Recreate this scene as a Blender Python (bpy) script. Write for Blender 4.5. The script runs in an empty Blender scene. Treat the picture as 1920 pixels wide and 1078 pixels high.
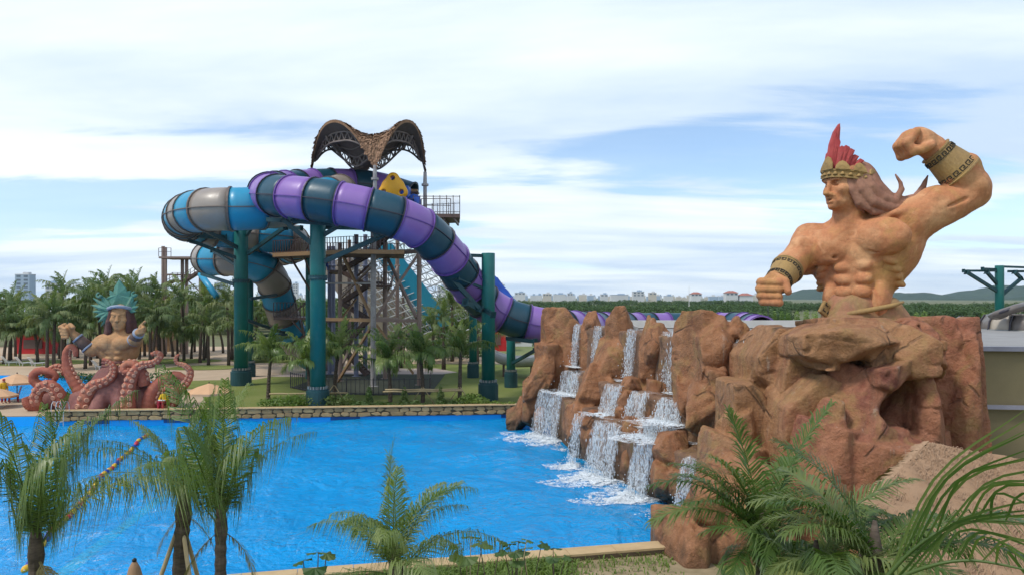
import bpy, math, random
import numpy as np
from mathutils import Vector, Matrix, Euler
from mathutils.geometry import tessellate_polygon
SC = bpy.context.scene
COL = SC.collection
PI = math.pi
# ---------------------------------------------------------------- camera
F_PX, CH, HOR = 1400.0, 7.5, 558.0          # focal length in photo pixels, eye height, horizon row
cam = bpy.data.cameras.new('camera'); cam.sensor_width = 36; cam.lens = 36*F_PX/1920
cam.shift_y = (HOR-539)/1920; cam.clip_start = .1; cam.clip_end = 30000
camo = bpy.data.objects.new('camera', cam); COL.objects.link(camo)
camo.location = (0, 0, CH); camo.rotation_euler = (PI/2, 0, 0); SC.camera = camo
# ---------------------------------------------------------------- sky, sun, exposure
SUN_EL, SUN_AZ = math.radians(55), math.radians(-118)   # azimuth from +y clockwise
sd = Vector((math.sin(SUN_AZ)*math.cos(SUN_EL), math.cos(SUN_AZ)*math.cos(SUN_EL), math.sin(SUN_EL)))
W = bpy.data.worlds.new('World'); SC.world = W; W.use_nodes = True
BX, BY = 14.16, 6.19
wn, wl = W.node_tree.nodes, W.node_tree.links
def wmath(op, a, b=None, c=None):
    n = wn.new('ShaderNodeMath'); n.operation = op
    for i, v in enumerate((a, b, c)):
        if v is None: continue
        if isinstance(v, (int, float)): n.inputs[i].default_value = v
        else: wl.new(v, n.inputs[i])
    return n.outputs[0]
sky = wn.new('ShaderNodeTexSky'); sky.sky_type = 'NISHITA'; sky.sun_disc = False
sky.sun_elevation = SUN_EL; sky.sun_rotation = SUN_AZ; sky.air_density = 1.0; sky.dust_density = .2; sky.ozone_density = 4.0
bg = wn['Background']; bg.inputs['Strength'].default_value = .15
tc = wn.new('ShaderNodeTexCoord'); sp = wn.new('ShaderNodeSeparateXYZ'); wl.new(tc.outputs['Generated'], sp.inputs[0])
zz = wmath('ADD', wmath('MAXIMUM', sp.outputs[2], 0.0), .10)
cx, cy = wmath('DIVIDE', sp.outputs[0], zz), wmath('DIVIDE', sp.outputs[1], zz)
def wnoise(sx, sy, ox, oy, scale, detail, rough, dist):
    cb = wn.new('ShaderNodeCombineXYZ')
    wl.new(wmath('MULTIPLY_ADD', cx, sx, ox), cb.inputs[0]); wl.new(wmath('MULTIPLY_ADD', cy, sy, oy), cb.inputs[1])
    n = wn.new('ShaderNodeTexNoise'); n.inputs['Scale'].default_value = scale; n.inputs['Detail'].default_value = detail
    n.inputs['Roughness'].default_value = rough; n.inputs['Distortion'].default_value = dist
    wl.new(cb.outputs[0], n.inputs['Vector']); return n.outputs['Fac']
big = wnoise(.42, .55, BX, BY, 1.0, 2, .5, .2)
det = wnoise(.50, 1.25, 7.7, 2.3, 1.0, 9, .60, .4)
fac = wmath('ADD', wmath('ADD', wmath('MULTIPLY', big, 1.25), wmath('MULTIPLY', det, .75)), wmath('MULTIPLY', wmath('SUBTRACT', 1.0, wmath('MINIMUM', wmath('MULTIPLY', sp.outputs[2], 14.0), 1.0)), .30))
cr = wn.new('ShaderNodeValToRGB'); wl.new(fac, cr.inputs[0]); cr.color_ramp.interpolation = 'EASE'
cr.color_ramp.elements[0].position = .88; cr.color_ramp.elements[0].color = (.22,.22,.22,1)
cr.color_ramp.elements[1].position = 1.15; cr.color_ramp.elements[1].color = (1,1,1,1)
thick = wnoise(.35, .8, 1.1, 5.2, 1.0, 6, .55, .3)
cc = wn.new('ShaderNodeValToRGB'); wl.new(thick, cc.inputs[0])
cc.color_ramp.elements[0].position = .36; cc.color_ramp.elements[0].color = (2.45, 3.05, 3.8, 1)
cc.color_ramp.elements[1].position = .60; cc.color_ramp.elements[1].color = (3.85, 4.2, 4.45, 1)
dim = wn.new('ShaderNodeMixRGB'); dim.blend_type = 'MULTIPLY'; dim.inputs[0].default_value = 1; wl.new(sky.outputs[0], dim.inputs[1]); dim.inputs[2].default_value = (.62,.64,.66,1)
mx = wn.new('ShaderNodeMixRGB'); wl.new(cr.outputs[0], mx.inputs[0]); wl.new(dim.outputs[0], mx.inputs[1]); wl.new(cc.outputs[0], mx.inputs[2])
wl.new(mx.outputs[0], bg.inputs['Color'])
sl = bpy.data.lights.new('sun', 'SUN'); sl.energy = 1.5; sl.angle = math.radians(11); sl.color = (1, .95, .87)
so = bpy.data.objects.new('sun', sl); COL.objects.link(so); so.rotation_euler = sd.to_track_quat('Z', 'Y').to_euler()
SC.view_settings.view_transform = 'Standard'; SC.view_settings.look = 'None'; SC.view_settings.gamma = 1
SC.view_settings.exposure = 0.84; SC.view_settings.use_curve_mapping = False
SC.cycles.max_bounces = 6; SC.cycles.transparent_max_bounces = 14; SC.cycles.diffuse_bounces = 3; SC.cycles.glossy_bounces = 2
SC.cycles.volume_bounces = 0; SC.cycles.use_denoising = True; SC.cycles.caustics_reflective = False; SC.cycles.caustics_refractive = False

# ---------------------------------------------------------------- helpers
def P(u, v, d):                       # point seen at photo pixel (u, v) that stands d metres away
    return Vector(((u-960)*d/F_PX, d, CH+(HOR-v)*d/F_PX))
def G(u, v, z=0.0):                   # point of the horizontal plane z seen at (u, v)
    return P(u, v, (CH-z)*F_PX/(v-HOR))
def S(r, g, b):
    f = lambda c: (c/12.92 if c <= .04045 else ((c+.055)/1.055)**2.4)
    return (f(r/255), f(g/255), f(b/255), 1)
ROOTS = []
def link(o):
    COL.objects.link(o); return o
def tag(o, label=None, cat=None, group=None, kind=None):
    if label: o['label'] = label
    if cat: o['category'] = cat
    if group: o['group'] = group
    if kind: o['kind'] = kind
    return o
def thing(name, label, cat, loc=(0,0,0), group=None):
    o = link(bpy.data.objects.new(name, None)); o.location = loc; o.empty_display_size = .2
    return tag(o, label, cat, group)
def put(name, me, parent=None):       # mesh data in world coordinates, hung under a thing or part
    o = link(bpy.data.objects.new(name, me))
    if parent is not None:
        o.parent = parent
        m = Matrix.Identity(4); p = parent
        loc = Vector((0,0,0))
        while p is not None: loc += Vector(p.location); p = p.parent
        o.location = (0,0,0); o.matrix_parent_inverse = Matrix.Translation(-Vector(parent.location)) if parent.type == 'EMPTY' else Matrix.Identity(4)
    return o
def copy_tree(o, parent=None):
    c = o.copy(); link(c); c.parent = parent
    for ch in o.children: copy_tree(ch, c)
    return c
def mesh_np(name, V, Q, mat=None, smooth=True):
    me = bpy.data.meshes.new(name); V = np.asarray(V, np.float32); Q = np.asarray(Q, np.int32); k = Q.shape[1]
    me.vertices.add(len(V)); me.vertices.foreach_set('co', V.ravel())
    me.loops.add(Q.size); me.loops.foreach_set('vertex_index', Q.ravel())
    me.polygons.add(len(Q)); me.polygons.foreach_set('loop_start', np.arange(0, Q.size, k, dtype=np.int32))
    me.polygons.foreach_set('use_smooth', np.full(len(Q), smooth)); me.update(calc_edges=True)
    if mat: me.materials.append(mat)
    return me
class MB:
    def __init__(s): s.v = []; s.f = []
    def add(s, vs, fs):
        o = len(s.v); s.v += [tuple(v) for v in vs]; s.f += [tuple(i+o for i in f) for f in fs]; return s
    def box(s, c, sz, R=None):
        c = Vector(c); vs = []
        for x in (-.5, .5):
            for y in (-.5, .5):
                for z in (-.5, .5):
                    p = Vector((x*sz[0], y*sz[1], z*sz[2])); vs.append(c+(R @ p if R else p))
        return s.add(vs, [(0,1,3,2),(4,6,7,5),(0,4,5,1),(2,3,7,6),(0,2,6,4),(1,5,7,3)])
    def bar(s, a, b, w, h=None, up=(0,0,1)):      # rectangular bar from a to b
        a, b = Vector(a), Vector(b); h = h or w; t = (b-a).normalized(); up = Vector(up)
        if abs(t.dot(up)) > .95: up = Vector((0,1,0))
        x = t.cross(up).normalized()*w/2; y = x.cross(t).normalized()*h/2
        vs = [a-x-y, a+x-y, a+x+y, a-x+y, b-x-y, b+x-y, b+x+y, b-x+y]
        return s.add(vs, [(0,1,2,3),(7,6,5,4),(0,4,5,1),(1,5,6,2),(2,6,7,3),(3,7,4,0)])
    def tube(s, pts, r, n=8, cap=True, sy=1.0):
        pts = [Vector(p) for p in pts]; m = len(pts); rs = r if isinstance(r, (list, tuple)) else [r]*m
        up = None; base = len(s.v); vs = []; fs = []
        for i, p in enumerate(pts):
            t = (pts[min(i+1, m-1)]-pts[max(i-1, 0)]).normalized()
            if up is None:
                up = Vector((0,0,1)) if abs(t.z) < .9 else Vector((0,1,0))
            x = t.cross(up).normalized(); up = x.cross(t).normalized()
            for k in range(n):
                a = 2*PI*k/n; vs.append(p+(x*math.cos(a)+up*math.sin(a)*sy)*rs[i])
        for i in range(m-1):
            for k in range(n):
                a, b = i*n+k, i*n+(k+1) % n; fs.append((a, b, b+n, a+n))
        if cap: fs += [tuple(range(n))[::-1], tuple(range((m-1)*n, m*n))]
        return s.add(vs, fs)
    def lathe(s, c, prof, n=16):                   # profile (radius, z) about a vertical axis
        c = Vector(c); vs = []; fs = []
        for r, z in prof:
            for k in range(n): vs.append(c+Vector((r*math.cos(2*PI*k/n), r*math.sin(2*PI*k/n), z)))
        for i in range(len(prof)-1):
            for k in range(n):
                a, b = i*n+k, i*n+(k+1) % n; fs.append((a, b, b+n, a+n))
        fs += [tuple(range(n))[::-1], tuple(range((len(prof)-1)*n, len(prof)*n))]
        return s.add(vs, fs)
    def mesh(s, name, mat=None, smooth=False):
        me = bpy.data.meshes.new(name); me.from_pydata(s.v, [], s.f)
        if smooth: me.polygons.foreach_set('use_smooth', [True]*len(me.polygons))
        if mat: me.materials.append(mat)
        me.update(); return me
    def build(s, name, mat, parent=None, smooth=False): return put(name, s.mesh(name, mat, smooth), parent)
def spline(pts, n):                                # Catmull-Rom through pts, n points evenly spaced
    p = [Vector(q) for q in pts]; p = [p[0]*2-p[1]]+p+[p[-1]*2-p[-2]]; out = []
    for i in range(1, len(p)-2):
        for k in range(24):
            t = k/24; a, b, c, d = p[i-1:i+3]
            out.append(.5*((2*b)+(c-a)*t+(2*a-5*b+4*c-d)*t*t+(3*b-a-3*c+d)*t**3))
    out.append(p[-2]); L = [0]
    for i in range(1, len(out)): L.append(L[-1]+(out[i]-out[i-1]).length)
    A = np.array([list(q) for q in out]); s = np.linspace(0, L[-1], n)
    return [Vector([np.interp(x, L, A[:, j]) for j in range(3)]) for x in s]
def smooth_mod(o, w=.02, seg=2):
    m = o.modifiers.new('bevel', 'BEVEL'); m.width = w; m.segments = seg; m.limit_method = 'ANGLE'; return o
# ---- value noise on arrays
_T = np.random.default_rng(5).random((32,32,32)).astype(np.float32)*2-1
def vnoise(x, y, z):
    x, y, z = np.broadcast_arrays(x, y, z)
    i, j, k = np.floor(x).astype(int), np.floor(y).astype(int), np.floor(z).astype(int)
    f, g, h = x-i, y-j, z-k; f = f*f*(3-2*f); g = g*g*(3-2*g); h = h*h*(3-2*h)
    i0, j0, k0, i1, j1, k1 = i & 31, j & 31, k & 31, (i+1) & 31, (j+1) & 31, (k+1) & 31
    l = lambda a, b, t: a+(b-a)*t
    return l(l(l(_T[i0,j0,k0], _T[i1,j0,k0], f), l(_T[i0,j1,k0], _T[i1,j1,k0], f), g),
             l(l(_T[i0,j0,k1], _T[i1,j0,k1], f), l(_T[i0,j1,k1], _T[i1,j1,k1], f), g), h)
def fbm(x, y, z, o=3):
    s = 0; a = 1
    for q in range(o): s = s+a*vnoise(x*2**q+q*7.3, y*2**q+q*3.1, z*2**q+q*5.7); a *= .5
    return s
# ---- signed distance shapes: (bbox, function, blend, op)
def rotm(rx=0, ry=0, rz=0): return np.array(Euler((math.radians(rx), math.radians(ry), math.radians(rz))).to_matrix())
def ell(c, r, R=None, k=.1, op=1):
    c = np.array(c, float); r = np.array(r, float); m = r.max()
    def f(X, Y, Z):
        x, y, z = X-c[0], Y-c[1], Z-c[2]
        if R is not None: x, y, z = (R[0,j]*x+R[1,j]*y+R[2,j]*z for j in range(3))
        a, b, d = x/r[0], y/r[1], z/r[2]; k0 = np.sqrt(a*a+b*b+d*d)
        k1 = np.sqrt((a/r[0])**2+(b/r[1])**2+(d/r[2])**2)+1e-9
        return k0*(k0-1)/k1
    return (c-m, c+m, f, k, op)
def cone(a, b, ra, rb, k=.1, op=1):
    a = np.array(a, float); b = np.array(b, float); ab = b-a; L = ab@ab+1e-9; m = max(ra, rb)
    def f(X, Y, Z):
        t = np.clip(((X-a[0])*ab[0]+(Y-a[1])*ab[1]+(Z-a[2])*ab[2])/L, 0, 1)
        return np.sqrt((X-a[0]-t*ab[0])**2+(Y-a[1]-t*ab[1])**2+(Z-a[2]-t*ab[2])**2)-(ra+t*(rb-ra))
    return (np.minimum(a, b)-m, np.maximum(a, b)+m, f, k, op)
def chain(pts, rs, k=.1, inner=None):
    return [cone(pts[i], pts[i+1], rs[i], rs[i+1], k if i == 0 or inner is None else inner) for i in range(len(pts)-1)]
def crag(c, r, seed, n=16, R=None, k=.06, op=1, rnd=.022, lo=.68, top=None):   # faceted boulder: a ball cut by n planes
    g = np.random.default_rng(seed); N = g.normal(size=(n, 3)); N /= np.linalg.norm(N, axis=1)[:, None]
    N = np.vstack([N, [[1,0,0],[-1,0,0],[0,1,0],[0,-1,0],[0,0,1],[0,0,-1]]]); H = g.uniform(lo, 1, len(N)); H[n:] = g.uniform(.9, 1, 6)
    c = np.array(c, float); r = np.array(r, float); m = np.linalg.norm(r)*.95; rm = r.min()
    def f(X, Y, Z):
        x, y, z = X-c[0], Y-c[1], Z-c[2]
        if R is not None: x, y, z = (R[0,j]*x+R[1,j]*y+R[2,j]*z for j in range(3))
        x, y, z = x/r[0], y/r[1], z/r[2]; d = None
        for q in range(len(N)):
            e = N[q,0]*x+N[q,1]*y+N[q,2]*z-H[q]
            if d is None: d = e
            else:
                hh = np.maximum(rnd-np.abs(d-e), 0)/rnd; d = np.maximum(d, e)+hh*hh*rnd*.25
        return d*rm
    return (c-m, c+m, f, k, op)
def sdf_mesh(name, prims, h, mat, noise=None, lo=None, hi=None, crop=None):
    lo = np.array(lo if lo is not None else np.min([p[0] for p in prims if p[4] > 0], axis=0)-3*h, float)
    hi = np.array(hi if hi is not None else np.max([p[1] for p in prims if p[4] > 0], axis=0)+3*h, float)
    n = np.ceil((hi-lo)/h).astype(int)+1; ax = [(lo[i]+h*np.arange(n[i])).astype(np.float32) for i in range(3)]
    F = np.full(n, 1e3, np.float32)
    for a, b, f, k, op in prims:
        i0 = np.clip(np.floor((a-k-2*h-lo)/h).astype(int), 0, n); i1 = np.clip(np.ceil((b+k+2*h-lo)/h).astype(int)+1, 0, n)
        if (i1 <= i0).any(): continue
        s = tuple(slice(i0[q], i1[q]) for q in range(3))
        d = f(ax[0][s[0], None, None], ax[1][None, s[1], None], ax[2][None, None, s[2]]).astype(np.float32)
        A = F[s]
        if op > 0: hh = np.maximum(k-np.abs(A-d), 0)/k; F[s] = np.minimum(A, d)-hh*hh*k*.25
        else: d = -d; hh = np.maximum(k-np.abs(A-d), 0)/k; F[s] = np.maximum(A, d)+hh*hh*k*.25
    near = np.abs(F) < 6*h
    if noise is not None:
        I = np.nonzero(near); F[I] += noise(ax[0][I[0]], ax[1][I[1]], ax[2][I[2]]).astype(np.float32)
    if crop is not None: F = np.maximum(F, crop-ax[2][None, None, :])
    F[0] = F[-1] = 9; F[:, 0] = F[:, -1] = 9; F[:, :, 0] = F[:, :, -1] = 9
    s = F < 0; c = np.zeros(n-1, np.int8)
    cs = [(x, y, z) for x in (0,1) for y in (0,1) for z in (0,1)]
    sub = lambda A, q: A[q[0]:A.shape[0]-1+q[0], q[1]:A.shape[1]-1+q[1], q[2]:A.shape[2]-1+q[2]]
    for q in cs: c += sub(s, q)
    I = np.argwhere((c > 0) & (c < 8)); vid = np.full(n-1, -1, np.int32); vid[tuple(I.T)] = np.arange(len(I))
    acc = np.zeros((len(I), 3)); cnt = np.zeros(len(I))
    for q in cs:
        for d in range(3):
            if q[d]: continue
            q2 = list(q); q2[d] = 1; f0 = F[tuple((I+q).T)]; f1 = F[tuple((I+q2).T)]; m = (f0 < 0) != (f1 < 0)
            t = np.where(m, f0/np.where(m, f0-f1, 1), 0); p = np.tile(np.array(q, float), (len(I), 1)); p[:, d] += t
            acc[m] += p[m]; cnt[m] += 1
    V = (I+acc/np.maximum(cnt, 1)[:, None])*h+lo; Q = []
    for d in range(3):
        sl0 = [slice(1, -1)]*3; sl1 = [slice(1, -1)]*3; sl0[d] = slice(0, -1); sl1[d] = slice(1, None)
        a, b = s[tuple(sl0)], s[tuple(sl1)]; E = np.argwhere(a != b); ins = a[tuple(E.T)]; E = E+1; E[:, d] -= 1
        e1, e2 = [(1,2),(0,2),(0,1)][d]; o1 = np.zeros(3, int); o1[e1] = 1; o2 = np.zeros(3, int); o2[e2] = 1
        q = np.stack([vid[tuple((E-o1-o2).T)], vid[tuple((E-o2).T)], vid[tuple(E.T)], vid[tuple((E-o1).T)]], 1)
        fl = ins if d == 1 else ~ins; q[fl] = q[fl][:, ::-1]; Q.append(q)
    return mesh_np(name, V, np.vstack(Q), mat, True)

# ---------------------------------------------------------------- materials
class NT:
    def __init__(s, name):
        s.m = bpy.data.materials.new(name); s.m.use_nodes = True; s.n = s.m.node_tree.nodes; s.l = s.m.node_tree.links
        s.b = s.n['Principled BSDF']; s.out = s.n['Material Output']; s.geo = None
    def set(s, node, i, v):
        if isinstance(v, bpy.types.NodeSocket): s.l.new(v, node.inputs[i])
        else: node.inputs[i].default_value = v
    def pos(s):
        if not s.geo: s.geo = s.n.new('ShaderNodeNewGeometry')
        return s.geo.outputs['Position']
    def map(s, vec, sc):
        n = s.n.new('ShaderNodeMapping'); s.l.new(vec, n.inputs[0]); n.inputs['Scale'].default_value = sc; return n.outputs[0]
    def noise(s, scale, detail=4, rough=.55, vec=None, dist=0):
        n = s.n.new('ShaderNodeTexNoise'); s.l.new(vec or s.pos(), n.inputs['Vector']); n.inputs['Scale'].default_value = scale
        n.inputs['Detail'].default_value = detail; n.inputs['Roughness'].default_value = rough; n.inputs['Distortion'].default_value = dist
        return n.outputs['Fac']
    def vor(s, scale, feat='DISTANCE_TO_EDGE', vec=None):
        n = s.n.new('ShaderNodeTexVoronoi'); n.feature = feat; s.l.new(vec or s.pos(), n.inputs['Vector']); n.inputs['Scale'].default_value = scale
        return n.outputs['Distance']
    def ramp(s, fac, stops):
        n = s.n.new('ShaderNodeValToRGB'); s.l.new(fac, n.inputs[0]); e = n.color_ramp.elements
        while len(e) < len(stops): e.new(.5)
        for q, (p, c) in zip(e, stops): q.position = p; q.color = c if not isinstance(c, (int, float)) else (c, c, c, 1)
        return n.outputs[0]
    def mix(s, f, a, b, mode='MIX'):
        n = s.n.new('ShaderNodeMixRGB'); n.blend_type = mode; s.set(n, 0, f); s.set(n, 1, a); s.set(n, 2, b); return n.outputs[0]
    def math(s, op, a, b=0.0):
        n = s.n.new('ShaderNodeMath'); n.operation = op; s.set(n, 0, a); s.set(n, 1, b); return n.outputs[0]
    def rnd(s):
        return s.n.new('ShaderNodeObjectInfo').outputs['Random']
    def bump(s, h, st=.3, d=.05):
        n = s.n.new('ShaderNodeBump'); s.l.new(h, n.inputs['Height']); n.inputs['Strength'].default_value = st; n.inputs['Distance'].default_value = d
        s.l.new(n.outputs[0], s.b.inputs['Normal']); return n.outputs[0]
    def fin(s, col, rough=.7, spec=.4, **kw):
        s.set(s.b, 'Base Color', col); s.set(s.b, 'Roughness', rough); s.set(s.b, 'Specular IOR Level', spec)
        for k, v in kw.items(): s.set(s.b, k.replace('_', ' '), v)
        return s.m
def mat(name, c1, c2=None, scale=2.0, rough=.6, bump=0, bscale=30, spec=.4, stretch=None, vary=0, **kw):
    t = NT(name); vec = t.map(t.pos(), stretch) if stretch else None
    c2 = c2 or tuple(x*.8 for x in c1[:3])+(1,)
    col = t.ramp(t.noise(scale, 5, .6, vec), [(.32, c1), (.68, c2)])
    if vary: col = t.mix(1.0, col, t.ramp(t.rnd(), [(0, 1-vary), (1, 1+vary)]), 'MULTIPLY')
    if bump: t.bump(t.noise(bscale, 4, .6, vec), bump, .03)
    return t.fin(col, rough, spec, **kw)
def leafmat(name, stops, rough=.5, scale=.8, trans=.35):
    t = NT(name); r = t.rnd(); col = t.ramp(t.math('ADD', t.math('MULTIPLY', r, .5), t.math('MULTIPLY', t.noise(scale, 3), .6)), stops)
    t.fin(col, rough, .35); tr = t.n.new('ShaderNodeBsdfTranslucent'); t.set(tr, 0, t.mix(1.0, col, (1.3, 1.5, .6, 1), 'MULTIPLY'))
    ms = t.n.new('ShaderNodeMixShader'); ms.inputs[0].default_value = trans
    t.l.new(t.b.outputs[0], ms.inputs[1]); t.l.new(tr.outputs[0], ms.inputs[2]); t.l.new(ms.outputs[0], t.out.inputs[0]); return t.m
ORD = ['first','second','third','fourth','fifth','sixth','seventh','eighth','ninth','tenth','eleventh','twelfth','thirteenth','fourteenth','fifteenth','sixteenth','seventeenth','eighteenth','nineteenth','twentieth']
def ordn(i):
    if i < 20: return ORD[i]
    t = ['twenty','thirty','forty','fifty','sixty'][(i+1)//10-2]
    if (i+1) % 10 == 0: return {'twenty':'twentieth','thirty':'thirtieth','forty':'fortieth','fifty':'fiftieth','sixty':'sixtieth'}[t]
    return t+'-'+ORD[(i+1) % 10-1]
# ================================================================ ground, pools, lawn, paving
M = {}
M['earth'] = mat('earth', (.10,.12,.045,1), (.16,.15,.07,1), .05, .95, .3, 3)
def lawnmat():
    t = NT('lawn'); n1 = t.noise(.22, 4); n2 = t.noise(3.0, 5, .7); n3 = t.noise(40, 3, .7)
    c = t.ramp(n1, [(.3, (.11,.15,.028,1)), (.7, (.175,.195,.055,1))]); c = t.mix(t.ramp(n2, [(.45, 0), (.75, .55)]), c, (.19,.17,.08,1))
    c = t.mix(.5, c, t.ramp(n3, [(.3, .35), (.7, 1.0)]), 'MULTIPLY'); c = t.mix(1.0, c, (1.45,1.45,1.45,1), 'MULTIPLY')
    t.bump(n3, .8, .05); return t.fin(c, .95, .2)
M['lawn'] = lawnmat()
M['paving'] = mat('paving', (.50,.40,.34,1), (.42,.33,.28,1), .6, .85, .15, 12)
M['sand'] = mat('sand_paving', (.50,.37,.25,1), (.42,.31,.21,1), .4, .9, .15, 15)
M['pool_blue'] = mat('pool_blue', (.003,.35,.86,1), (.004,.39,.88,1), .4, .45)
M['vent'] = mat('vent', (.002,.075,.26,1), None, 3, .5)
def sheet(name, loops, z, m, **kw):
    L = [[Vector((x, y, z)) for x, y in lp] for lp in loops]; tris = tessellate_polygon(L); vs = [v for lp in L for v in lp]
    fs = []
    for t in tris:
        a, b, c = (vs[i] for i in t)
        fs.append(t if (b-a).cross(c-a).z > 0 else t[::-1])
    me = bpy.data.meshes.new(name); me.from_pydata(vs, [], fs); me.materials.append(m); me.update()
    return tag(put(name, me), kind='structure', **kw)
ZW = -.6
POOL = [(-44,45.9), (.9,50.25), (3.2,41.5), (4.8,34), (6.6,28), (5.6,22.6), (-3,20.7), (-44,11.2)]
POOL2 = [(-75,53), (-27.5,55.2), (-28.5,60), (-31,66), (-38.5,71.5), (-75,74)]
sheet('ground', [[(-9000,-60), (9000,-60), (9000,14000), (-9000,14000)], POOL, POOL2], 0, M['earth'])
LAWN = [(-19.5,48.3), (1.0,50.4), (3.4,46), (10,56), (10,80), (-4,84), (-14,84), (-19.5,80), (-23,70), (-26,62)]
sheet('lawn', [LAWN], .03, M['lawn'])
def ellipse(c, rx, ry, n=40, ph=0, w=.0): return [(c[0]+rx*math.cos(2*PI*k/n)*(1+w*math.sin(3*2*PI*k/n+ph)), c[1]+ry*math.sin(2*PI*k/n)*(1+w*math.cos(2*2*PI*k/n))) for k in range(n)]
sheet('plaza', [[(-75,74.1), (-38.5,71.6), (-31,66.1), (-28.4,60), (-27.4,55), (-75,52.9), (-75,46), (-44,46), (-27.5,47.7), (-19.5,48.25), (-26,62), (-23,70), (-19,81), (-14,85), (10,85), (10,115), (-90,115), (-90,74)]], .012, M['sand'])
sheet('path', [[(-23,71), (-16,70), (-8,71.5), (-5.5,75), (-8,79), (-19,79)]], .042, M['paving'])
LAWN2 = [ellipse((-27,92), 8, 7, 40, 0, .12), ellipse((-40,88), 5, 4, 40, 1, .12), ellipse((-15,95), 6, 5, 40, 2, .1), ellipse((-54,86), 5, 4.5, 40, 1, .1), ellipse((-26.5,64.5), 3.2, 3.6, 40, 1, .1), ellipse((-33,80), 4, 3, 40, 2, .1)]
for k, e in enumerate(LAWN2): sheet('lawn_bed', [e], .05, M['lawn'])
sheet('lawn_near', [[(5.4,22.2), (-3,20.3), (-20,16.6), (-20,4), (26,4), (26,22)]], .03, M['lawn'])
sheet('dirt_patch', [[(5.4,22.15), (1.6,21.25), (1.2,20.3), (3,19.4), (5.9,19.6)]], .036, mat('dirt', (.33,.25,.15,1), (.22,.17,.09,1), 2.0, .95, .4, 20))
# pool basin
b = MB(); n = len(POOL)
for k in range(n):
    a, c = POOL[k], POOL[(k+1) % n]; b.add([(a[0],a[1],.0), (c[0],c[1],.0), (c[0],c[1],-2.1), (a[0],a[1],-2.1)], [(0,1,2,3)])
b.build('pool_wall', M['pool_blue'])['kind'] = 'structure'
sheet('pool_floor', [POOL], -2.1, M['pool_blue'])
def floorline():
    return sheet('pool_floor_marking', [[(-17.2,37), (-16.75,37), (-14.2,17), (-14.9,17)]], -2.08, mat('marking', (.95,.95,.25,1), None, 3, .6))
floorline()
b = MB(); n = len(POOL2)
for k in range(n):
    a, c = POOL2[k], POOL2[(k+1) % n]; b.add([(a[0],a[1],.0), (c[0],c[1],.0), (c[0],c[1],-1.2), (a[0],a[1],-1.2)], [(0,1,2,3)])
b.build('far_pool_wall', M['pool_blue'])['kind'] = 'structure'
sheet('far_pool_floor', [POOL2], -1.2, M['pool_blue'])
# water surfaces with real waves
def watermat(name, deep, amt, rough, bs):
    t = NT(name); lw = t.n.new('ShaderNodeFresnel'); lw.inputs['IOR'].default_value = 1.33
    p = t.pos(); n1 = t.noise(.75, 5, .6, t.map(p, (1, .8, 1)), .8); n2 = t.noise(5.0, 3, .6, t.map(p, (.7, 1.2, 1)), .4)
    h = t.math('ADD', n1, t.math('MULTIPLY', n2, .35)); bp = t.n.new('ShaderNodeBump'); t.l.new(h, bp.inputs['Height']); bp.inputs['Strength'].default_value = bs; bp.inputs['Distance'].default_value = .34
    t.l.new(bp.outputs[0], lw.inputs['Normal'])
    tr = t.n.new('ShaderNodeBsdfTransparent'); tr.inputs[0].default_value = (.40,.90,1,1)
    df = t.n.new('ShaderNodeBsdfDiffuse'); df.inputs[0].default_value = deep; t.l.new(bp.outputs[0], df.inputs['Normal'])
    gl = t.n.new('ShaderNodeBsdfGlossy'); gl.inputs['Roughness'].default_value = rough; gl.inputs[0].default_value = (.92,.96,1,1); t.l.new(bp.outputs[0], gl.inputs['Normal'])
    m1 = t.n.new('ShaderNodeMixShader'); m1.inputs[0].default_value = amt; t.l.new(tr.outputs[0], m1.inputs[1]); t.l.new(df.outputs[0], m1.inputs[2])
    m2 = t.n.new('ShaderNodeMixShader'); t.l.new(lw.outputs[0], m2.inputs[0]); t.l.new(m1.outputs[0], m2.inputs[1]); t.l.new(gl.outputs[0], m2.inputs[2])
    t.l.new(m2.outputs[0], t.out.inputs[0]); return t.m
M['water'] = watermat('water', (.004,.43,.93,1), .6, .09, 1.0)
def inside(poly, X, Y):
    r = np.zeros(X.shape, bool); n = len(poly)
    for k in range(n):
        (x0, y0), (x1, y1) = poly[k], poly[(k+1) % n]
        c = ((y0 > Y) != (y1 > Y)) & (X < (x1-x0)*(Y-y0)/(y1-y0+1e-12)+x0); r ^= c
    return r
def water_height(X, Y):
    q = np.sqrt((X+6)**2+(Y-34)**2)
    z = .10*np.sin(.55*X+.9*Y+1.5*vnoise(X*.15, Y*.15, X*0))+.07*np.sin(-.8*X+1.3*Y)
    z = z+.10*fbm(X*.45, Y*.45, X*0+3, 3)+.06*fbm(X*1.5, Y*1.5, X*0+8, 3)+.16*np.exp(-((X+2)**2/60+(Y-38)**2/16))
    return z*.75
def water_sheet(name, poly, z, h, dx):
    P0 = np.array(poly); xs = np.arange(P0[:,0].min()-.5, P0[:,0].max()+dx+.5, dx); ys = np.arange(P0[:,1].min()-.5, P0[:,1].max()+dx+.5, dx)
    X, Y = np.meshgrid(xs, ys, indexing='ij'); Z = z+h(X, Y)
    ins = inside([(x*1.0, y) for x, y in poly], X, Y); keep = ins.copy()
    for a in (-1, 0, 1):
        for c in (-1, 0, 1): keep |= np.roll(np.roll(ins, a, 0), c, 1)
    nx, ny = X.shape; V = np.stack([X, Y, Z], -1).reshape(-1, 3); I = np.arange(nx*ny).reshape(nx, ny)
    kk = keep[:-1,:-1] & keep[1:,:-1] & keep[1:,1:] & keep[:-1,1:]
    Q = np.stack([I[:-1,:-1][kk], I[1:,:-1][kk], I[1:,1:][kk], I[:-1,1:][kk]], 1)
    return tag(put(name, mesh_np(name, V, Q, M['water'])), kind='structure')
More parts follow.
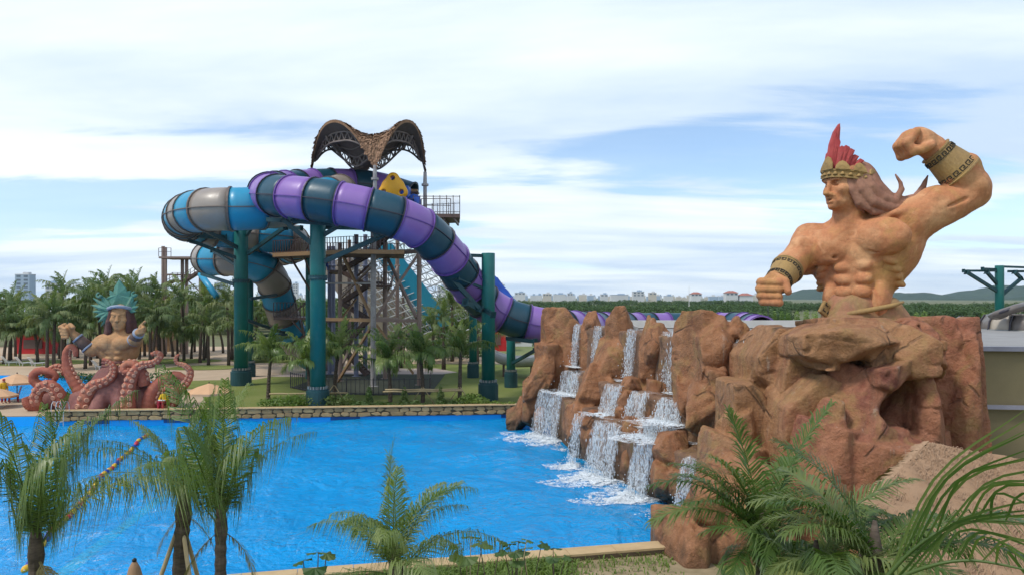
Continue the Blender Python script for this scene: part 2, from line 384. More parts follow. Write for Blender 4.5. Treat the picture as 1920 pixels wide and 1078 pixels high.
water_sheet('pool_water', POOL, ZW, water_height, .16)
water_sheet('far_pool_water', POOL2, -.16, lambda X, Y: .03*fbm(X*.6, Y*.6, X*0, 3), .5)
# vents in the far pool wall
fdir = Vector((44.9, 4.35, 0)).normalized(); fn = Vector((fdir.y, -fdir.x, 0))
for u, w in ((650, 1.9), (962, 1.6), (355, 2.0), (205, 2.0)):
    x = (u-960)*49.5/F_PX; y = 45.9+(x+44)*4.35/44.9; c = Vector((x, y, -.42)); b = MB()
    R = Matrix((fdir, -fn, Vector((0,0,1)))).transposed()
    b.box(c+fn*.012, (w*1.0, .024, .22), R); o = b.build('pool_grille', M['vent'])
    pos = {650:'left of the centre', 962:'nearest the rock cascade', 355:'right of the octopus statue', 205:'below the octopus statue'}[u]
    tag(o, f'dark blue outlet grille in far pool wall, {pos}', 'grille', 'outlet grilles of the wave pool')
# stone coping along the far and the near pool edge
M['cope_stone'] = mat('cope_stone', (.42,.28,.13,1), (.30,.19,.09,1), 3.0, .9, .5, 18, vary=.22)
M['cope_top'] = mat('cope_top', (.52,.37,.2,1), (.42,.29,.15,1), 2.0, .9, .3, 18)
M['mortar'] = mat('mortar', (.12,.085,.05,1), (.07,.05,.03,1), 4, .95, .3, 18)
def stone_variants(seed):
    out = []
    for q in range(6):
        g = random.Random(seed+q); n = 7; b = MB(); ang = sorted(g.uniform(0, 2*PI)*.15+2*PI*k/n for k in range(n))
        pr = [(max(-.5, min(.5, .62*math.cos(a)*g.uniform(.9, 1.15))), max(-.5, min(.5, .62*math.sin(a)*g.uniform(.9, 1.15)))) for a in ang]
        lo = [(x, -.5, z) for x, z in pr]; hi = [(x*.96, .4, z*.96) for x, z in pr]; md = [(x*.72, .5, z*.68) for x, z in pr]
        fs = [tuple(range(2*n, 3*n))[::-1]]
        for k in range(n):
            j = (k+1) % n; fs += [(k, k+n, j+n, j), (k+n, k+2*n, j+2*n, j+n)]
        b.add(lo+hi+md, fs); out.append(b.mesh('stone', M['cope_stone']))
    return out
ST = stone_variants(3)
def coping(label, a, c, zlo, ztop, depth, face, step, rows, up=True):
    a = Vector((*a, 0)); c = Vector((*c, 0)); d = (c-a); L = d.length; d.normalize(); nrm = Vector((d.y, -d.x, 0))*face
    root = thing('pool_coping', label, 'coping', a+Vector((0,0,zlo)))
    R = Matrix((d, nrm, Vector((0,0,1)))).transposed()
    b = MB(); b.box(a+d*L/2-nrm*depth/2+Vector((0,0,(zlo+ztop)/2)), (L, depth, ztop-zlo), R); b.build('core', M['mortar'], root)
    g = random.Random(7); s = 0
    while s < L-.02:                                             # capping slabs
        w = min(step*g.uniform(1.5, 2.2), L-s); b = MB(); b.box(a+d*(s+w/2)-nrm*(depth/2-.05)+Vector((0,0,ztop+.03+g.uniform(0,.008))), (w-.015, depth+.1, .06), R)
        o = b.build('slab', M['cope_top'], root); s += w
    hh = (ztop-zlo-.02)/rows
    for r in range(rows):
        s = g.uniform(0, .1)
        while s < L:
            w = step*g.uniform(.55, 1.25); o = link(bpy.data.objects.new('stone', g.choice(ST))); o.parent = root
            p = a+d*(s+w/2)+nrm*.005+Vector((0,0,zlo+hh*(r+.5)+g.uniform(-.035,.035)))
            rr = Matrix((d*(1 if g.random() < .5 else -1), nrm, Vector((0,0,1)))).transposed().to_4x4()
            o.matrix_parent_inverse = Matrix.Translation(-root.location)
            o.matrix_basis = Matrix.Translation(p) @ rr @ Matrix.Diagonal((w*.97, .09, hh*g.uniform(.9, 1.02), 1)); s += w
    return root
coping('tan stone-faced coping along the far edge of the wave pool', (-29.5,47.2), (.6,50.12), -.30, .30, .5, 1, .78, 2)
coping('low tan stone coping on the near edge of the wave pool', (5.6,22.55), (-9,19.2), -.1, .17, .5, 1, .75, 1)
# ================================================================ rock cascade
def rockmat(name, a, b, c, dark=(.055,.035,.025,1), wet=True, streak=.5):
    t = NT(name); p = t.pos(); n1 = t.noise(.55, 5, .6, None, .6); n2 = t.noise(2.6, 6, .65, None, .3); n3 = t.noise(14, 5, .7)
    col = t.ramp(n1, [(.30, a), (.50, b), (.70, c)])
    col = t.mix(t.ramp(n2, [(.40, .0), (.74, .75)]), col, tuple(min(1, x*1.25+.035) for x in b[:3])+(1,))
    n4 = t.noise(1.3, 6, .7, t.map(p, (1, 1, .22)), .8)                     # vertical weather streaks
    col = t.mix(t.ramp(n4, [(.50, 0.0), (.70, streak)]), col, dark); n7 = t.noise(1.7, 5, .7, t.map(p, (1.2, 1.2, .12)), .3); col = t.mix(t.ramp(n7, [(.63, 0.0), (.72, .5)]), col, (.42,.36,.30,1)); n8 = t.noise(.9, 4, .6, None, .9); col = t.mix(t.ramp(n8, [(.52, 0.0), (.66, .6)]), col, (.31,.19,.075,1))
    vo = t.vor(.55, vec=t.mix(.22, p, t.n.new('ShaderNodeTexNoise').outputs['Color']))
    ck = t.ramp(vo, [(.0, .0), (.022, 1.0)]); msk = t.ramp(t.noise(.8, 3), [(.5, 1.0), (.60, .0)])
    ck = t.mix(1.0, ck, msk, 'LIGHTEN')
    col = t.mix(t.ramp(ck, [(0, .65), (1, 0.0)]), col, dark)
    col = t.mix(.55, col, t.ramp(n3, [(.25, .55), (.75, 1.25)]), 'MULTIPLY')
    if wet:                                                             # algae and damp above the waterline
        sx = t.n.new('ShaderNodeSeparateXYZ'); t.l.new(p, sx.inputs[0]); zz = t.math('ADD', sx.outputs[2], t.math('MULTIPLY', n2, 1.6))
        w = t.ramp(t.math('MULTIPLY', zz, .25), [(.0, .9), (.42, 0.0)]); col = t.mix(w, col, (.045,.04,.03,1))
    hgt = t.math('ADD', t.math('ADD', t.math('MULTIPLY', n2, .8), t.math('MULTIPLY', n3, .22)), t.math('MULTIPLY', ck, .35))
    t.bump(hgt, 1.0, .16); return t.fin(col, .82, .3)
M['rock'] = rockmat('rock', (.245,.092,.040,1), (.30,.135,.060,1), (.175,.07,.034,1))
M['rock_tan'] = rockmat('rock_tan', (.28,.125,.056,1), (.32,.16,.072,1), (.25,.092,.050,1), wet=False)
M['rock_red'] = rockmat('rock_red', (.28,.092,.055,1), (.30,.125,.064,1), (.19,.058,.040,1), wet=False, streak=.5)
M['ledge'] = rockmat('ledge', (.16,.085,.05,1), (.22,.12,.07,1), (.11,.06,.04,1), streak=.7)
def L(u0, v0, u1, v1, d, ry, seed, R=None, **kw):
    c = P((u0+u1)/2, (v0+v1)/2, d); return crag(c, ((u1-u0)/2*d/F_PX*1.04, ry, (v1-v0)/2*d/F_PX*1.04), seed, R=rotm(*R) if R else None, **kw)
def rnoise(a=.10, s=.9):
    def f(x, y, z):
        w = vnoise(x*.7, y*.7, z*.7+4); r = fbm(x*1.7, y*1.7, z*1.2, 4); q = vnoise(x*1.1+w+9, y*1.1, z*.55+w); q2 = vnoise(x*.5+3, y*.5+w, z*1.6+w)
        return a*.42*r+a*1.1*np.maximum(0, .10-np.abs(q))*6+a*.7*np.maximum(0, .08-np.abs(q2))*6
    return f
def rock(label, lumps, m='rock', h=.095, nz=(.10, .9), name='boulder', crop=-1.4):
    c = lumps[0]; me = sdf_mesh(name, lumps, h, M[m], rnoise(*nz), crop=crop)
    return tag(put(name, me), label, 'rock', 'rocks of the waterfall cascade')
rock('tall far end rock of the cascade beside the purple slide exit', [
    L(1012,574,1094,700,47.6,2.0,11), L(1000,640,1070,800,47.4,2.0,12), L(978,700,1030,800,46.6,1.6,13), L(990,650,1040,760,46.0,1.4,14,(0,18,0)),
    L(1058,640,1092,720,46.2,1.0,15), L(1000,755,1024,815,44.4,1.0,18)])
rock('slim flat-topped rock between the two narrow top waterfalls at the far end', [L(1087,585,1132,720,44.6,1.0,21), L(1096,586,1128,640,44.2,.9,22)])
rock('long buttress rock sloping from the skyline down to the pool', [
    L(1132,573,1191,690,40.6,1.4,31), L(1112,622,1178,730,39.8,1.4,32,(0,22,0)), L(1082,680,1158,800,39.2,1.5,33,(0,24,0)), L(1058,745,1124,862,38.2,1.2,34,(0,8,0)), L(1128,700,1160,770,38.6,1.1,35), L(1054,760,1085,835,38.8,1.1,36)])
rock('square-topped rock standing between the two middle top waterfalls', [L(1193,594,1246,745,36.0,1.0,41), L(1206,602,1258,700,35.4,.9,42), L(1196,690,1240,765,35.6,.9,43)])
rock('broad double-humped rock left of the statue pedestal', [
    L(1260,578,1346,775,30.9,1.2,51), L(1316,586,1394,745,29.9,1.2,52), L(1362,590,1404,660,29.6,.9,54,(0,-12,0)), L(1266,690,1320,785,30.6,.9,55), L(1306,600,1372,740,29.5,.9,56)])
rock('leaning orange boulder bulging under the broad double-humped rock', [L(1284,700,1372,818,28.6,1.0,61,(0,28,0)), L(1318,672,1368,770,28.9,.9,62), L(1330,760,1380,835,28.2,.9,63)])
rock('hooked brown boulder between two stepped waterfalls', [L(1158,704,1208,752,35.4,.75,71), L(1152,728,1188,786,35.0,.7,72,(0,14,0)), L(1150,765,1180,802,34.6,.6,73)], h=.07, nz=(.06, 1.6))
rock('small dark-capped boulder overhanging the middle terrace', [L(1212,711,1252,760,34.0,.7,81), L(1210,748,1240,790,33.6,.6,82), L(1206,770,1238,806,33.2,.6,83)], h=.07, nz=(.06, 1.6))
rock('round brown boulder beside the thin lower waterfall', [L(1090,764,1143,812,36.4,.8,91), L(1088,795,1124,866,36.2,.7,92)], h=.07, nz=(.06, 1.5))
rock('egg-shaped brown boulder between the two wide lower waterfalls', [L(1162,778,1212,852,32.8,.8,101), L(1158,835,1198,905,32.4,.7,102)], h=.065, nz=(.06, 1.5))
rock('large block-like boulder right of the foamiest waterfall', [L(1224,809,1292,888,29.6,.95,111), L(1220,868,1262,935,29.2,.8,112), L(1248,872,1296,955,29.0,.9,113)], h=.065, nz=(.07, 1.3))
rock('brown rock wedge in front of the statue pedestal, dipping into the pool', [L(1258,880,1400,1200,22.6,1.9,121,(0,16,0),n=9,lo=.8), L(1234,960,1330,1220,22.0,1.4,122,n=9,lo=.8), L(1320,850,1470,1120,23.0,1.6,123,(0,12,0),n=9,lo=.8), L(1290,885,1370,1000,21.9,1.0,124,n=9)], 'rock', .075, (.06, .9))
rock('low dark rock at the foot of the far end rock on the lawn edge', [L(948,760,990,802,47.6,1.2,131), L(966,744,996,806,47.2,1.0,132)], h=.08)
# pedestal of the statue
rock('tan sloping rock face left of the statue pedestal', [L(1350,708,1450,860,26.4,1.7,141,n=9,lo=.82), L(1392,610,1500,770,27.0,2.0,142,n=10,lo=.8), L(1420,640,1545,880,26.0,1.9,143,(0,14,0),n=9,lo=.82), L(1352,740,1430,870,25.8,1.3,144,n=9), L(1440,760,1540,910,25.0,1.4,145,n=9),
    L(1310,820,1450,980,25.0,1.6,146,(0,16,0),n=9,lo=.82)], 'rock_tan', .08, (.06, .9))
KP1 = [L(1484,606,1690,674,23.8,1.5,151,(0,-1,0),n=12,lo=.78), L(1530,594,1725,660,24.9,1.8,152,n=10,lo=.8), L(1470,612,1560,690,24.5,1.6,165,n=9,lo=.84), L(1490,640,1700,800,25.9,1.9,153,n=8,lo=.86), L(1430,690,1560,920,24.8,1.6,166,(0,14,0),n=8,lo=.86), L(1630,606,1722,720,24.0,1.5,169,n=10,lo=.78), L(1590,640,1690,700,24.2,1.3,170,n=9),
       ell(P(1520,684,22.6), (.9,1.2,.13), rotm(0,6,0), .12, -1), ell(P(1500,690,22.8), (.3,.9,.3), None, .15, -1)]
rock('orange-brown overhanging slab directly under the flexing statue', KP1, 'rock_tan', .068, (.055, .9), 'pedestal_rock')
KP = [L(1470,800,1830,1200,24.8,2.0,150,n=9,lo=.86), L(1536,686,1676,900,23.6,1.5,154,(0,12,20),n=12,lo=.78), L(1500,770,1690,1060,23.4,1.7,164,(0,10,-10),n=11,lo=.8), L(1590,676,1704,770,23.6,1.4,155,(0,-16,0),n=11,lo=.78), L(1676,604,1752,1000,24.2,1.8,156,(0,-4,-10),n=10,lo=.82), L(1690,592,1740,720,24.8,1.6,171,(0,-14,0),n=9), L(1460,780,1600,1080,23.2,1.5,157,(0,14,0),n=9,lo=.84),
      L(1660,810,1780,1080,24.0,1.7,158,n=9,lo=.84), L(1512,742,1560,900,23.4,1.2,159,n=9), L(1600,690,1740,960,25.0,1.6,168,n=8,lo=.86),
      ell(P(1684,768,22.6), (.62,2.2,.52), rotm(0,-25,0), .35, -1), ell(P(1706,740,22.8), (.34,1.8,.42), None, .3, -1)]
rock('massive red rock face with a dark hollow below the overhanging slab', KP, 'rock_red', .068, (.055, .9), 'pedestal_rock')
rock('dark red upright block at the right end of the pedestal beside the beige wall', [L(1712,590,1824,1000,25.4,1.6,161,(0,-3,-12),n=10,lo=.80), L(1748,612,1822,1000,24.8,1.3,162,(0,3,0),n=10,lo=.8), L(1704,600,1770,980,25.6,1.5,163,n=8)], 'rock_red', .08, (.055, .9), 'pedestal_rock')
# stepped ledges that carry the water
WA = (Vector((6.6, 27.7, 0))-Vector((2.27, 42.5, 0))).normalized(); WN = Vector((-WA.y, WA.x, 0))   # along the wall, into the wall
def sbox(c, half, k=.15, rnd=.1, R=None):
    c = np.array(c, float); half = np.array(half, float); m = np.linalg.norm(half)
    def f(X, Y, Z):
        x, y, z = X-c[0], Y-c[1], Z-c[2]
        if R is not None: x, y, z = (R[0,j]*x+R[1,j]*y+R[2,j]*z for j in range(3))
        a, b, d = np.abs(x)-half[0]+rnd, np.abs(y)-half[1]+rnd, np.abs(z)-half[2]+rnd
        return np.sqrt(np.maximum(a,0)**2+np.maximum(b,0)**2+np.maximum(d,0)**2)+np.minimum(np.maximum(np.maximum(a,b),d),0)-rnd
    return (c-m, c+m, f, k, 1)
RW = np.array(Matrix((WN, -WA, Vector((0,0,1)))).transposed())
def tier(a, b, back, ztop, depth):
    a, b = Vector((a.x, a.y, 0)), Vector((b.x, b.y, 0)); d = (b-a).normalized(); nn = Vector((-d.y, d.x, 0)); R = np.array(Matrix((nn, -d, Vector((0,0,1)))).transposed())
    c = (a+b)/2+nn*(back/2+.12); c.z = (ztop-1.2)/2; return sbox(c, (back/2, (b-a).length/2+depth, (ztop+1.2)/2), R=R)
root = thing('cascade_ledge', 'dark wet rock ledges stepping up behind the waterfalls', 'ledge', (3, 36, -.6))
put('lower_ledge', sdf_mesh('lower_ledge', [tier(G(1035,736,2.05), G(1138,795,1.85), 3.0, 1.98, .8), tier(G(1138,795,1.85), G(1294,861,1.5), 3.0, 1.62, .6)], .12, M['ledge'], rnoise(.07, 1.2), crop=-1.3), root)
put('middle_ledge', sdf_mesh('middle_ledge', [tier(G(1071,698,3.3), G(1151,724,3.25), 3.4, 3.22, .6), tier(G(1151,724,3.25), G(1262,751,3.2), 3.4, 3.16, 1.2)], .12, M['ledge'], rnoise(.07, 1.2), crop=-1.3), root)
put('upper_ledge', sdf_mesh('upper_ledge', [tier(G(1081,609,5.85), G(1185,620,5.85), 2.0, 5.8, .6), tier(G(1185,620,5.85), G(1388,643,5.8), 2.0, 5.76, .6)], .12, M['ledge'], rnoise(.06, 1.2), crop=-1.3), root)
# ---- falling water
def fallmat():
    t = NT('falling_water'); p = t.pos(); n = t.noise(1.0, 4, .7, t.map(p, (9, 9, 1.3)), .2); n2 = t.noise(1.0, 3, .6, t.map(p, (26, 26, 5)))
    a = t.ramp(t.math('ADD', t.math('MULTIPLY', n, .65), t.math('MULTIPLY', n2, .35)), [(.44, .0), (.62, .46)])
    t.bump(n2, .6, .05); return t.fin((.78,.82,.85,1), .15, .6, Alpha=a)
M['fall'] = fallmat()
M['drop'] = mat('water_drops', (.84,.88,.91,1), (.76,.82,.86,1), 8, .2, 0, 0, .6, Alpha=.72)
t = NT('foam'); nf = t.noise(3.2, 6, .75, None, .4); nn2 = t.noise(16, 4, .7); t.bump(nn2, .9, .06)
M['foam'] = t.fin((.86,.91,.95,1), .6, .3, Alpha=t.ramp(t.math('ADD', t.math('MULTIPLY', nf, .7), t.math('MULTIPLY', nn2, .3)), [(.45, .0), (.60, .88)]))
def octa(b, c, w, l, ax=(0,0,1)):
    c = Vector(c); b.add([c+Vector((w,0,0)), c+Vector((0,w,0)), c-Vector((w,0,0)), c-Vector((0,w,0)), c+Vector(ax)*l, c-Vector(ax)*l],
                         [(0,1,4),(1,2,4),(2,3,4),(3,0,4),(1,0,5),(2,1,5),(3,2,5),(0,3,5)])
def waterfall(label, ua, va, ub, vb, zl, zb, out, n, foam=0.0, seed=1, w=.028):
    g = random.Random(seed); a, c = G(ua, va, zl), G(ub, vb, zl); od = -WN; root = thing('waterfall', label, 'waterfall', ((a.x+c.x)/2, (a.y+c.y)/2, zb), 'waterfalls of the rock cascade')
    H = zl-zb; sag = lambda s, f: .06*math.sin(3.1*f+seed)
    def pt(f, s, j=0.0):                                        # f along the lip, s down the fall
        q = a.lerp(c, f); o = out*math.sqrt(max(s, 0))*(1+.12*math.sin(9*f+seed))+j; e = (f-.5)*.10*s
        return q+od*(o-.12*(1-s))+(c-a)*e+Vector((0, 0, .06+.05*math.sin(7*f+seed)-(H+.06)*s))
    for k, (jj, nm) in enumerate(((0.0, 'sheet'), (.10, 'veil'))):
        V, Q = [], []; nu, ns = 12, 14
        for i in range(nu+1):
            for s in range(ns+1): V.append(pt(i/nu, (s/ns)**1.5, jj+g.uniform(-.02, .02)))
        for i in range(nu):
            for s in range(ns): q = i*(ns+1)+s; Q.append((q, q+1, q+ns+2, q+ns+1))
        put(nm, mesh_np(nm, V, Q, M['fall']), root)
    b = MB(); n = int(n*.9); w *= .72
    cl = [g.random() for _ in range(max(4, n//45))]
    for k in range(n):
        s = g.random()**.8; f = min(1.02, max(-.02, g.choice(cl)+g.gauss(0, .025) if g.random() < .75 else g.random()))
        octa(b, pt(f, s, g.gauss(.05, .05+.06*s)), w*g.uniform(.5, 1.1), w*g.uniform(2, 7 if s < .5 else 4))
    o = b.build('strands', M['drop'], root); o['kind'] = 'stuff'
    # water running over the ledge behind the lip
    V = []; Q = []; nu, ns = 10, 6
    for i in range(nu+1):
        for s in range(ns+1): p = a.lerp(c, i/nu)-od*(s*.16+.02); V.append((p.x, p.y, zl+.05+.05*vnoise(np.float64(p.x*3), np.float64(p.y*3), np.float64(0))))
    for i in range(nu):
        for s in range(ns): q = i*(ns+1)+s; Q.append((q, q+ns+1, q+ns+2, q+1))
    put('overflow', mesh_np('overflow', V, Q, M['fall']), root)
    if foam:
        b = MB(); m = pt(.5, 1); ln = (c-a).length; ld = (c-a).normalized()
        for k in range(int(800*foam)):
            r = abs(g.gauss(0, .75)); p = a.lerp(c, g.uniform(-.12, 1.12))+od*(out+r*foam*.9-.15); sz = g.uniform(.02, .07)*(1.25-min(r, 1)*.6)
            p.z = zb+(.02+.16*max(0, 1-r*1.4)*g.random() if zb < 0 else .03*g.random())
            if zb < 0: p.z += float(water_height(np.array([p.x]), np.array([p.y]))[0])
            octa(b, p, sz*1.25, sz*.6)
        for k in range(int(50*foam)):                          # thrown drops
            p = a.lerp(c, g.uniform(-.15, 1.15))+od*(out+g.gauss(.1, .3)); p.z = zb+g.random()**2*.9; octa(b, p, .022, .03)
        o = b.build('foam_crown', M['drop'], root); o['kind'] = 'stuff'
        V = []; Q = []; nr, na = 9, 30; ctr = a.lerp(c, .5)+od*(out+.45*foam)
        for i in range(nr+1):
            for k in range(na):
                an = 2*PI*k/na; rr = i/nr*(1+.22*math.sin(3*an+seed)+.15*math.sin(7*an+2*seed)); p = ctr+ld*math.cos(an)*rr*(ln*.75+.45)+od*math.sin(an)*rr*1.5*foam
                h = float(water_height(np.array([p.x]), np.array([p.y]))[0]) if zb < 0 else 0
                V.append((p.x, p.y, zb+h+.03+.10*foam*(1-i/nr)*(zb < 0)))
        for i in range(nr):
            for k in range(na): Q.append((i*na+k, (i+1)*na+k, (i+1)*na+(k+1) % na, i*na+(k+1) % na))
        put('foam', mesh_np('foam', V, Q, M['foam']), root)
    return root
waterfall('wide lower waterfall at the far end of the cascade', 1013,731,1055,741, 2.1, ZW, .42, 620, 1.0, 1)
waterfall('thin lower waterfall beside the round brown boulder', 1079,778,1093,781, 1.85, ZW, .35, 240, .6, 2)
waterfall('widest lower waterfall in the middle of the cascade', 1115,790,1163,800, 1.88, ZW, .45, 900, 1.15, 3)
waterfall('foamiest lower waterfall beside the block-like boulder', 1193,825,1228,833, 1.62, ZW, .45, 720, 1.3, 4)
waterfall('nearest lower waterfall half hidden behind the rock wedge', 1279,859,1309,864, 1.5, ZW, .3, 260, .7, 5)
waterfall('short step of falling water below the leftmost top waterfall', 1055,696,1088,701, 3.3, 2.1, .2, 200, .5, 6)
waterfall('stepped waterfall left of the hooked brown boulder', 1137,722,1165,727, 3.3, 1.95, .3, 320, .5, 7)
waterfall('stepped waterfall between hooked boulder and dark-capped boulder', 1185,736,1214,741, 3.22, 1.9, .28, 300, .4, 8)
waterfall('upper step of the nearest double cascade', 1242,747,1283,755, 3.2, 2.3, .3, 380, .7, 9)
waterfall('lower foaming step of the nearest double cascade', 1208,786,1274,798, 2.3, 1.65, .25, 420, .9, 10)
waterfall('leftmost narrow top waterfall at the far end', 1076,609,1087,610, 5.85, 3.35, .15, 260, .25, 11, .024)
waterfall('second narrow top waterfall beside the slim flat-topped rock', 1114,613,1127,614, 5.85, 3.35, .15, 220, 0, 12, .024)
waterfall('top waterfall left of the square-topped rock', 1178,619,1192,621, 5.85, 3.3, .18, 320, .3, 13, .026)
waterfall('top waterfall right of the square-topped rock', 1241,624,1264,627, 5.85, 3.25, .18, 460, .3, 14, .026)
waterfall('top waterfall right of the broad double-humped rock', 1380,640,1398,643, 5.8, 4.0, .15, 320, 0, 15, .024)
# ================================================================ building behind the rocks
M['beige'] = mat('beige_render', (.235,.19,.105,1), (.20,.16,.09,1), .7, .85, .25, 40)
M['concrete'] = mat('concrete', (.60,.58,.55,1), (.50,.48,.45,1), .8, .9, .2, 20)
M['flashing'] = mat('flashing', (.30,.29,.36,1), None, 2, .5)
hb = thing('pump_house', 'low beige building with grey roof edge behind the statue pedestal', 'building', (18, 36, 0))
b = MB(); b.add([(10.2,31,0),(14.0,27.3,0),(34,24.6,0),(34,50,0),(6.5,50,0),(6.5,40,0)]+[(10.2,31,5.6),(14.0,27.3,5.6),(34,24.6,5.6),(34,50,5.6),(6.5,50,5.6),(6.5,40,5.6)],
               [(0,1,7,6),(1,2,8,7),(2,3,9,8),(3,4,10,9),(4,5,11,10),(5,0,6,11)]); b.build('wall', M['beige'], hb)
b = MB(); b.add([(10.2,31,5.45),(14.0,27.3,5.45),(34,24.6,5.45),(34,50,5.45),(6.5,50,5.45),(6.5,40,5.45)], [(0,1,2,3,4,5)]); b.build('roof', mat('roof_membrane', (.30,.29,.28,1), (.24,.23,.22,1), .6, .9), hb)
b = MB(); b.bar((13.9,27.2,5.68), (34,24.5,5.68), .2, .16); b.build('roof_edge', M['flashing'], hb)
b = MB(); b.bar((6.6,49.8,5.75), (34,49.8,5.75), .3, .5); b.bar((6.6,40,5.75), (6.6,50,5.75), .3, .44); b.build('parapet', M['concrete'], hb)
b = MB(); b.bar((13.9,27.15,3.6), (34,24.45,3.6), .14, .14); b.build('pipe', M['flashing'], hb)
# ================================================================ tube slides
def gloss(name, c, c2, rough=.3):
    t = NT(name); col = t.ramp(t.noise(.9, 5, .6), [(.3, c), (.7, c2)]); st = t.noise(2.2, 5, .7, t.map(t.pos(), (1, 1, .35)))
    col = t.mix(t.ramp(st, [(.55, 0), (.8, .14)]), col, (.30,.28,.26,1)); return t.fin(col, t.ramp(t.noise(3, 4), [(.3, rough), (.7, rough+.16)]), .5)
M['purple'] = gloss('purple_fibreglass', (.23,.12,.385,1), (.265,.145,.41,1))
M['navy'] = gloss('navy_fibreglass', (.010,.056,.086,1), (.013,.066,.098,1))
M['cyan'] = gloss('blue_fibreglass', (.018,.255,.43,1), (.026,.29,.46,1))
M['taupe'] = gloss('taupe_fibreglass', (.27,.225,.19,1), (.31,.26,.22,1))
M['rib'] = mat('dark_flange', (.05,.045,.06,1), None, 3, .5)
M['rib_purple'] = mat('purple_flange', (.17,.08,.34,1), None, 3, .5)
M['rib_taupe'] = mat('taupe_flange', (.17,.13,.11,1), None, 3, .5)
M['teal'] = gloss('teal_paint', (.003,.115,.105,1), (.005,.145,.13,1), .38)
M['teal_dark'] = gloss('dark_teal_paint', (.004,.045,.055,1), (.006,.055,.065,1), .45)
M['bolt'] = mat('bolt_steel', (.32,.34,.33,1), None, 3, .4, Metallic=.6)
def frames(path):
    fr = []
    for i, p in enumerate(path):
        t = (path[min(i+1, len(path)-1)]-path[max(i-1, 0)]).normalized(); x = t.cross(Vector((0,0,1)))
        x = x.normalized() if x.length > .05 else (fr[-1][1] if fr else Vector((1,0,0))); fr.append((p, x, x.cross(t).normalized(), t))
    return fr
def tube_slide(name, label, pts, r, mats, ribs, seclen=1.9, per=5, n=26):
    path = spline([P(*q) for q in pts], 400); Ls = sum((path[i+1]-path[i]).length for i in range(399)); ns = round(Ls/seclen)
    path = spline([P(*q) for q in pts], ns*per+1); fr = frames(path); root = thing(name, label, 'water slide', (path[-1].x, path[-1].y, 0))
    ring = lambda f, rr, off=0: [f[0]+f[3]*off+(f[1]*math.cos(2*PI*k/n)+f[2]*math.sin(2*PI*k/n))*rr for k in range(n)]
    for s in range(ns):
        m = mats[s % len(mats)]; seg = fr[s*per:(s+1)*per+1]; b = MB(); vs = []; fs = []
        for f in seg: vs += ring(f, r)
        for f in seg: vs += ring(f, r-.05)
        w = len(seg)*n
        for i in range(len(seg)-1):
            for k in range(n):
                a, c = i*n+k, i*n+(k+1) % n; fs += [(a, c, c+n, a+n), (a+w, a+n+w, c+n+w, c+w)]
        for k in range(n):
            c = (k+1) % n; e = (len(seg)-1)*n; fs += [(k, k+w, c+w, c), (e+k, e+c, e+c+w, e+k+w)]
        b.add(vs, fs); sec = b.build('tube_section', M[m], root, True); b = MB(); rm = M[ribs[s % len(ribs)]]
        for f, o in ((seg[0], .0), (seg[-1], -.07)):
            vs = ring(f, r-.01, o)+ring(f, r+.09, o)+ring(f, r+.09, o+.065)+ring(f, r-.01, o+.065); fs = []
            for q in range(3):
                for k in range(n): a, c = q*n+k, q*n+(k+1) % n; fs.append((a, a+n, c+n, c))
            b.add(vs, fs)
        b.build('flange', rm, sec)
        for sd_ in (1, -1):
            e = [f[0]+f[1]*sd_*r for f in seg]; b = MB(); vs = []; fs = []
            for f, p in zip(seg, e): vs += [p-f[2]*.03-f[1]*sd_*.02, p-f[2]*.03+f[1]*sd_*.07, p+f[2]*.03+f[1]*sd_*.07, p+f[2]*.03-f[1]*sd_*.02]
            for i in range(len(e)-1):
                for k in range(4): a, c = i*4+k, i*4+(k+1) % 4; fs.append((a, c, c+4, a+4))
            b.add(vs, fs).build('seam', rm, sec)
    return path
PU = [(772,372,66),(705,352,66.5),(635,347,65),(575,350,62.5),(528,355,59),(504,360,55.3),(512,366,51.5),(560,371,49.3),(620,379,48.6),(690,393,48.6),(748,410,49.2),(797,435,50.6),(838,478,52.5),(872,525,55),(905,563,57),(945,590,57.6),(990,605,57.8),(1030,612,58.2),(1075,615,61),(1120,615,66),(1175,613,73),(1250,612,76),(1330,612,76),(1392,613,72),(1428,622,66)]
pu_path = tube_slide('tube_slide', 'purple and navy banded tube slide looping off the thatched tower', PU, 1.4, ['navy', 'purple'], ['rib', 'rib_purple'])
BL = [(640,362,62),(575,378,57),(520,388,54),(460,392,52.4),(405,393,52.2),(366,398,54),(345,407,58),(350,419,63),(395,430,66.5),(455,437,67.5),(510,443,68),(545,450,70),(553,462,74),(530,470,78),(470,474,80),(415,478,78),(390,483,74),(398,486,70.5),(440,488,69),(483,497,69),(508,520,70),(520,552,71.5),(531,590,73),(549,630,74.5),(580,664,76),(625,684,78)]
bl_path = tube_slide('tube_slide', 'blue and taupe banded tube slide spiralling down behind the purple one', BL, 1.5, ['taupe', 'cyan'], ['rib_taupe', 'rib_taupe'], 2.0)
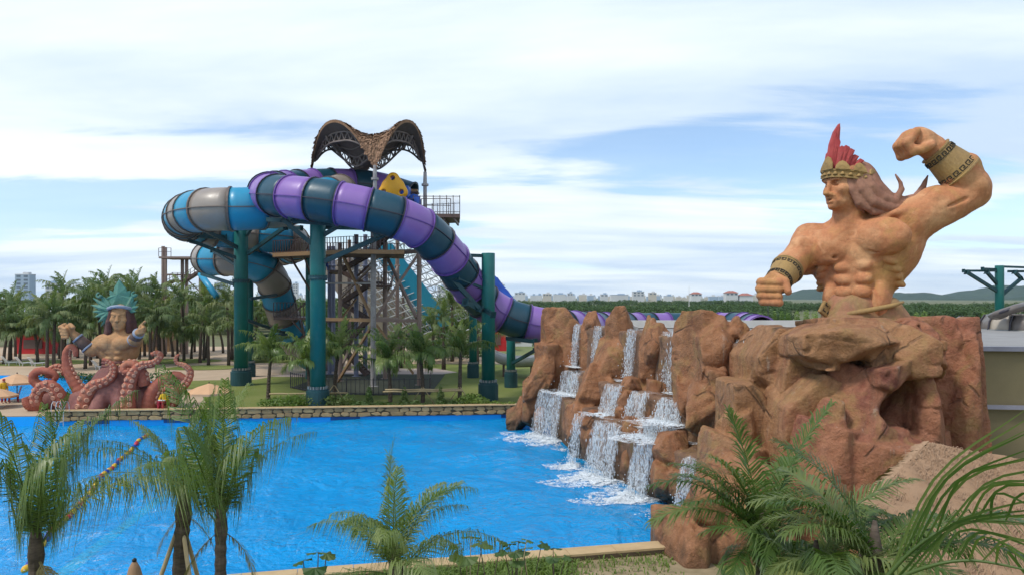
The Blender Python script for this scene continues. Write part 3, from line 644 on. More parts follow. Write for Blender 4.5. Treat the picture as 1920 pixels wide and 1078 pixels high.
# dangling saddle cradles under the tubes
def post(label, u, vt, vb, d, r, arms, ring=None, base=True):
    c = P(u, 0, d); zt = P(u, vt, d).z; root = thing('slide_support', label, 'support post', (c.x, d, 0), 'teal steel posts carrying the slides')
    b = MB(); b.lathe((c.x, d, 0), [(r, .05), (r, zt-.04), (r*.97, zt)], 28); b.build('pole', M['teal'], root, True).data.polygons.foreach_set('use_smooth', [True]*0 or [True]*len(root.children[-1].data.polygons))
    b = MB(); b.lathe((c.x, d, 0), [(r*1.5, 0), (r*1.5, 1.2), (r*1.34, 1.22), (r*1.34, 1.34), (r*1.02, 1.36)], 24); b.build('base_drum', M['teal_dark'], root)
    b = MB()
    for k in range(18):
        a = 2*PI*k/18; q = Vector((c.x+r*1.25*math.cos(a), d+r*1.25*math.sin(a), 1.34)); b.box(q+Vector((0,0,.09)), (.07,.07,.18)); b.bar((c.x+r*math.cos(a+.17), d+r*math.sin(a+.17), 1.36), (c.x+r*1.2*math.cos(a+.17), d+r*1.2*math.sin(a+.17), 1.36), .03, .3)
    b.build('anchor_bolts', M['bolt'], root)['kind'] = 'stuff'
    if ring:
        z = P(u, ring, d).z; b = MB(); b.lathe((c.x, d, z), [(r, -.12), (r*1.22, -.1), (r*1.22, -.02), (r*1.2, 0), (r*1.2, .02), (r*1.22, .04), (r*1.22, .12), (r, .14)], 24)
        for k in range(20): a = 2*PI*k/20; b.box((c.x+r*1.15*math.cos(a), d+r*1.15*math.sin(a), z), (.05,.05,.36))
        b.build('joint_flange', M['teal_dark'], root)
    for (a0, a1, w) in arms:
        b = MB(); p, q = P(*a0), P(*a1); b.bar(p, q, w, w*1.2); b.bar(p+(q-p)*.985, q, w*1.9, w*2); b.build('arm', M['teal_dark'], root)
    return root
post('tall teal post rising under the purple tube in front of the tower', 596, 408, 765, 50.7, .52,
     [((500,412,50.2),(676,424,50.2),.22), ((590,462,50.6),(528,410,50),.24), ((604,492,50.6),(742,432,50.2),.26), ((605,442,50.6),(652,414,50.2),.22), ((605,427,51),(690,429,51.5),.2), ((540,407,49.5),(556,398,49.5),.5), ((622,421,49),(646,410,49),.5), ((700,437,49.4),(738,425,49.4),.55)], 521)
post('tall teal post at the left under the blue and taupe tube', 452, 418, 715, 64, .58,
     [((446,465,63.6),(363,421,58),.24), ((444,484,63.6),(352,450,62),.24), ((363,424,58),(446,432,63.6),.2), ((465,476,63.8),(535,426,60),.24), ((457,424,63.8),(566,428,62),.22), ((463,440,63.8),(480,415,57),.22), ((378,514,68),(442,534,64.2),.22), ((444,498,64),(398,470,68),.2), ((460,599,65),(532,624,72),.22), ((460,629,65),(549,628,73),.22), ((320,436,60),(420,446,66),.36), ((470,560,66),(522,552,70),.22)], 527)
post('teal post standing free right of the purple drop', 915.5, 475, 750, 54.7, .49,
     [((905,480,54.5),(812,477,52),.2), ((788,458,51.5),(900,580,54),.26), ((905,522,54.5),(852,520,52.5),.18), ((905,540,54.5),(858,521,52.5),.16), ((905,578,54.6),(925,590,53.4),.24), ((900,582,54.4),(872,566,53),.3)])
post('slim teal post behind the lawn palms, left of the free-standing post', 887, 562, 712, 70, .37, [((887,575,69.8),(915,563,62),.24)])
post('short teal post beside the far end rock', 958, 636, 726, 62.5, .37, [((950,634,58),(1004,640,56),.24), ((960,681,62.3),(1004,656,58),.2)])
post('slim teal post just right of the tall left post', 467, 512, 704, 71, .40, [((467,520,71),(440,505,69),.24)])
# blue tarpaulin over the purple drop
b = MB(); vs = []; fs = []; pp = spline([P(922,534,57.8), P(945,560,58.2), P(968,585,58.4), P(990,602,58.4)], 16); g = random.Random(3)
for i, p in enumerate(pp):
    w = .95*(1-.55*i/15)
    for k in range(7): a = -.5+k/6; vs.append(p+Vector((a*w*.9, .5*a, .55+w*.25-1.5*w*a*a+.09*math.sin(5*k+i*1.3)+g.uniform(-.04,.04))))
for i in range(15):
    for k in range(6): q = i*7+k; fs.append((q, q+1, q+8, q+7))
b.add(vs, fs); o = b.build('tarpaulin', mat('tarpaulin', (.012,.07,.42,1), (.02,.11,.52,1), 2, .4, .4, 6), None, True); o.modifiers.new('s', 'SOLIDIFY').thickness = .03
tag(o, 'crumpled blue tarpaulin lying along the top of the purple drop', 'tarpaulin')
# ================================================================ stair tower
M['brown'] = mat('brown_steel', (.11,.068,.056,1), (.14,.088,.072,1), 2, .55)
M['tan'] = mat('tan_steel', (.33,.20,.10,1), (.27,.16,.08,1), 2, .6)
M['steelblue'] = mat('steel_blue', (.16,.18,.27,1), (.19,.20,.28,1), 2, .5)
M['silver'] = mat('silver_steel', (.36,.34,.33,1), (.22,.20,.20,1), 2, .4)
M['taubar'] = mat('taupe_steel', (.22,.155,.13,1), (.27,.19,.155,1), 2, .55)
M['rail'] = mat('rail_steel', (.09,.055,.05,1), None, 2, .5)
tw = thing('slide_tower', 'brown steel stair tower with platforms under the thatched canopy', 'tower', (-11.5, 66, 0))
COLS = [(618,73,462,'steelblue',.20),(625,76,462,'steelblue',.20),(637.5,67,455,'taubar',.19),(668,71,440,'steelblue',.22),(685,74,440,'steelblue',.22),(700,63,420,'silver',.24),(722,69,420,'taubar',.21),(786,64,430,'taubar',.2),(655,77,450,'taubar',.2),(745,76,430,'taubar',.2)]
for u, d, vt, m, r in COLS:
    c = P(u, vt, d); b = MB(); b.lathe((c.x, d, 0), [(r*2, 0), (r*2, .06), (r, .08), (r, c.z)], 14)
    b.lathe((c.x, d, P(u, 500, d).z), [(r, 0), (r*1.5, .03), (r*1.5, .15), (r, .18)], 14); b.build('column', M[m], tw, False)
BR = [((645,483,66),(698,598,63.3),'tan',.2),((784,477,64),(704,596,63.3),'taubar',.24),((727,485,68),(781,596,64),'taubar',.22),((697,611,63),(630,720,66),'tan',.2),((705,608,63.2),(775,700,64),'tan',.2),((780,609,64),(720,690,66),'taubar',.2),((637,560,67),(697,500,64),'taubar',.16),
      ((640,598,67),(668,560,70),'tan',.14),((762,446,64),(785,470,64),'brown',.18),((640,690,67),(668,620,70),'taubar',.18),((722,690,69),(745,620,74),'taubar',.18),((722,560,69),(745,500,74),'taubar',.16),((668,520,71),(722,470,69),'brown',.16)]
for a, c, m, w in BR: b = MB(); b.bar(P(*a), P(*c), w); b.build('brace', M[m], tw)
HB = [((608,598,67),(698,600,63),'tan',.28),((700,600,63),(786,601,64),'taubar',.26),((700,596,63.5),(745,597,74),'taubar',.22),((610,531,68),(703,531,63),'silver',.16),((735,476,66),(786,472,64),'taubar',.26),((735,470,74),(786,470,64),'taubar',.2),((618,599,73),(668,599,71),'taubar',.2),((668,530,71),(722,530,69),'brown',.2),((637,472,67),(700,474,63),'brown',.2)]
for a, c, m, w in HB: b = MB(); b.bar(P(*a), P(*c), w); b.build('beam', M[m], tw)
def slab(name, pts, z, th, m, parent):
    n = len(pts); b = MB(); b.add([(x, y, z) for x, y in pts]+[(x, y, z-th) for x, y in pts], [tuple(range(n)), tuple(range(n, 2*n))[::-1]]+[(k, k+n, (k+1) % n+n, (k+1) % n) for k in range(n)]); return b.build(name, M[m], parent)
def railing(parent, pts, h=1.1, gap=.9, m='rail', rails=(.55, 1.0), name='railing'):
    b = MB(); pts = [Vector(p) for p in pts]
    for p, q in zip(pts, pts[1:]):
        n = max(1, round((q-p).length/gap))
        for k in range(n+1): a = p.lerp(q, k/n); b.bar(a, a+Vector((0,0,h)), .06)
        for f in rails: b.bar(p+Vector((0,0,h*f)), q+Vector((0,0,h*f)), .05)
    return b.build(name, M[m], parent)
def bal(parent, pts, h=1.1, m='rail'):
    return railing(parent, pts, h, .18 if False else .32, m, (.08, 1.0))
xy = lambda u, d: ((u-960)*d/F_PX, d)
# walkway at mid height, top platform, lower landing
zA = P(600, 470, 62).z
slab('walkway_deck', [xy(512,66), xy(655,61), xy(758,62), xy(758,70), xy(655,68), xy(512,70)], zA, .28, 'brown', tw)
b = MB(); b.bar(Vector((*xy(512,65.9), zA-.15)), Vector((*xy(655,60.9), zA-.15)), .1, .34); b.bar(Vector((*xy(655,60.9), zA-.15)), Vector((*xy(758,61.9), zA-.15)), .1, .34); b.build('deck_edge', M['tan'], tw)
bal(tw, [Vector((*xy(512,66), zA)), Vector((*xy(655,61.1), zA)), Vector((*xy(720,61.8), zA))]); bal(tw, [Vector((*xy(512,70), zA)), Vector((*xy(655,68), zA)), Vector((*xy(758,70), zA))])
zT = P(800, 405, 62).z
slab('upper_deck', [xy(690,60), xy(862,60.5), xy(862,65), xy(800,66), xy(800,71), xy(600,71), xy(600,66)], zT, .3, 'brown', tw)
b = MB(); 
for f in range(9): x0, y0 = xy(700+f*19, 60.6); b.box((x0, y0+2.2, zT-.42), (.14, 4.4, .26))
b.build('joists', M['brown'], tw)
railing(tw, [Vector((*xy(775,60.6), zT)), Vector((*xy(862,60.6), zT)), Vector((*xy(862,65), zT)), Vector((*xy(800,66), zT))], 1.5, .55, rails=(.1, .95)); railing(tw, [Vector((*xy(690,60.1), zT)), Vector((*xy(775,60.6), zT))], 1.2, 1.0); railing(tw, [Vector((*xy(790,60.4), zT)), Vector((*xy(845,60.4), zT))], 1.2, 1.6)
railing(tw, [Vector((*xy(800,66), zT)), Vector((*xy(800,71), zT)), Vector((*xy(600,71), zT))], 1.3, 1.0)
M['glassrail'] = (lambda t: t.fin((.80,.84,.92,1), .12, .5, Alpha=.35))(NT('clear_panel'))
for k in range(4):
    a, c = Vector((*xy(812+k*12.5,60.75), zT+.1)), Vector((*xy(823+k*12.5,60.75), zT+.1)); b = MB(); b.add([a, c, c+Vector((0,0,1.3)), a+Vector((0,0,1.3))], [(0,1,2,3)]); b.build('clear_panel', M['glassrail'], tw)
# ramp slab from the top deck down to the walkway, dark underside
def stairs(parent, p, q, w, n, m='brown', name='stair_flight'):
    p, q = Vector(p), Vector(q); d = q-p; side = Vector((d.y, -d.x, 0)).normalized()*w/2; b = MB()
    b.bar(p+side, q+side, .09, .34); o = b.build(name, M[m], parent); b = MB(); b.bar(p-side, q-side, .09, .34); b.build('stringer', M[m], o)
    R = Matrix((Vector((d.x, d.y, 0)).normalized(), side.normalized(), Vector((0,0,1)))).transposed()
    tr = MB(); tr.box((0,0,0), (.30, w, .05)); me = tr.mesh('tread', M[m])
    for k in range(n):
        c = link(bpy.data.objects.new('tread', me)); c.parent = o; c.matrix_basis = Matrix.Translation(p+d*((k+.5)/n)) @ R.to_4x4()
    for s in (1, -1):
        b = MB()
        for k in range(0, n+1, 3): a = p+d*(k/n)+side*s; b.bar(a, a+Vector((0,0,1)), .045)
        b.bar(p+side*s+Vector((0,0,1)), q+side*s+Vector((0,0,1)), .05); b.build('handrail', M['rail'], o)
    return o
zL = [P(640, 535, 68).z, P(640, 600, 68).z]
slab('landing', [xy(690,66), xy(735,66), xy(735,72), xy(690,72)], zL[0], .2, 'brown', tw); slab('landing', [xy(618,68), xy(640,68), xy(640,75), xy(618,75)], (zL[0]+zA)/2, .2, 'brown', tw); slab('landing', [xy(610,68), xy(645,68), xy(645,75), xy(610,75)], zL[1], .2, 'brown', tw)
bal(tw, [Vector((*xy(690,66), zL[0])), Vector((*xy(735,66), zL[0]))])
for (u0, d0, z0), (u1, d1, z1) in (((690,69,zA),(640,69,(zA+zL[0])/2)), ((640,72,(zA+zL[0])/2),(690,72,zL[0])), ((690,69,zL[0]),(640,69,(zL[0]+zL[1])/2)), ((640,72,(zL[0]+zL[1])/2),(690,72,zL[1])), ((690,69,zL[1]),(640,69,zL[1]/2)), ((640,72,zL[1]/2),(690,72,.1)), ((752,66,zT-.2),(692,66,zA))):
    stairs(tw, (*xy(u0,d0), z0), (*xy(u1,d1), z1), 1.5, 12)
# lower balcony by the blue drop
zB = P(540, 594, 70).z
lb = slab('balcony_deck', [xy(513,69.5), xy(582,69), xy(582,73), xy(513,73)], zB, .25, 'brown', tw); bal(tw, [Vector((*xy(513,69.6), zB)), Vector((*xy(582,69.1), zB))], 1.35)
for a, c in (((582,640,70),(545,598,69.6)), ((565,600,69.3),(580,680,70)), ((582,560,69.3),(545,592,69.4)), ((540,475,66),(582,545,68)), ((570,480,66),(584,520,68))): b = MB(); b.bar(P(*a), P(*c), .14); b.build('brace', M['brown'], tw)
c = P(577, 600, 69); b = MB(); b.lathe((c.x, 69, 0), [(.2, 0), (.2, zA)], 12); b.build('column', M['teal'], tw)
# ================================================================ thatched canopy
M['thatch'] = mat('thatch', (.30,.185,.115,1), (.20,.12,.075,1), 5, .95, .8, 40, .1, (1,1,.5))
M['thatch_tuft'] = mat('thatch_tuft', (.36,.22,.14,1), (.20,.12,.08,1), 3, .95, .3, 30, .1)
M['underroof'] = mat('underroof', (.15,.12,.105,1), (.11,.09,.08,1), 3, .9, .3, 25)
rf = thing('thatched_canopy', 'twin-arched brown thatched canopy on steel columns over the slide tower', 'canopy', (-12.5, 64, zT))
CN, CR, CF, CL = P(703,322,59), P(797,334,63.3), P(676,345,69), P(584,334,64.5)
CR = CR.copy(); HC = 4.05
def roofp(s, t, off=0.0, spread=0.0):
    p = (CN*(1-s)+CR*s)*(1-t)+(CL*(1-s)+CF*s)*t; x, y = 2*s-1, 2*t-1
    ax, ay = (1-abs(x)**2.2), (1-abs(y)**2.2); z = ax*abs(y)**1.6+ay*abs(x)**1.6+.2*ax*ay
    e1, e2 = (CR-CN).normalized(), (CL-CN).normalized()
    p = p+e1*(x*abs(x)**3)*ay*1.0+e2*(y*abs(y)**3)*ax*1.0
    return p+Vector((0,0,z*HC+off))
def grid_shell(off, n=34):
    V = [roofp(i/n, j/n, off) for i in range(n+1) for j in range(n+1)]; Q = []
    for i in range(n):
        for j in range(n): q = i*(n+1)+j; Q.append((q, q+n+1, q+n+2, q+1))
    return V, Q
V, Q = grid_shell(.34); put('thatch', mesh_np('thatch', V, Q, M['thatch']), rf)
V, Q = grid_shell(.10); put('underside', mesh_np('underside', V, [q[::-1] for q in Q], M['underroof']), rf)
b = MB(); n = 34                                                         # rim closing the two shells
for e in range(4):
    for k in range(n):
        st = [lambda a: (a, 0), lambda a: (1, a), lambda a: (a, 1), lambda a: (0, a)][e]
        p0, p1 = roofp(*st(k/n), .34), roofp(*st((k+1)/n), .34); q0, q1 = roofp(*st(k/n), .10), roofp(*st((k+1)/n), .10); b.add([p0, p1, q1, q0], [(0,1,2,3)])
b.build('rim', M['thatch'], rf)
g = random.Random(11); b = MB()
for k in range(5200):                                                    # reed tufts lying downslope
    s, t = g.random(), g.random()
    if k < 1700:
        if g.random() < .5: s = g.choice((g.uniform(0, .02), g.uniform(.98, 1)))
        else: t = g.choice((g.uniform(0, .02), g.uniform(.98, 1)))
    p = roofp(s, t, .35); e = .01; gs, gt = (roofp(min(1, s+e), t, .35)-p), (roofp(s, min(1, t+e), .35)-p)
    if s > .985: gs = p-roofp(s-e, t, .35)
    if t > .985: gt = p-roofp(s, t-e, .35)
    nn = gs.cross(gt); nn.normalize()
    if nn.z < 0: nn = -nn
    dn = Vector((0,0,-1))+nn*nn.z
    if dn.length < .05: dn = gs
    dn.normalize(); sd_ = dn.cross(nn); w = g.uniform(.05, .12); l = g.uniform(.25, .5); dn = (dn+sd_*g.uniform(-.35,.35)).normalized()
    b.add([p-sd_*w, p+sd_*w, p+dn*l+sd_*w*.5+nn*g.uniform(.04,.13), p+dn*l-sd_*w*.5+nn*g.uniform(.04,.13)], [(0,1,2,3)])
b.build('reed_tufts', M['thatch_tuft'], rf)['kind'] = 'stuff'
M['truss'] = mat('truss_steel', (.20,.165,.15,1), (.16,.13,.12,1), 2, .6)
for e in range(4):
    for ins in (.06, .30):
        st = [lambda a: (a, ins), lambda a: (1-ins, a), lambda a: (a, 1-ins), lambda a: (ins, a)][e]
        up = [roofp(*st(.04+.92*k/22), -.02) for k in range(23)]; lo = [roofp(*st(.04+.92*k/22), -.02-.75*math.sin(PI*k/22)**.5) for k in range(23)]
        tr = MB(); tr.tube(up, .075, 6); tr.tube(lo, .085, 6); ch = tr.build('truss_arch', M['truss'], rf, True); w = MB()
        for k in range(22): w.bar(lo[k] if k % 2 else up[k], up[k+1] if k % 2 else lo[k+1], .07)
        w.build('web', M['truss'], ch)
    for ins in (.13, .22):
        st = [lambda a: (a, ins), lambda a: (1-ins, a), lambda a: (a, 1-ins), lambda a: (ins, a)][e]
        tr = MB(); tr.tube([roofp(*st(.05+.9*k/16), .03) for k in range(17)], .06, 6); tr.build('rafter', M['truss'], rf, True)
for c in (CN, CR, CF, CL):
    b = MB(); b.lathe((c.x, c.y, zT), [(.16, 0), (.16, c.z-zT-.7), (.30, c.z-zT-.68), (.30, c.z-zT-.5), (.17, c.z-zT-.48), (.14, c.z-zT+.5)], 14); b.build('column', M['silver'], rf, False)
# yellow clover raft and blue slide gate on the platform
c = P(737, 358, 61.2); pr = []
for a, rr in ((90, .78), (205, .78), (335, .78), (150, .48), (30, .48)): pr.append(ell((c.x+rr*math.cos(math.radians(a)), c.y, c.z+.2+rr*math.sin(math.radians(a))), (.52,.36,.52), None, .3))
pr.append(ell(c, (.78,.34,.74), None, .3))
for a, rr in ((90, .8), (205, .8), (335, .8)): pr.append(ell((c.x+rr*math.cos(math.radians(a)), c.y, c.z+.2+rr*math.sin(math.radians(a))), (.2,.9,.2), None, .08, -1))
o = put('raft', sdf_mesh('raft', pr, .06, mat('yellow_vinyl', (.72,.36,.012,1), (.66,.31,.01,1), 2, .35))); tag(o, 'yellow clover-shaped inflatable raft standing upright on the top platform', 'raft')
bt = thing('start_gate', 'blue fibreglass start gate beside the yellow raft', 'slide entry', P(765, 405, 62.8)); M['royal'] = gloss('royal_blue', (.01,.075,.40,1), (.015,.095,.46,1), .35)
b = MB(); vs = [P(748,350,62.6), P(766,348,62.6), P(767,392,62.6), P(752,378,62.6)]; vs2 = [p+Vector((0,1.6,0)) for p in vs]; b.add(vs+vs2, [(3,2,1,0),(4,5,6,7),(0,1,5,4),(1,2,6,5),(2,3,7,6),(3,0,4,7)]); smooth_mod(b.build('panel', M['royal'], bt), .08)
b = MB(); b.tube(spline([P(768,378,62.4), P(777,373,62.2), P(783,380,62.0), P(786,386,61.8)], 10), [.22,.34,.4,.42,.42,.4,.36,.3,.24,.16], 10); b.build('spout', M['royal'], bt, True)
b = MB()
for k in range(3): b.box(P(750+k*.5, 356+k*7, 62.55), (.9,.06,.08))
b.build('ridge', M['royal'], bt)
bx = thing('kiosk', 'small brown control kiosk at the right of the top platform', 'kiosk', P(775, 405, 65)); b = MB(); b.box(P(775, 380, 65), (.8,.8,2.2)); b.build('cabinet', M['tan'], bx); b = MB(); b.box(P(775, 362, 64.6)+Vector((0,-.05,0)), (.95,1.0,.12)); b.build('lid', M['brown'], bx)
# ================================================================ statues
def skinmat(name, a, b, c, dirt=(.10,.075,.05,1), damt=.5, sc=1.0):
    t = NT(name); n1 = t.noise(.7*sc, 5, .6, None, .5); n2 = t.noise(2.8*sc, 6, .7, None, .3); n3 = t.noise(11*sc, 5, .7)
    col = t.ramp(n1, [(.3, a), (.5, b), (.7, c)]); col = t.mix(t.ramp(n2, [(.56, 0), (.78, damt)]), col, dirt)
    col = t.mix(.5, col, t.ramp(n3, [(.25, .6), (.75, 1.25)]), 'MULTIPLY'); n5 = t.noise(1.6*sc, 5, .7, t.map(t.pos(), (1,1,.3)), .6); col = t.mix(t.ramp(n5, [(.55, 0), (.72, .45)]), col, dirt); n6 = t.noise(1.2*sc, 4, .6, None, 1.0); col = t.mix(t.ramp(n6, [(.58, 0), (.72, .35)]), col, tuple(min(1, x*1.35+.05) for x in a[:3])+(1,)); cr_ = t.ramp(t.vor(.8*sc, vec=t.mix(.25, t.pos(), t.n.new('ShaderNodeTexNoise').outputs['Color'])), [(0, 0.0), (.012, 1.0)])
    cr_ = t.mix(1.0, cr_, t.ramp(t.noise(1.1*sc, 2), [(.53, 1.0), (.62, .3)]), 'LIGHTEN'); col = t.mix(t.ramp(cr_, [(0, .4), (1, 0.0)]), col, dirt)
    t.bump(t.math('ADD', t.math('ADD', t.math('MULTIPLY', n3, .3), t.math('MULTIPLY', n2, .5)), t.math('MULTIPLY', cr_, .25)), .45, .08); return t.fin(col, .78, .3)
M['skin'] = skinmat('statue_skin', (.60,.325,.16,1), (.49,.20,.092,1), (.46,.265,.09,1), dirt=(.24,.105,.052,1))
M['hair'] = skinmat('statue_hair', (.36,.185,.12,1), (.29,.135,.09,1), (.40,.225,.15,1), damt=.35)
M['gold'] = skinmat('statue_gold', (.40,.25,.09,1), (.33,.21,.085,1), (.28,.18,.08,1), damt=.6)
M['feather'] = skinmat('statue_feather', (.46,.085,.075,1), (.40,.055,.06,1), (.48,.14,.10,1), damt=.35)
M['glyph'] = mat('glyph_dark', (.035,.028,.02,1), None, 3, .8)
M['sash'] = skinmat('statue_sash', (.40,.15,.11,1), (.30,.19,.085,1), (.36,.13,.10,1), damt=.4)
s0 = 25/F_PX; O0 = P(1610, 591, 26.1)
def fix(me, s=s0, o=O0):
    me.transform(Matrix.Translation(o) @ Matrix.Scale(s, 4)); me.update(); return me
ca, sa = .755, .656
B = lambda X, Y, Z: (X*ca-Y*sa+4*min(1, max(0, Z/120)), -X*sa-Y*ca, Z+X*.17*min(1, max(0, (Z-20)/130)))
RB = np.array([[ca, -sa, 0], [-sa, -ca, 0], [0, 0, 1]])
Q3 = lambda u, v, b: (u-1622, b, 590-v)
def rdir(dx, dz, dy=0): return np.array(Vector((dx, dy, dz)).to_track_quat('X', 'Z').to_matrix())
st = thing('statue', 'giant bare-chested statue flexing one arm, red feather crown, on the rock pedestal', 'statue', O0)
hf, hs, HCn = Vector((-.95,-.31,0)), Vector((.31,-.95,0)), Vector((-30,-18,250))
H = lambda F, Sd, Z: tuple(HCn+hf*F+hs*Sd+Vector((0,0,Z)))
RH = np.array(Matrix((hf, hs, Vector((0,0,1)))).transposed())
body = [ell(B(0,-2,10), (52,42,66), RB, 16), ell(B(0,0,70), (58,45,52), RB, 22), ell(B(2,-4,124), (92,58,58), RB, 28), ell(B(0,-12,156), (100,42,32), RB, 24)]
for sgn in (1, -1):
    body += [ell(B(80*sgn,-20,122), (25,38,54), RB @ rotm(0, 14*sgn, 0), 24), ell(B(58*sgn,-12,80), (16,34,38), RB @ rotm(0, 16*sgn, 0), 24), ell(B(49*sgn,40,140), (50,28,37), RB, 3.5), ell(B(45*sgn,18,30), (17,26,36), RB, 8)]
    for i, z in enumerate((94, 70, 46, 16)): body.append(ell(B((19-i)*sgn, 42-1.5*i-(3 if i == 3 else 0), z), (19-i,12,12.8 if i < 3 else 20), RB, 3))
    for i in range(4): body.append(ell(B((58+3*i)*sgn, 34-11*i, 100-13*i), (18,12,8.5), RB @ rotm(0, 30*sgn, 0), 3.5))
body += [cone((-24,-8,165), (-22,-14,230), 32, 28, 12), cone((-15,4,200), B(72,-14,174), 20, 26, 14), cone((-27,6,192), B(-66,-10,166), 15, 20, 14), cone(H(-8,28,-26), B(-4,36,172), 7, 6, 5), cone(H(-2,-24,-28), B(-8,36,172), 7, 6, 5), cone(B(6,40,170), B(78,20,184), 7, 6, 8), cone(B(-6,40,170), B(-76,20,178), 7, 6, 8)]
# head
body += [ell(H(-6,0,8), (42,33,42), RH, 6), ell(H(9,0,17), (33,29,27), RH, 10), ell(H(13,0,-13), (29,26,37), RH, 12), ell(H(17,0,-33), (25,21,15), RH, 8), ell(H(34,0,-41), (9,10,7.5), RH, 5),
         cone(H(39,0,8), H(48,0,-14), 3.5, 6, 4), ell(H(49,0,-17), (7,7,5), RH, 3), cone(H(37,-17,10), H(40,-4,9), 4.5, 4.5, 4), cone(H(37,17,10), H(40,4,9), 4.5, 4.5, 4)]
for sg in (1, -1):
    body += [ell(H(43,7*sg,-18), (6,4,4.5), RH, 2.5), ell(H(27,19*sg,-10), (12,9,9), RH, 8), ell(H(39,12.5*sg,2), (7,8,4.6), RH, 3, -1), ell(H(31,13*sg,2), (7.5,7.5,5), RH, 1.2), cone(H(41,12*sg,-20), H(35,15*sg,-33), 2.4, 2, 3), ell(H(-4,33*sg,-6), (8,5,12), RH, 3)]
body += [cone(H(38,-9,-25), H(38,9,-25), 3.6, 3.6, 2), ell(H(42,0,-24.5), (4,6,3), RH, 2), ell(H(41,0,-33), (4.5,9,3.6), RH, 2), ell(H(43,0,-29), (8,9.5,1.7), RH, 1, -1)]
for sg in (1, -1): pass
# raised arm (to the right in the picture)
RA = lambda x, y, z: (82+(x-82)*.90, y+16, z)
SH, EL, WR = (82,-44,184), RA(203,-70,231), RA(126,-62,314)
body += [ell((90,-44,184), (40,38,37), None, 14), cone(SH, EL, 39, 30, 12), ell(RA(140,-64,190), (60,29,23), rdir(115,45), 6), ell(RA(122,-68,219), (38,27,25), rdir(115,40), 4), ell(RA(207,-70,236), (22,25,25), None, 7),
         cone(RA(197,-70,246), WR, 34, 23, 6), ell(RA(176,-72,272), (31,33,38), rdir(-65,70), 8), cone(RA(60,-62,200), RA(170,-94,214), 3, 2, 4), cone(RA(80,-66,214), RA(126,-96,206), 2.6, 2, 3)]
body += [cone(RA(122,-62,317), RA(94,-62,334), 22, 23, 8), ell(RA(98,-62,330), (22,28,21), rdir(-30,18), 8)]
for i, bo in enumerate((-21, -7, 7, 21)):
    k = (0, 3, 2, -2)[i]; body += [cone(RA(76-k,-62+bo,343), RA(58-k,-62+bo,324), 9.5, 8.5, 2.5), cone(RA(58-k,-62+bo,324), RA(70,-62+bo,306), 8.5, 8, 2), cone(RA(70,-62+bo,306), RA(90,-62+bo,312), 8, 8, 4)]
body += [cone(RA(104,-86,318), RA(82,-90,308), 10, 8.5, 4), cone(RA(82,-90,308), RA(66,-84,312), 8.5, 7, 2)]
body += [cone(RA(112,-94,196), RA(170,-98,216), 1.5, 1.5, 6, -1)]
# lowered arm (to the left in the picture)
SH2, EL2, WR2 = (-72,54,148), (-131,6,98), (-170,-30,66)
body += [ell((-76,50,146), (33,34,38), None, 16), cone(SH2, EL2, 32, 26, 12), ell((-100,22,124), (24,24,36), rdir(-50,-50,-40), 9), ell((-92,46,112), (24,23,38), rdir(-50,-50,-40), 9), cone(EL2, WR2, 28, 20, 8), ell((-142,-4,94), (30,24,24), rdir(-36,-40,-40), 8), cone(WR2, (-186,-40,54), 19, 19, 6), ell((-188,-42,50), (18,20,28), None, 6)]
for i, z in enumerate((64, 51, 38, 27)):
    k = (10, 12, 10, 6)[i]; body += [cone((-192-k,-30,z), (-197-k,-52,z), 8, 8, 3), cone((-197-k,-52,z), (-180,-66,z-1), 7.6, 7.2, 1.5), cone((-180,-66,z-1), (-174,-50,z), 7, 7, 3)]
body += [cone((-182,-46,74), (-168,-62,64), 10, 9, 4), cone((-168,-62,64), (-165,-72,46), 8.5, 7, 2)]
body += [cone(B(0,64,166), B(0,50,10), 3.5, 2.5, 6, -1), cone(B(-30,58,116), B(-86,34,118), 2.5, 2, 6, -1), cone(B(30,58,116), B(86,34,118), 2.5, 2, 6, -1), cone(B(38,50,100), B(40,42,10), 2.2, 2, 6, -1), cone(B(-38,50,100), B(-40,42,10), 2.2, 2, 6, -1), cone(B(84,40,170), B(96,24,130), 3, 2, 7, -1), cone(B(-80,44,160), B(-92,24,124), 3, 2, 7, -1)]
nz = lambda x, y, z: 1.3*fbm(x*.05, y*.05, z*.05, 3)
put('body', fix(sdf_mesh('body', body, 2.0, M['skin'], nz)), st)
# hair
hair = [ell((-14,-16,262), (41,34,38), None, 4), ell((-2,-20,245), (34,34,40), None, 6)]
def strand(pts, rs, k=3.0): return chain([Q3(*p) for p in pts], rs, k, 1.5)
for p, r in (([(1578,320,-44),(1586,350,-50),(1599,376,-53),(1626,394,-54),(1662,396,-52)], (7,8,8,7,3)), ([(1591,320,-46),(1603,350,-54),(1622,376,-57),(1656,387,-55),(1694,384,-54)], (9,11,11,9,4)),
             ([(1606,320,-45),(1620,346,-52),(1641,369,-54),(1672,378,-51),(1704,372,-48)], (9,11,11,9,5)), ([(1622,321,-40),(1637,346,-46),(1657,365,-47),(1688,372,-44),(1712,360,-42)], (9,10,10,8,3)),
             ([(1637,326,-28),(1650,348,-35),(1665,364,-38),(1694,374,-38)], (8,9,8,4)), ([(1596,352,-50),(1606,374,-52),(1622,391,-50),(1650,400,-46)], (6,7,6,3)), ([(1585,335,-46),(1590,358,-49),(1600,380,-47),(1614,394,-40)], (5,6,6,2)),
             ([(1650,384,-54),(1667,372,-55),(1678,352,-54),(1676,340,-54),(1667,324,-53)], (7,6.5,5,3.5,1.5)), ([(1690,376,-44),(1713,368,-36),(1729,350,-30),(1743,321,-26)], (8,8,7,1.5)), ([(1640,330,0),(1655,360,5),(1680,372,-5),(1705,372,-20)], (11,10,8,5)), ([(1600,330,22),(1612,365,30),(1640,385,24),(1670,388,4)], (12,13,11,5))): hair += strand(p, r)
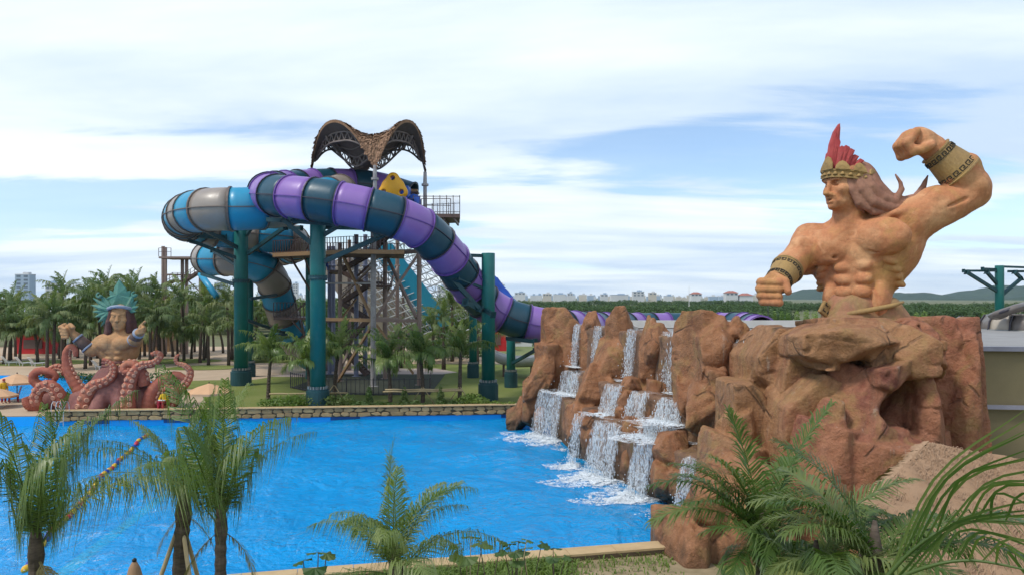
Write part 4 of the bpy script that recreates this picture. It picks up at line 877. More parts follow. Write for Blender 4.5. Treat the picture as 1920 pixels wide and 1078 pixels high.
put('hair', fix(sdf_mesh('hair', hair, 1.6, M['hair'], lambda x, y, z: .5*fbm(x*.12, y*.12, z*.12, 2))), st)
b = MB()
b.tube([H(36,18.5,9.5), H(40.5,12,12.5), H(42,4,10)], [1.2,2.2,1.6], 6); b.tube([H(36,-18.5,9.5), H(40.5,-12,12.5), H(42,-4,10)], [1.2,2.2,1.6], 6)
put('eyebrows', fix(b.mesh('eyebrows', M['hair'])), st)['kind'] = 'stuff'
# crown: ring, beads, leaf plates, feathers
def ringpt(th, dr=0, z=0):
    p = Vector((-25,-16,266))+hf*((52+dr)*math.cos(th))+hs*((39+dr)*math.sin(th)); p.z += z-4+9*math.cos(th); return p
b = MB(); nn = 48
prof = [(-2,-8),(3.2,-8),(3.2,-5),(1.4,-4.2),(1.4,4.2),(3.2,5),(3.2,8),(-2,8)]
vs = [ringpt(2*PI*k/nn, r, z) for k in range(nn) for r, z in prof]; m = len(prof); fs = []
for k in range(nn):
    for j in range(m): a, c = k*m+j, k*m+(j+1) % m; k2 = ((k+1) % nn)*m; fs.append((a, k2+j, k2+(j+1) % m, c))
b.add(vs, fs); hb_ = put('headband', fix(b.mesh('headband', M['gold'])), st)
for k in range(22):
    th = 2*PI*(k+.5)/22; b = MB(); c = ringpt(th, 1.5, 0); tn = (ringpt(th+.05, 1.5)-ringpt(th-.05, 1.5)).normalized()
    b.tube([c-Vector((0,0,3)), c-Vector((0,0,1)), c+Vector((0,0,2)), c+Vector((0,0,3.6))], [4.6, 4.2, 2.6, .8], 7); put('boss', fix(b.mesh('boss', M['gold'], True)), hb_)
def plate(name, pts, nrm, th, m, parent):
    n = len(pts); nrm = Vector(nrm)*th; b = MB(); ctr = sum((Vector(p) for p in pts), Vector())/n
    b.add([Vector(p)+nrm for p in pts]+[Vector(p)-nrm for p in pts]+[ctr+nrm*2.0], [(k, (k+1) % n, 2*n) for k in range(n)]+[tuple(range(n, 2*n))[::-1]]+[(k+n, (k+1) % n+n, (k+1) % n, k) for k in range(n)])
    return put(name, fix(b.mesh(name, m)), parent)
for th in (0.05, .72, 1.35, 1.98, -.72, -1.35, -1.98):
    o = ringpt(th, 3, 7); tn = (ringpt(th+.1, 3)-ringpt(th-.1, 3)).normalized(); out = Vector((tn.y, -tn.x, 0)); out = out if out.dot(hf*math.cos(th)+hs*math.sin(th)) > 0 else -out
    hh = 26 if abs(th) < .1 else 17 if abs(th) < 1.5 else 13
    pl = plate('leaf_plate', [o+tn*a*13+Vector((0,0,z*hh))-out*z*3 for a, z in ((-1,0),(-.9,.45),(-.45,.85),(0,1),(.45,.85),(.9,.45),(1,0))], out, 1.6, M['gold'], st)
def fan(pts, off, th, name='feather'):
    pts = [Vector(Q3(u, v, 0))+Vector((0, off, 0)) for u, v in pts]; return plate(name, pts, (0,-1,0), th, M['feather'], st)
fan([(1549,316),(1548,290),(1552,262),(1560,238),(1570,223),(1571,232),(1569,262),(1566,290),(1560,316)], -30, 5)
for k in range(4): fan([(1551+k*3,314),(1551+k*3.4,285),(1556+k*3.0,256+k*2),(1562+k*2.0,240+k*5),(1563+k*2.2,245+k*5),(1558+k*3.2,262),(1553.5+k*3.4,288),(1553+k*3,314)], -36-k*.6, 1.6)
for off, sg in ((-44, 1), (12, -1)):
    for bx, tx, ty, w in ((1560,1570,268,6), (1566,1578,267,6), (1573,1587,273,6), (1580,1596,284,6.5), (1587,1606,292,6)):
        fan([(bx-4,314), (tx-w,ty+4), (tx-w*.3,ty), (tx+w,ty+4), (bx+5,316)], off+sg*(bx-1560)*.1-sg*(tx % 7)*.5, 2.5)
# bracers with meander bands
def bracer(p, q, rp, rq, name='bracer'):
    p, q = Vector(p), Vector(q); o = None; b = MB(); b.tube([p, p+(q-p)*.04, p+(q-p)*.06, p+(q-p)*.94, p+(q-p)*.96, q], [rp+3, rp+3, rp+1, rq+1, rq+3, rq+3], 28, True); o = put(name, fix(b.mesh(name, M['gold'], False)), st)
    t = (q-p).normalized(); x = t.cross(Vector((0,1,0))).normalized(); y = t.cross(x); L_ = (q-p).length
    for f0 in (.12, .76):
        b = MB(); n = 16
        for k in range(n):
            def at(du, dv): f = f0+dv*.12; r = rp+(rq-rp)*f+1.4; a = 2*PI*(k+du)/n; return p+(q-p)*f+(x*math.cos(a)+y*math.sin(a))*r
            for a, c in (((.1,0),(.1,1)), ((.1,1),(.7,1)), ((.7,1),(.7,.4)), ((.7,.4),(.4,.4)), ((.1,0),(.9,0))): b.bar(at(*a), at(*c), 1.5, 1.5)
        put('meander_band', fix(b.mesh('meander_band', M['glyph'])), o)['kind'] = 'stuff'
bracer(RA(178,-69,268), RA(128,-62,312), 37, 27); bracer((-140,-2,90), (-171,-31,63), 29, 22)
# sash, belt, loincloth
put('sash', fix(sdf_mesh('sash', [ell(B(0,-2,24), (55,46,17), RB, 8), cone(B(-36,32,30), B(54,14,20), 8, 9, 6), ell(B(0,-2,-10), (60,51,26), RB, 12), cone(B(55,0,10), B(70,-20,-60), 26, 46, 16), cone(B(-10,10,0), B(-10,25,-70), 52, 74, 18), cone(B(48,22,6), B(80,20,-80), 12, 20, 6)], 2.2, M['sash'], lambda x, y, z: 1.6*fbm(x*.07, y*.07, z*.03, 3))), st)
b = MB(); b.tube([B(-64,20,6), B(-38,48,0), B(0,60,4), B(38,52,12), B(68,30,20), B(84,18,26)], [3,5,5,5,4.5,2], 8); put('belt', fix(b.mesh('belt', M['gold'], True)), st)
b = MB(); c = Vector(B(-42,50,8)); b.box(c, (40,8,26), Euler((0,math.radians(32),math.radians(20))).to_matrix()); bk = put('buckle', fix(b.mesh('buckle', M['gold'])), st); smooth_mod(bk, .04)
b = MB(); mt = Euler((0,math.radians(32),math.radians(20))).to_matrix()
for i in range(3):
    for k in range(2):
        q = c+mt @ Vector((-12+i*12, -4.4, -6+k*12)); b.box(q, (8,1.4,1.6), mt); b.box(q+mt @ Vector((-3,0,2)), (1.6,1.4,5), mt)
put('glyphs', fix(b.mesh('glyphs', M['glyph'])), bk)['kind'] = 'stuff'
b = MB()
for k in range(6):
    c = Vector((-12+k*13, -84, -14)); 
    for dx, dz, w, h in ((0,5,10,1.8),(0,-5,10,1.8),(-4.5,0,1.8,10),(2,1.2,1.8,6),(0,-1,5,1.6)): b.box(c+Vector((dx,0,dz)), (w,5,h))
put('hem_pattern', fix(b.mesh('hem_pattern', M['glyph'])), st)['kind'] = 'stuff'
# ---------------------------------------------------------------- octopus statue
s1 = 50.6/F_PX; O1 = P(222, 766, 50.6); O1.z = .05
oc = thing('statue', 'long-haired statue with green feather crown rising from octopus tentacles', 'statue', O1)
fx1 = lambda me: fix(me, s1, O1)
q = lambda u, v, b=0: (u-222, b, 776-v)
M['skin2'] = skinmat('octopus_statue_skin', (.52,.30,.14,1), (.45,.235,.11,1), (.39,.225,.105,1), sc=.8)
M['hair2'] = skinmat('octopus_statue_hair', (.12,.05,.04,1), (.09,.04,.035,1), (.15,.06,.05,1), damt=.3)
M['green'] = skinmat('crown_green', (.12,.30,.23,1), (.085,.23,.18,1), (.19,.36,.28,1), dirt=(.22,.16,.11,1), damt=.45)
M['leather'] = mat('bracer_brown', (.14,.085,.065,1), (.10,.06,.05,1), 3, .7)
M['bluegrey'] = mat('blue_grey_trim', (.22,.27,.36,1), (.30,.34,.42,1), 6, .7)
M['octo'] = skinmat('octopus_maroon', (.25,.10,.085,1), (.19,.075,.068,1), (.32,.14,.11,1), damt=.4)
M['tent'] = skinmat('tentacle_red', (.44,.150,.088,1), (.36,.105,.070,1), (.48,.19,.11,1), damt=.35)
M['suck'] = mat('sucker', (.60,.31,.21,1), (.52,.25,.17,1), 4, .8)
bd = [ell(q(222,692), (27,20,22), None, 8), ell(q(223,662,-2), (33,22,26), None, 10), ell(q(223,648,2), (37,17,13), None, 9), ell(q(208,655,-18), (17,10,13), None, 2.5), ell(q(238,654,-18), (17,10,13), None, 2.5), ell(q(196,665), (12,14,22), None, 6), ell(q(249,665), (12,14,22), None, 6)]
for i, v in enumerate((671, 682, 693)): bd += [ell(q(214,v,-18+i), (8,6,5), None, 1.3), ell(q(231,v,-18+i), (8,6,5), None, 1.3)]
bd += [cone(q(224,645), q(226,622), 12, 11, 5), cone(q(221,640), q(196,648), 8, 9, 6), cone(q(226,640), q(252,646), 8, 9, 6)]
hd = lambda x, y, z: (226-222+x*.97-y*.2, y*.97+x*.2-1, 776-607+z)      # x right, y back, z up about the face centre
bd += [ell(hd(0,0,4), (16,17,21), None, 4), ell(hd(0,-5,-10), (13,13,14), None, 4), ell(hd(0,-11,-20), (6.5,6,4.5), None, 3), cone(hd(0,-16,4), hd(0,-20,-5), 2, 3.2, 1.5), ell(hd(0,-20,-6), (4,3,2.4), None, 1.5), cone(hd(-11,-13,7.5), hd(-3,-16,5.5), 1.6, 1.6, 2.5), cone(hd(11,-13,7.5), hd(3,-16,5.5), 1.6, 1.6, 2.5),
       ell(hd(-7,-17,2), (4.2,3,2.0), None, 1.5, -1), ell(hd(7,-17,2), (4.2,3,2.0), None, 1.5, -1), ell(hd(-7,-13.5,2), (3.6,3,2.2), None, .6), ell(hd(7,-13.5,2), (3.6,3,2.2), None, .6), ell(hd(0,-16,-11), (5.5,3,1.8), None, .8), ell(hd(0,-15.5,-14.5), (4.5,3,1.8), None, .8), ell(hd(-10,-11,-4), (5,5,5), None, 3), ell(hd(10,-11,-4), (5,5,5), None, 3)]
bd += [ell(q(190,656,-2), (15,14,15), None, 6), cone(q(192,660,-2), q(176,668,-10), 13, 11, 5), cone(q(176,668,-10), q(151,640,-18), 11, 8, 4), ell(q(141,629,-20), (10,9,10), None, 4)]
for i in range(4): bd.append(cone(q(135+i*1.5,620+i*6,-22), q(131+i*2.0,624+i*6,-30), 4, 3.6, 1)); bd.append(cone(q(131+i*2.0,624+i*6,-30), q(142+i,627+i*5,-32), 3.6, 3.4, 1))
bd += [cone(q(146,620,-24), q(155,624,-30), 4, 3.4, 1.5)]
bd += [ell(q(254,652,-6), (15,15,14), None, 6), cone(q(254,650,-8), q(268,648,-30), 12, 10, 4), cone(q(266,648,-28), q(284,632,-44), 10, 7, 4), ell(q(290,627,-48), (7,8,9), None, 3), cone(q(288,622,-50), q(300,613,-58), 3.2, 2.6, 1)]
for i in range(3): bd += [cone(q(293+i*2,620+i*4,-54), q(299-i,624+i*4,-60), 3, 2.8, .8), cone(q(299-i,624+i*4,-60), q(291,628+i*3,-62), 2.8, 2.6, .8)]
put('body', fx1(sdf_mesh('body', bd, 1.25, M['skin2'], lambda x, y, z: .5*fbm(x*.08, y*.08, z*.08, 2))), oc)
hr = [ell(hd(0,5,8), (18,15,18), None, 3)]
for sg in (-1, 1):
    for k in range(4): hr += chain([hd(sg*(14+k),-6+4*k,10), hd(sg*(17+k*1.4),-7+4*k,-8), hd(sg*(17+k*2.6),-6+4*k,-26), hd(sg*(20+k*4.4),-4+4*k,-40 if sg < 0 else -32)], (4.5,5.5,5,2), 1.5)
hr += chain([hd(18,0,-30), hd(24,2,-38), hd(27,2,-28)], (4,3,1), 1.5)
put('hair', fx1(sdf_mesh('hair', hr, 1.2, M['hair2'])), oc)
b = MB(); b.tube([hd(-21,6,14), hd(-19,-6,17), hd(-10,-15,20), hd(0,-18,21), hd(10,-15,20), hd(19,-6,17), hd(21,6,14)], 3.2, 8); put('headband', fx1(b.mesh('headband', M['bluegrey'], True)), oc)
def plate1(name, pts, off, th, m, parent, ridge=2.6):
    n = len(pts); P3 = [Vector(q(u, v, off)) for u, v in pts]; ctr = sum(P3, Vector())/n; b = MB(); w = Vector((0,-th,0))
    b.add([p+w*.35 for p in P3]+[p-w for p in P3]+[ctr+w*ridge], [(k, (k+1) % n, 2*n) for k in range(n)]+[tuple(range(n, 2*n))[::-1]]+[(k+n, (k+1) % n+n, (k+1) % n, k) for k in range(n)])
    me = b.mesh(name, m); return put(name, fx1(me), parent)
plate1('crown_leaf', [(204,598),(202,574),(196,572),(205,567),(204,556),(211,560),(214,549),(222,536),(230,548),(234,552),(236,560),(243,556),(242,568),(248,574),(244,596)], 3, 3, M['green'], oc)
for k, (tu, tv, w) in enumerate(((186,563,5), (174,570,5), (171,583,5), (172,596,5), (177,606,5), (184,616,5), (188,624,4), (195,568,4), (252,562,5), (258,574,4.5), (260,586,4.5), (256,596,4), (249,560,4))):
    bu, bv = (210, 595) if tu < 222 else (238, 593); d = Vector((tu-bu, tv-bv)); nrm = Vector((-d.y, d.x)).normalized()*w
    plate1('crown_spike', [(bu+nrm.x, bv+nrm.y), (bu+d.x*.6+nrm.x*.9, bv+d.y*.6+nrm.y*.9), (tu, tv), (bu+d.x*.6-nrm.x*.9, bv+d.y*.6-nrm.y*.9), (bu-nrm.x, bv-nrm.y)], 1-(k % 3)*1.2, 1.6, M['green'], oc, 2)
for u, v in ((186,565), (252,563)):
    b = MB(); b.tube([q(u+4*math.cos(a*.5), v+4*math.sin(a*.5), -1) for a in range(11)], [3.4-.22*a for a in range(11)], 8); put('crown_curl', fx1(b.mesh('crown_curl', M['green'], True)), oc)
for a, c, r1, r2 in ((q(173,664,-11), q(155,644,-17), 12, 9.6), (q(264,649,-26), q(281,634,-42), 11.4, 9)):
    a, c = Vector(a), Vector(c); b = MB(); b.tube([a, c], [r1, r2], 18); br = put('bracer', fx1(b.mesh('bracer', M['leather'], True)), oc)
    for f in (.04, .9): b = MB(); p = a.lerp(c, f); b.tube([p, p+(c-a)*.12], [r1+(r2-r1)*f+1, r1+(r2-r1)*f+.8], 18); put('trim', fx1(b.mesh('trim', M['bluegrey'], True)), br)
b = MB()
for k, v in enumerate((690, 696, 702)): b.tube([q(222+ (27-k*.2)*math.cos(a/12*2*PI), v+math.sin(a+k)*.8, 20.5*math.sin(a/12*2*PI)) for a in range(13)], 3.4, 8)
put('sash', fx1(b.mesh('sash', M['octo'], True)), oc)
ob = [ell(q(222,748), (58,52,44), None, 14), ell(q(222,715), (36,34,22), None, 14), ell(q(170,762,-10), (34,36,24), None, 12), ell(q(262,760,-6), (44,40,30), None, 14), ell(q(310,752,-4), (32,26,30), None, 10), ell(q(150,772,-20), (30,30,16), None, 10), ell(q(105,762,0), (30,24,20), None, 8)]
for k in range(9): a = -2.6+k*.62; ob.append(cone(q(222+24*math.sin(a), 712, -24*math.cos(a)), q(222+66*math.sin(a), 774, -62*math.cos(a)), 8, 15, 5))
put('octopus_body', fx1(sdf_mesh('octopus_body', ob, 2.0, M['octo'], lambda x, y, z: 1.2*fbm(x*.06, y*.06, z*.06, 3), crop=-2.5)), oc)
TN = [([(170,758,-14),(152,732,-16),(140,706,-18),(135,682,-18),(137,667,-18),(146,660,-20),(154,666,-22),(155,678,-22)], 13, 4, 0),
      ([(188,778,-52),(192,752,-54),(202,730,-50),(222,722,-46),(234,710,-42),(234,695,-40),(224,686,-40),(215,682,-42)], 15, 3.5, 1),
      ([(268,778,-54),(268,748,-54),(270,722,-50),(277,702,-46),(288,692,-42),(302,690,-40),(313,684,-38),(319,675,-38),(313,670,-38),(303,673,-40)], 14, 4, 1),
      ([(284,730,-30),(282,706,-34),(272,692,-38),(260,690,-40),(254,696,-44),(258,704,-47),(266,702,-48),(266,696,-48)], 12, 3.5, 0),
      ([(296,772,-34),(304,742,-36),(320,722,-34),(342,712,-30),(358,718,-28),(366,728,-28)], 15, 5, 0),
      ([(345,740,-24),(362,724,-26),(368,706,-26),(358,694,-28),(346,690,-30),(343,680,-30),(349,674,-30)], 9, 2.5, 1),
      ([(330,770,-36),(346,756,-40),(344,738,-42),(334,733,-42),(328,742,-42),(334,750,-42)], 9, 4, 1),
      ([(140,772,-34),(132,744,-38),(118,730,-40),(104,734,-42),(96,750,-44),(98,766,-44)], 13, 9, 1),
      ([(118,762,0),(96,742,-6),(74,728,-10),(70,716,-12),(80,706,-14),(98,706,-14),(112,714,-12),(108,724,-12)], 11, 5, 0),
      ([(96,718,-6),(96,706,0),(106,700,2),(118,704,2),(122,714,0)], 8, 6, 1),
      ([(90,772,-20),(74,766,-30),(68,752,-30)], 12, 7, 0)]
for pts, r0, r1, sk in TN:
    pa = spline([q(*p) for p in pts], 44); rs = [r0+(r1-r0)*(k/43)**1.1+.35*math.sin(k*1.9) for k in range(44)]; b = MB(); b.tube(pa, rs, 16); t_ = put('tentacle', fx1(b.mesh('tentacle', M['tent'], True)), oc)
    if sk or r0 >= 12:
        b = MB(); fr = frames(pa); acc = 0
        for k in range(2, 42):
            acc += (pa[k]-pa[k-1]).length
            if acc < rs[k]*.78: continue
            acc = 0; f = fr[k]
            for sd_ in (-1, 1):
                cam_d = Vector((.12, -1, .1)); x = f[3].cross(cam_d).normalized(); nd = (x.cross(f[3])).normalized(); nd = nd if nd.dot(cam_d) > 0 else -nd
                dr = (nd+x*sd_*.55).normalized() if sk else (nd*.35+x*sd_).normalized()
                if not sk and sd_ < 0: continue
                c = f[0]+dr*rs[k]*.97; r = rs[k]*.35; u1 = dr.cross(f[3]).normalized(); u2 = dr.cross(u1); vs = []; n = 10; fs = []
                for rr, hh in ((1, -.1), (1.02, .5), (.8, .75), (.55, .45), (.3, .4), (.2, .75)):
                    for a in range(n): vs.append(c+(u1*math.cos(2*PI*a/n)+u2*math.sin(2*PI*a/n))*r*rr+dr*r*hh)
                for i in range(5):
                    for a in range(n): fs.append((i*n+a, i*n+(a+1) % n, (i+1)*n+(a+1) % n, (i+1)*n+a))
                fs.append(tuple(range(5*n, 6*n))); b.add(vs, fs)
        if b.v: put('suckers', fx1(b.mesh('suckers', M['suck'], True)), t_)['kind'] = 'stuff'
# ================================================================ palms and plants
M['frond'] = leafmat('frond', [(.15, (.06,.115,.03,1)), (.5, (.13,.195,.052,1)), (.9, (.26,.30,.11,1))], .36, .8, .35)
M['frond_far'] = leafmat('frond_far', [(.15, (.068,.118,.042,1)), (.5, (.125,.18,.062,1)), (.95, (.25,.265,.115,1))], .55, .25, .3)
M['frond_dry'] = leafmat('frond_dry', [(.2, (.20,.17,.07,1)), (.9, (.30,.25,.12,1))], .6, .8, .3)
def trunkmat():
    t = NT('palm_trunk'); c = t.ramp(t.noise(6, 4, .6, t.map(t.pos(), (1,1,3))), [(.3, (.055,.042,.033,1)), (.7, (.13,.10,.078,1))]); t.bump(t.noise(30, 3, .6, t.map(t.pos(), (1,1,.3))), .5, .02); return t.fin(c, .9, .2)
M['trunk'] = trunkmat()
M['bamboo'] = mat('bamboo', (.42,.33,.19,1), (.34,.26,.14,1), 4, .7)
def frond_mesh(name, elev, droop, L_, nl, ll, w, seed, hang, sweep=0.0, m='frond', ragged=.25, rw=.022):
    g = np.random.default_rng(seed); N = 18; p = np.zeros((N+1, 3)); tan = np.zeros((N+1, 3))
    for k in range(N+1):
        t = k/N; th = math.radians(elev-droop*t**1.35); tan[k] = (math.cos(th), sweep*2*t, math.sin(th)); tan[k] /= np.linalg.norm(tan[k])
        if k: p[k] = p[k-1]+tan[k-1]*L_/N
    V, Q = [], []
    for k in range(N+1):                                            # midrib, four-sided
        r = rw*(1-.85*k/N)*(1.0 if k else 1.6); up = np.cross(tan[k], (0,1,0)); up = -up/np.linalg.norm(up)*np.sign(-up[2] or 1)
        sd_ = np.cross(up, tan[k])
        for a, c in ((1,0),(0,1),(-1,0),(0,-1)): V.append(p[k]+sd_*a*r+up*c*r*.7)
        if k:
            for e in range(4): Q.append(((k-1)*4+e, (k-1)*4+(e+1) % 4, k*4+(e+1) % 4, k*4+e))
    for i in range(nl):
        t = .13+.87*(i+.5)/nl; k = t*N; k0 = min(int(k), N-1); f = k-k0; q = p[k0]*(1-f)+p[k0+1]*f; tg = tan[k0]; up = np.cross(tg, (0,1,0)); up = up*np.sign(up[2] or 1); up /= np.linalg.norm(up)
        prof = ll*(.42+.58*math.sin(PI*min(1, t*1.02)**.75))*(1 if t < .9 else .75)
        for sg in (1, -1):
            if g.random() < ragged*.25: continue
            be = math.radians(30+28*t+g.uniform(-9, 9)); ln = prof*g.uniform(1-ragged, 1.08); side = np.cross(tg, up)*sg
            d = side*math.cos(be)+tg*math.sin(be)+up*(.28+g.uniform(-.15, .15)); d /= np.linalg.norm(d); hg = hang*g.uniform(.7, 1.3)
            m1 = q+d*ln*.45-np.array((0,0,1))*hg*.10*ln; e1 = q+d*ln*(.98-.25*hg)-np.array((0,0,1))*hg*.52*ln; wv = np.cross(d, up); wv = wv/np.linalg.norm(wv)*w*g.uniform(.8, 1.15)
            o = len(V); V += [q-wv*.3, q+wv*.3, m1-wv*.5, m1+wv*.5, e1-wv*.06, e1+wv*.06]; Q += [(o, o+1, o+3, o+2), (o+2, o+3, o+5, o+4)]
    return mesh_np(name, V, Q, M[m], True)
# near set: index -> mesh, by elevation
def fset(L_, nl, ll, w, hang, m, seed, droops, rw=.022, ragged=.25):
    return [frond_mesh('frond', e, d, L_*s, nl, ll, w, seed+k, hang*h, sw, m, ragged, rw) for k, (e, d, s, h, sw) in enumerate(droops)]
DR = [(86,22,1.0,.5,.02),(78,50,1.0,.8,.10),(72,75,1.02,.9,-.12),(62,85,1.0,1.0,.12),(55,100,1.0,1.1,-.1),(45,105,.98,1.2,.1),(34,100,.95,1.2,-.1),(18,85,.9,1.3,.1),(80,95,.95,1.0,.15)]
NEAR = fset(3.0, 62, .95, .027, 1.3, 'frond', 10, DR)
TALL = fset(3.5, 62, 1.05, .026, 1.6, 'frond', 30, [(88,20,1,.7,.02),(84,40,1,1,.1),(80,52,1.05,1.1,-.1),(76,75,1,1.2,.16),(70,95,1,1.2,-.14),(62,112,.95,1.2,.12),(84,70,.95,1.2,-.2)])
MID = fset(2.3, 36, .8, .05, 1.3, 'frond', 50, DR, .03)
FAR = fset(3.6, 30, 1.25, .11, 1.35, 'frond_far', 70, DR, .05, .3)
DRY = [frond_mesh('frond', -40, 40, 2.2, 30, .5, .035, 91, 1.2, .1, 'frond_dry')]
def trunk_mesh(h, r0, r1, lean, seed, rings=True, n=10):
    g = random.Random(seed); b = MB(); k = max(6, int(h/.11)) if rings else 6; pts = []; rs = []
    for i in range(k+1):
        t = i/k; pts.append(Vector((lean[0]*t*t, lean[1]*t*t, h*t))); rs.append((r0+(r1-r0)*t**.6)*(1.0+(.09 if i % 2 else -.04)*(1 if rings else 0))*g.uniform(.97, 1.03))
    b.tube(pts, rs, n); return b.mesh('trunk', M['trunk'], not rings)
def palm(label, loc, h, lib, idx, scale=1.0, r=(.2,.13), lean=(0,0), seed=1, rings=True, group=None, spin=None, name='palm_tree', tilt=8, boot=True, dry=0):
    g = random.Random(seed); root = thing(name, label, 'palm tree', loc, group); t = link(bpy.data.objects.new('trunk', trunk_mesh(h, *r, lean, seed, rings))); t.parent = root
    top = Vector((lean[0], lean[1], h)); n = len(idx)
    if boot:
        b = MB(); b.tube([top-Vector((0,0,.25)), top, top+Vector((0,0,.35*scale)), top+Vector((0,0,.8*scale))], [r[1]*.9, r[1]*1.25, r[1]*.95, r[1]*.25], 9); o = put('crown_shaft', b.mesh('crown_shaft', M['frond_dry'] if g.random() < .0 else M['trunk'], True)); o.parent = root
    for k, i in enumerate(idx):
        o = link(bpy.data.objects.new('frond', lib[i])); o.parent = root; a = (spin[k] if spin else k*137.5+g.uniform(-20, 20)); s = scale*g.uniform(.85, 1.12)
        o.matrix_basis = Matrix.Translation(top+Vector((0,0,.12*scale*(1-k/n)))) @ Matrix.Rotation(math.radians(a), 4, 'Z') @ Matrix.Rotation(math.radians(g.uniform(-tilt, tilt)), 4, 'X') @ Matrix.Rotation(math.radians(g.uniform(-tilt, tilt)), 4, 'Y') @ Matrix.Scale(s, 4)
    if dry:
        for k in range(dry):
            o = link(bpy.data.objects.new('frond', DRY[0])); o.parent = root; o.matrix_basis = Matrix.Translation(top) @ Matrix.Rotation(math.radians(g.uniform(0, 360)), 4, 'Z') @ Matrix.Scale(scale*g.uniform(.6, .9), 4); o['label'] = 'dry straw-coloured hanging frond'
    return root
def stakes(root_label, base, top_z, spread, n, ang0, u=None):
    for k in range(n):
        a = math.radians(ang0+360*k/n); p = Vector((base[0]+spread*math.cos(a), base[1]+spread*math.sin(a), 0)); q = Vector((base[0]+.05*math.cos(a), base[1]+.05*math.sin(a), top_z)); b = MB(); b.tube([p, p.lerp(q, .5)+Vector((.02,.01,0)), q+(q-p)*.05], [.05,.045,.04], 8)
        o = b.build('stake', M['bamboo'], None, True); tag(o, f'{["left","right","rear"][k] if n > 1 else "single"} wooden stake propping {root_label}', 'stake', 'wooden stakes propping the palms')
def at(u, d): return ((u-960)*d/F_PX, d, 0)
zc = lambda v, d: CH+(HOR-v)*d/F_PX
# foreground palms
palm('wind-blown foreground palm in the bottom left corner', at(62,12), zc(1040,12), TALL, [0,1,1,2,2,3,3,6,4,6,3,5], .80, (.13,.10), (.05,0), 3, tilt=12, dry=2)
palm('staked foreground palm with dark ringed trunk left of the pool centre', at(332,14.2), zc(962,14.2), TALL, [0,1,1,2,2,3,6,4,5,3,4], .66, (.17,.13), (.12,0), 5, tilt=12, dry=2)
palm('tall bushy foreground palm right beside the staked palm', at(412,12.6), zc(992,12.6), TALL, [0,1,1,2,2,6,3,3,6,4,3,5,4], .78, (.12,.09), (.02,0), 8, tilt=14, dry=3)
palm('drooping foreground palm in the middle of the pool', at(742,10.6), zc(1085,10.6), NEAR, [0,0,1,2,8,8,3,3,4,4,5,5,6,8,6,7,8,4], .62, (.13,.10), (0,0), 12, tilt=14, dry=4)
M['frond_green'] = leafmat('frond_green', [(.15, (.042,.088,.020,1)), (.5, (.095,.155,.038,1)), (.9, (.22,.25,.09,1))], .38, .8, .35)
BROAD = fset(2.2, 70, .74, .029, .85, 'frond_green', 130, [(84,25,1,.6,.02),(74,55,1,.8,.14),(66,70,1.0,.8,-.14),(58,85,1,.9,.12),(48,95,1,1,-.1),(36,95,.95,1.2,.1),(22,85,.9,1.3,-.1),(80,30,1.15,.9,-.05)], .022, .2)
palm('fan-like green palm in front of the statue pedestal', at(1428,10.8), zc(1040,10.8), BROAD, [0,7,1,1,2,2,3,3,2,4,3,5,5,4,2], .88, (.13,.10), (.02,0), 17, spin=[200,12,168,200,150,185,176,30,215,195,340,230,290,260,60])
palm('low feathery palm under the thatched hut roof', at(1640,9.2), zc(1080,9.2), BROAD, [1,2,3,3,4,4,5,5,6,6,3,4,5,2,4], .86, (.13,.10), (0,0), 21, spin=[150,200,170,190,160,60,20,300,250,180,330,30,210,120,350])
palm('dark feathery palm between the fan-like palm and the hut', at(1530,9.6), zc(1105,9.6), BROAD, [2,3,4,5,6,4,5,6,3], .80, (.12,.09), (0,0), 27)
pr_ = thing('palm_tree', 'nearest palm at the right edge with long thin arching leaflets', 'palm tree', at(1640, 6.2)); b = MB(); x, y, _ = at(1640, 6.2); b.tube([(x, y, 0), (x, y, zc(1110, 6.2))], [.16,.11], 10); b.build('trunk', M['trunk'], pr_, True); g = random.Random(14)
for q0, fr_pts, n_, e0, e1 in ((0, [(1640,1110,6.2),(1700,1040,6.1),(1770,992,6.0),(1850,975,5.9),(1960,985,5.7)], 13, 762, 960), (1, [(1640,1110,6.2),(1720,1068,6.0),(1820,1050,5.8),(1960,1075,5.5)], 12, 930, 1100)):
    rp2 = spline([P(*p_) for p_ in fr_pts], 30); b = MB(); b.tube(rp2, [.022-.016*i/29 for i in range(30)], 6); fr_ = b.build('frond', M['frond_green'], pr_, True)
    for k in range(n_):
        s_ = rp2[int(4+22*k/n_)]; f = k/(n_-1); e = P(1850+g.uniform(60,190), e0+(e1-e0)*f+g.uniform(-12,12), 5.7+g.uniform(-.5,.3)); md = s_.lerp(e, .45)+Vector((-.10,0,.16+.05*g.random()))
        c_ = spline([s_, md, e], 9); lf = MB(); vs = []; fs = []
        for i, p_ in enumerate(c_):
            w_ = .012*math.sin(PI*(.12+.86*i/8))**.6; t_ = (c_[min(8, i+1)]-c_[max(0, i-1)]).normalized(); sd_ = t_.cross(Vector((.2,1,.3))).normalized()*w_; up_ = Vector((0,-.4,.6))*w_*.5; vs += [p_-sd_+up_, p_, p_+sd_+up_]
            if i: o = (i-1)*3; fs += [(o, o+1, o+4, o+3), (o+1, o+2, o+5, o+4)]
        lf.add(vs, fs); lf.build('leaflet', M['frond_green'], fr_, True)
stakes('the staked foreground palm', (at(332,14.2)[0]+.08, 14.2), zc(975,14.2)-.1, 1.15, 3, 195)
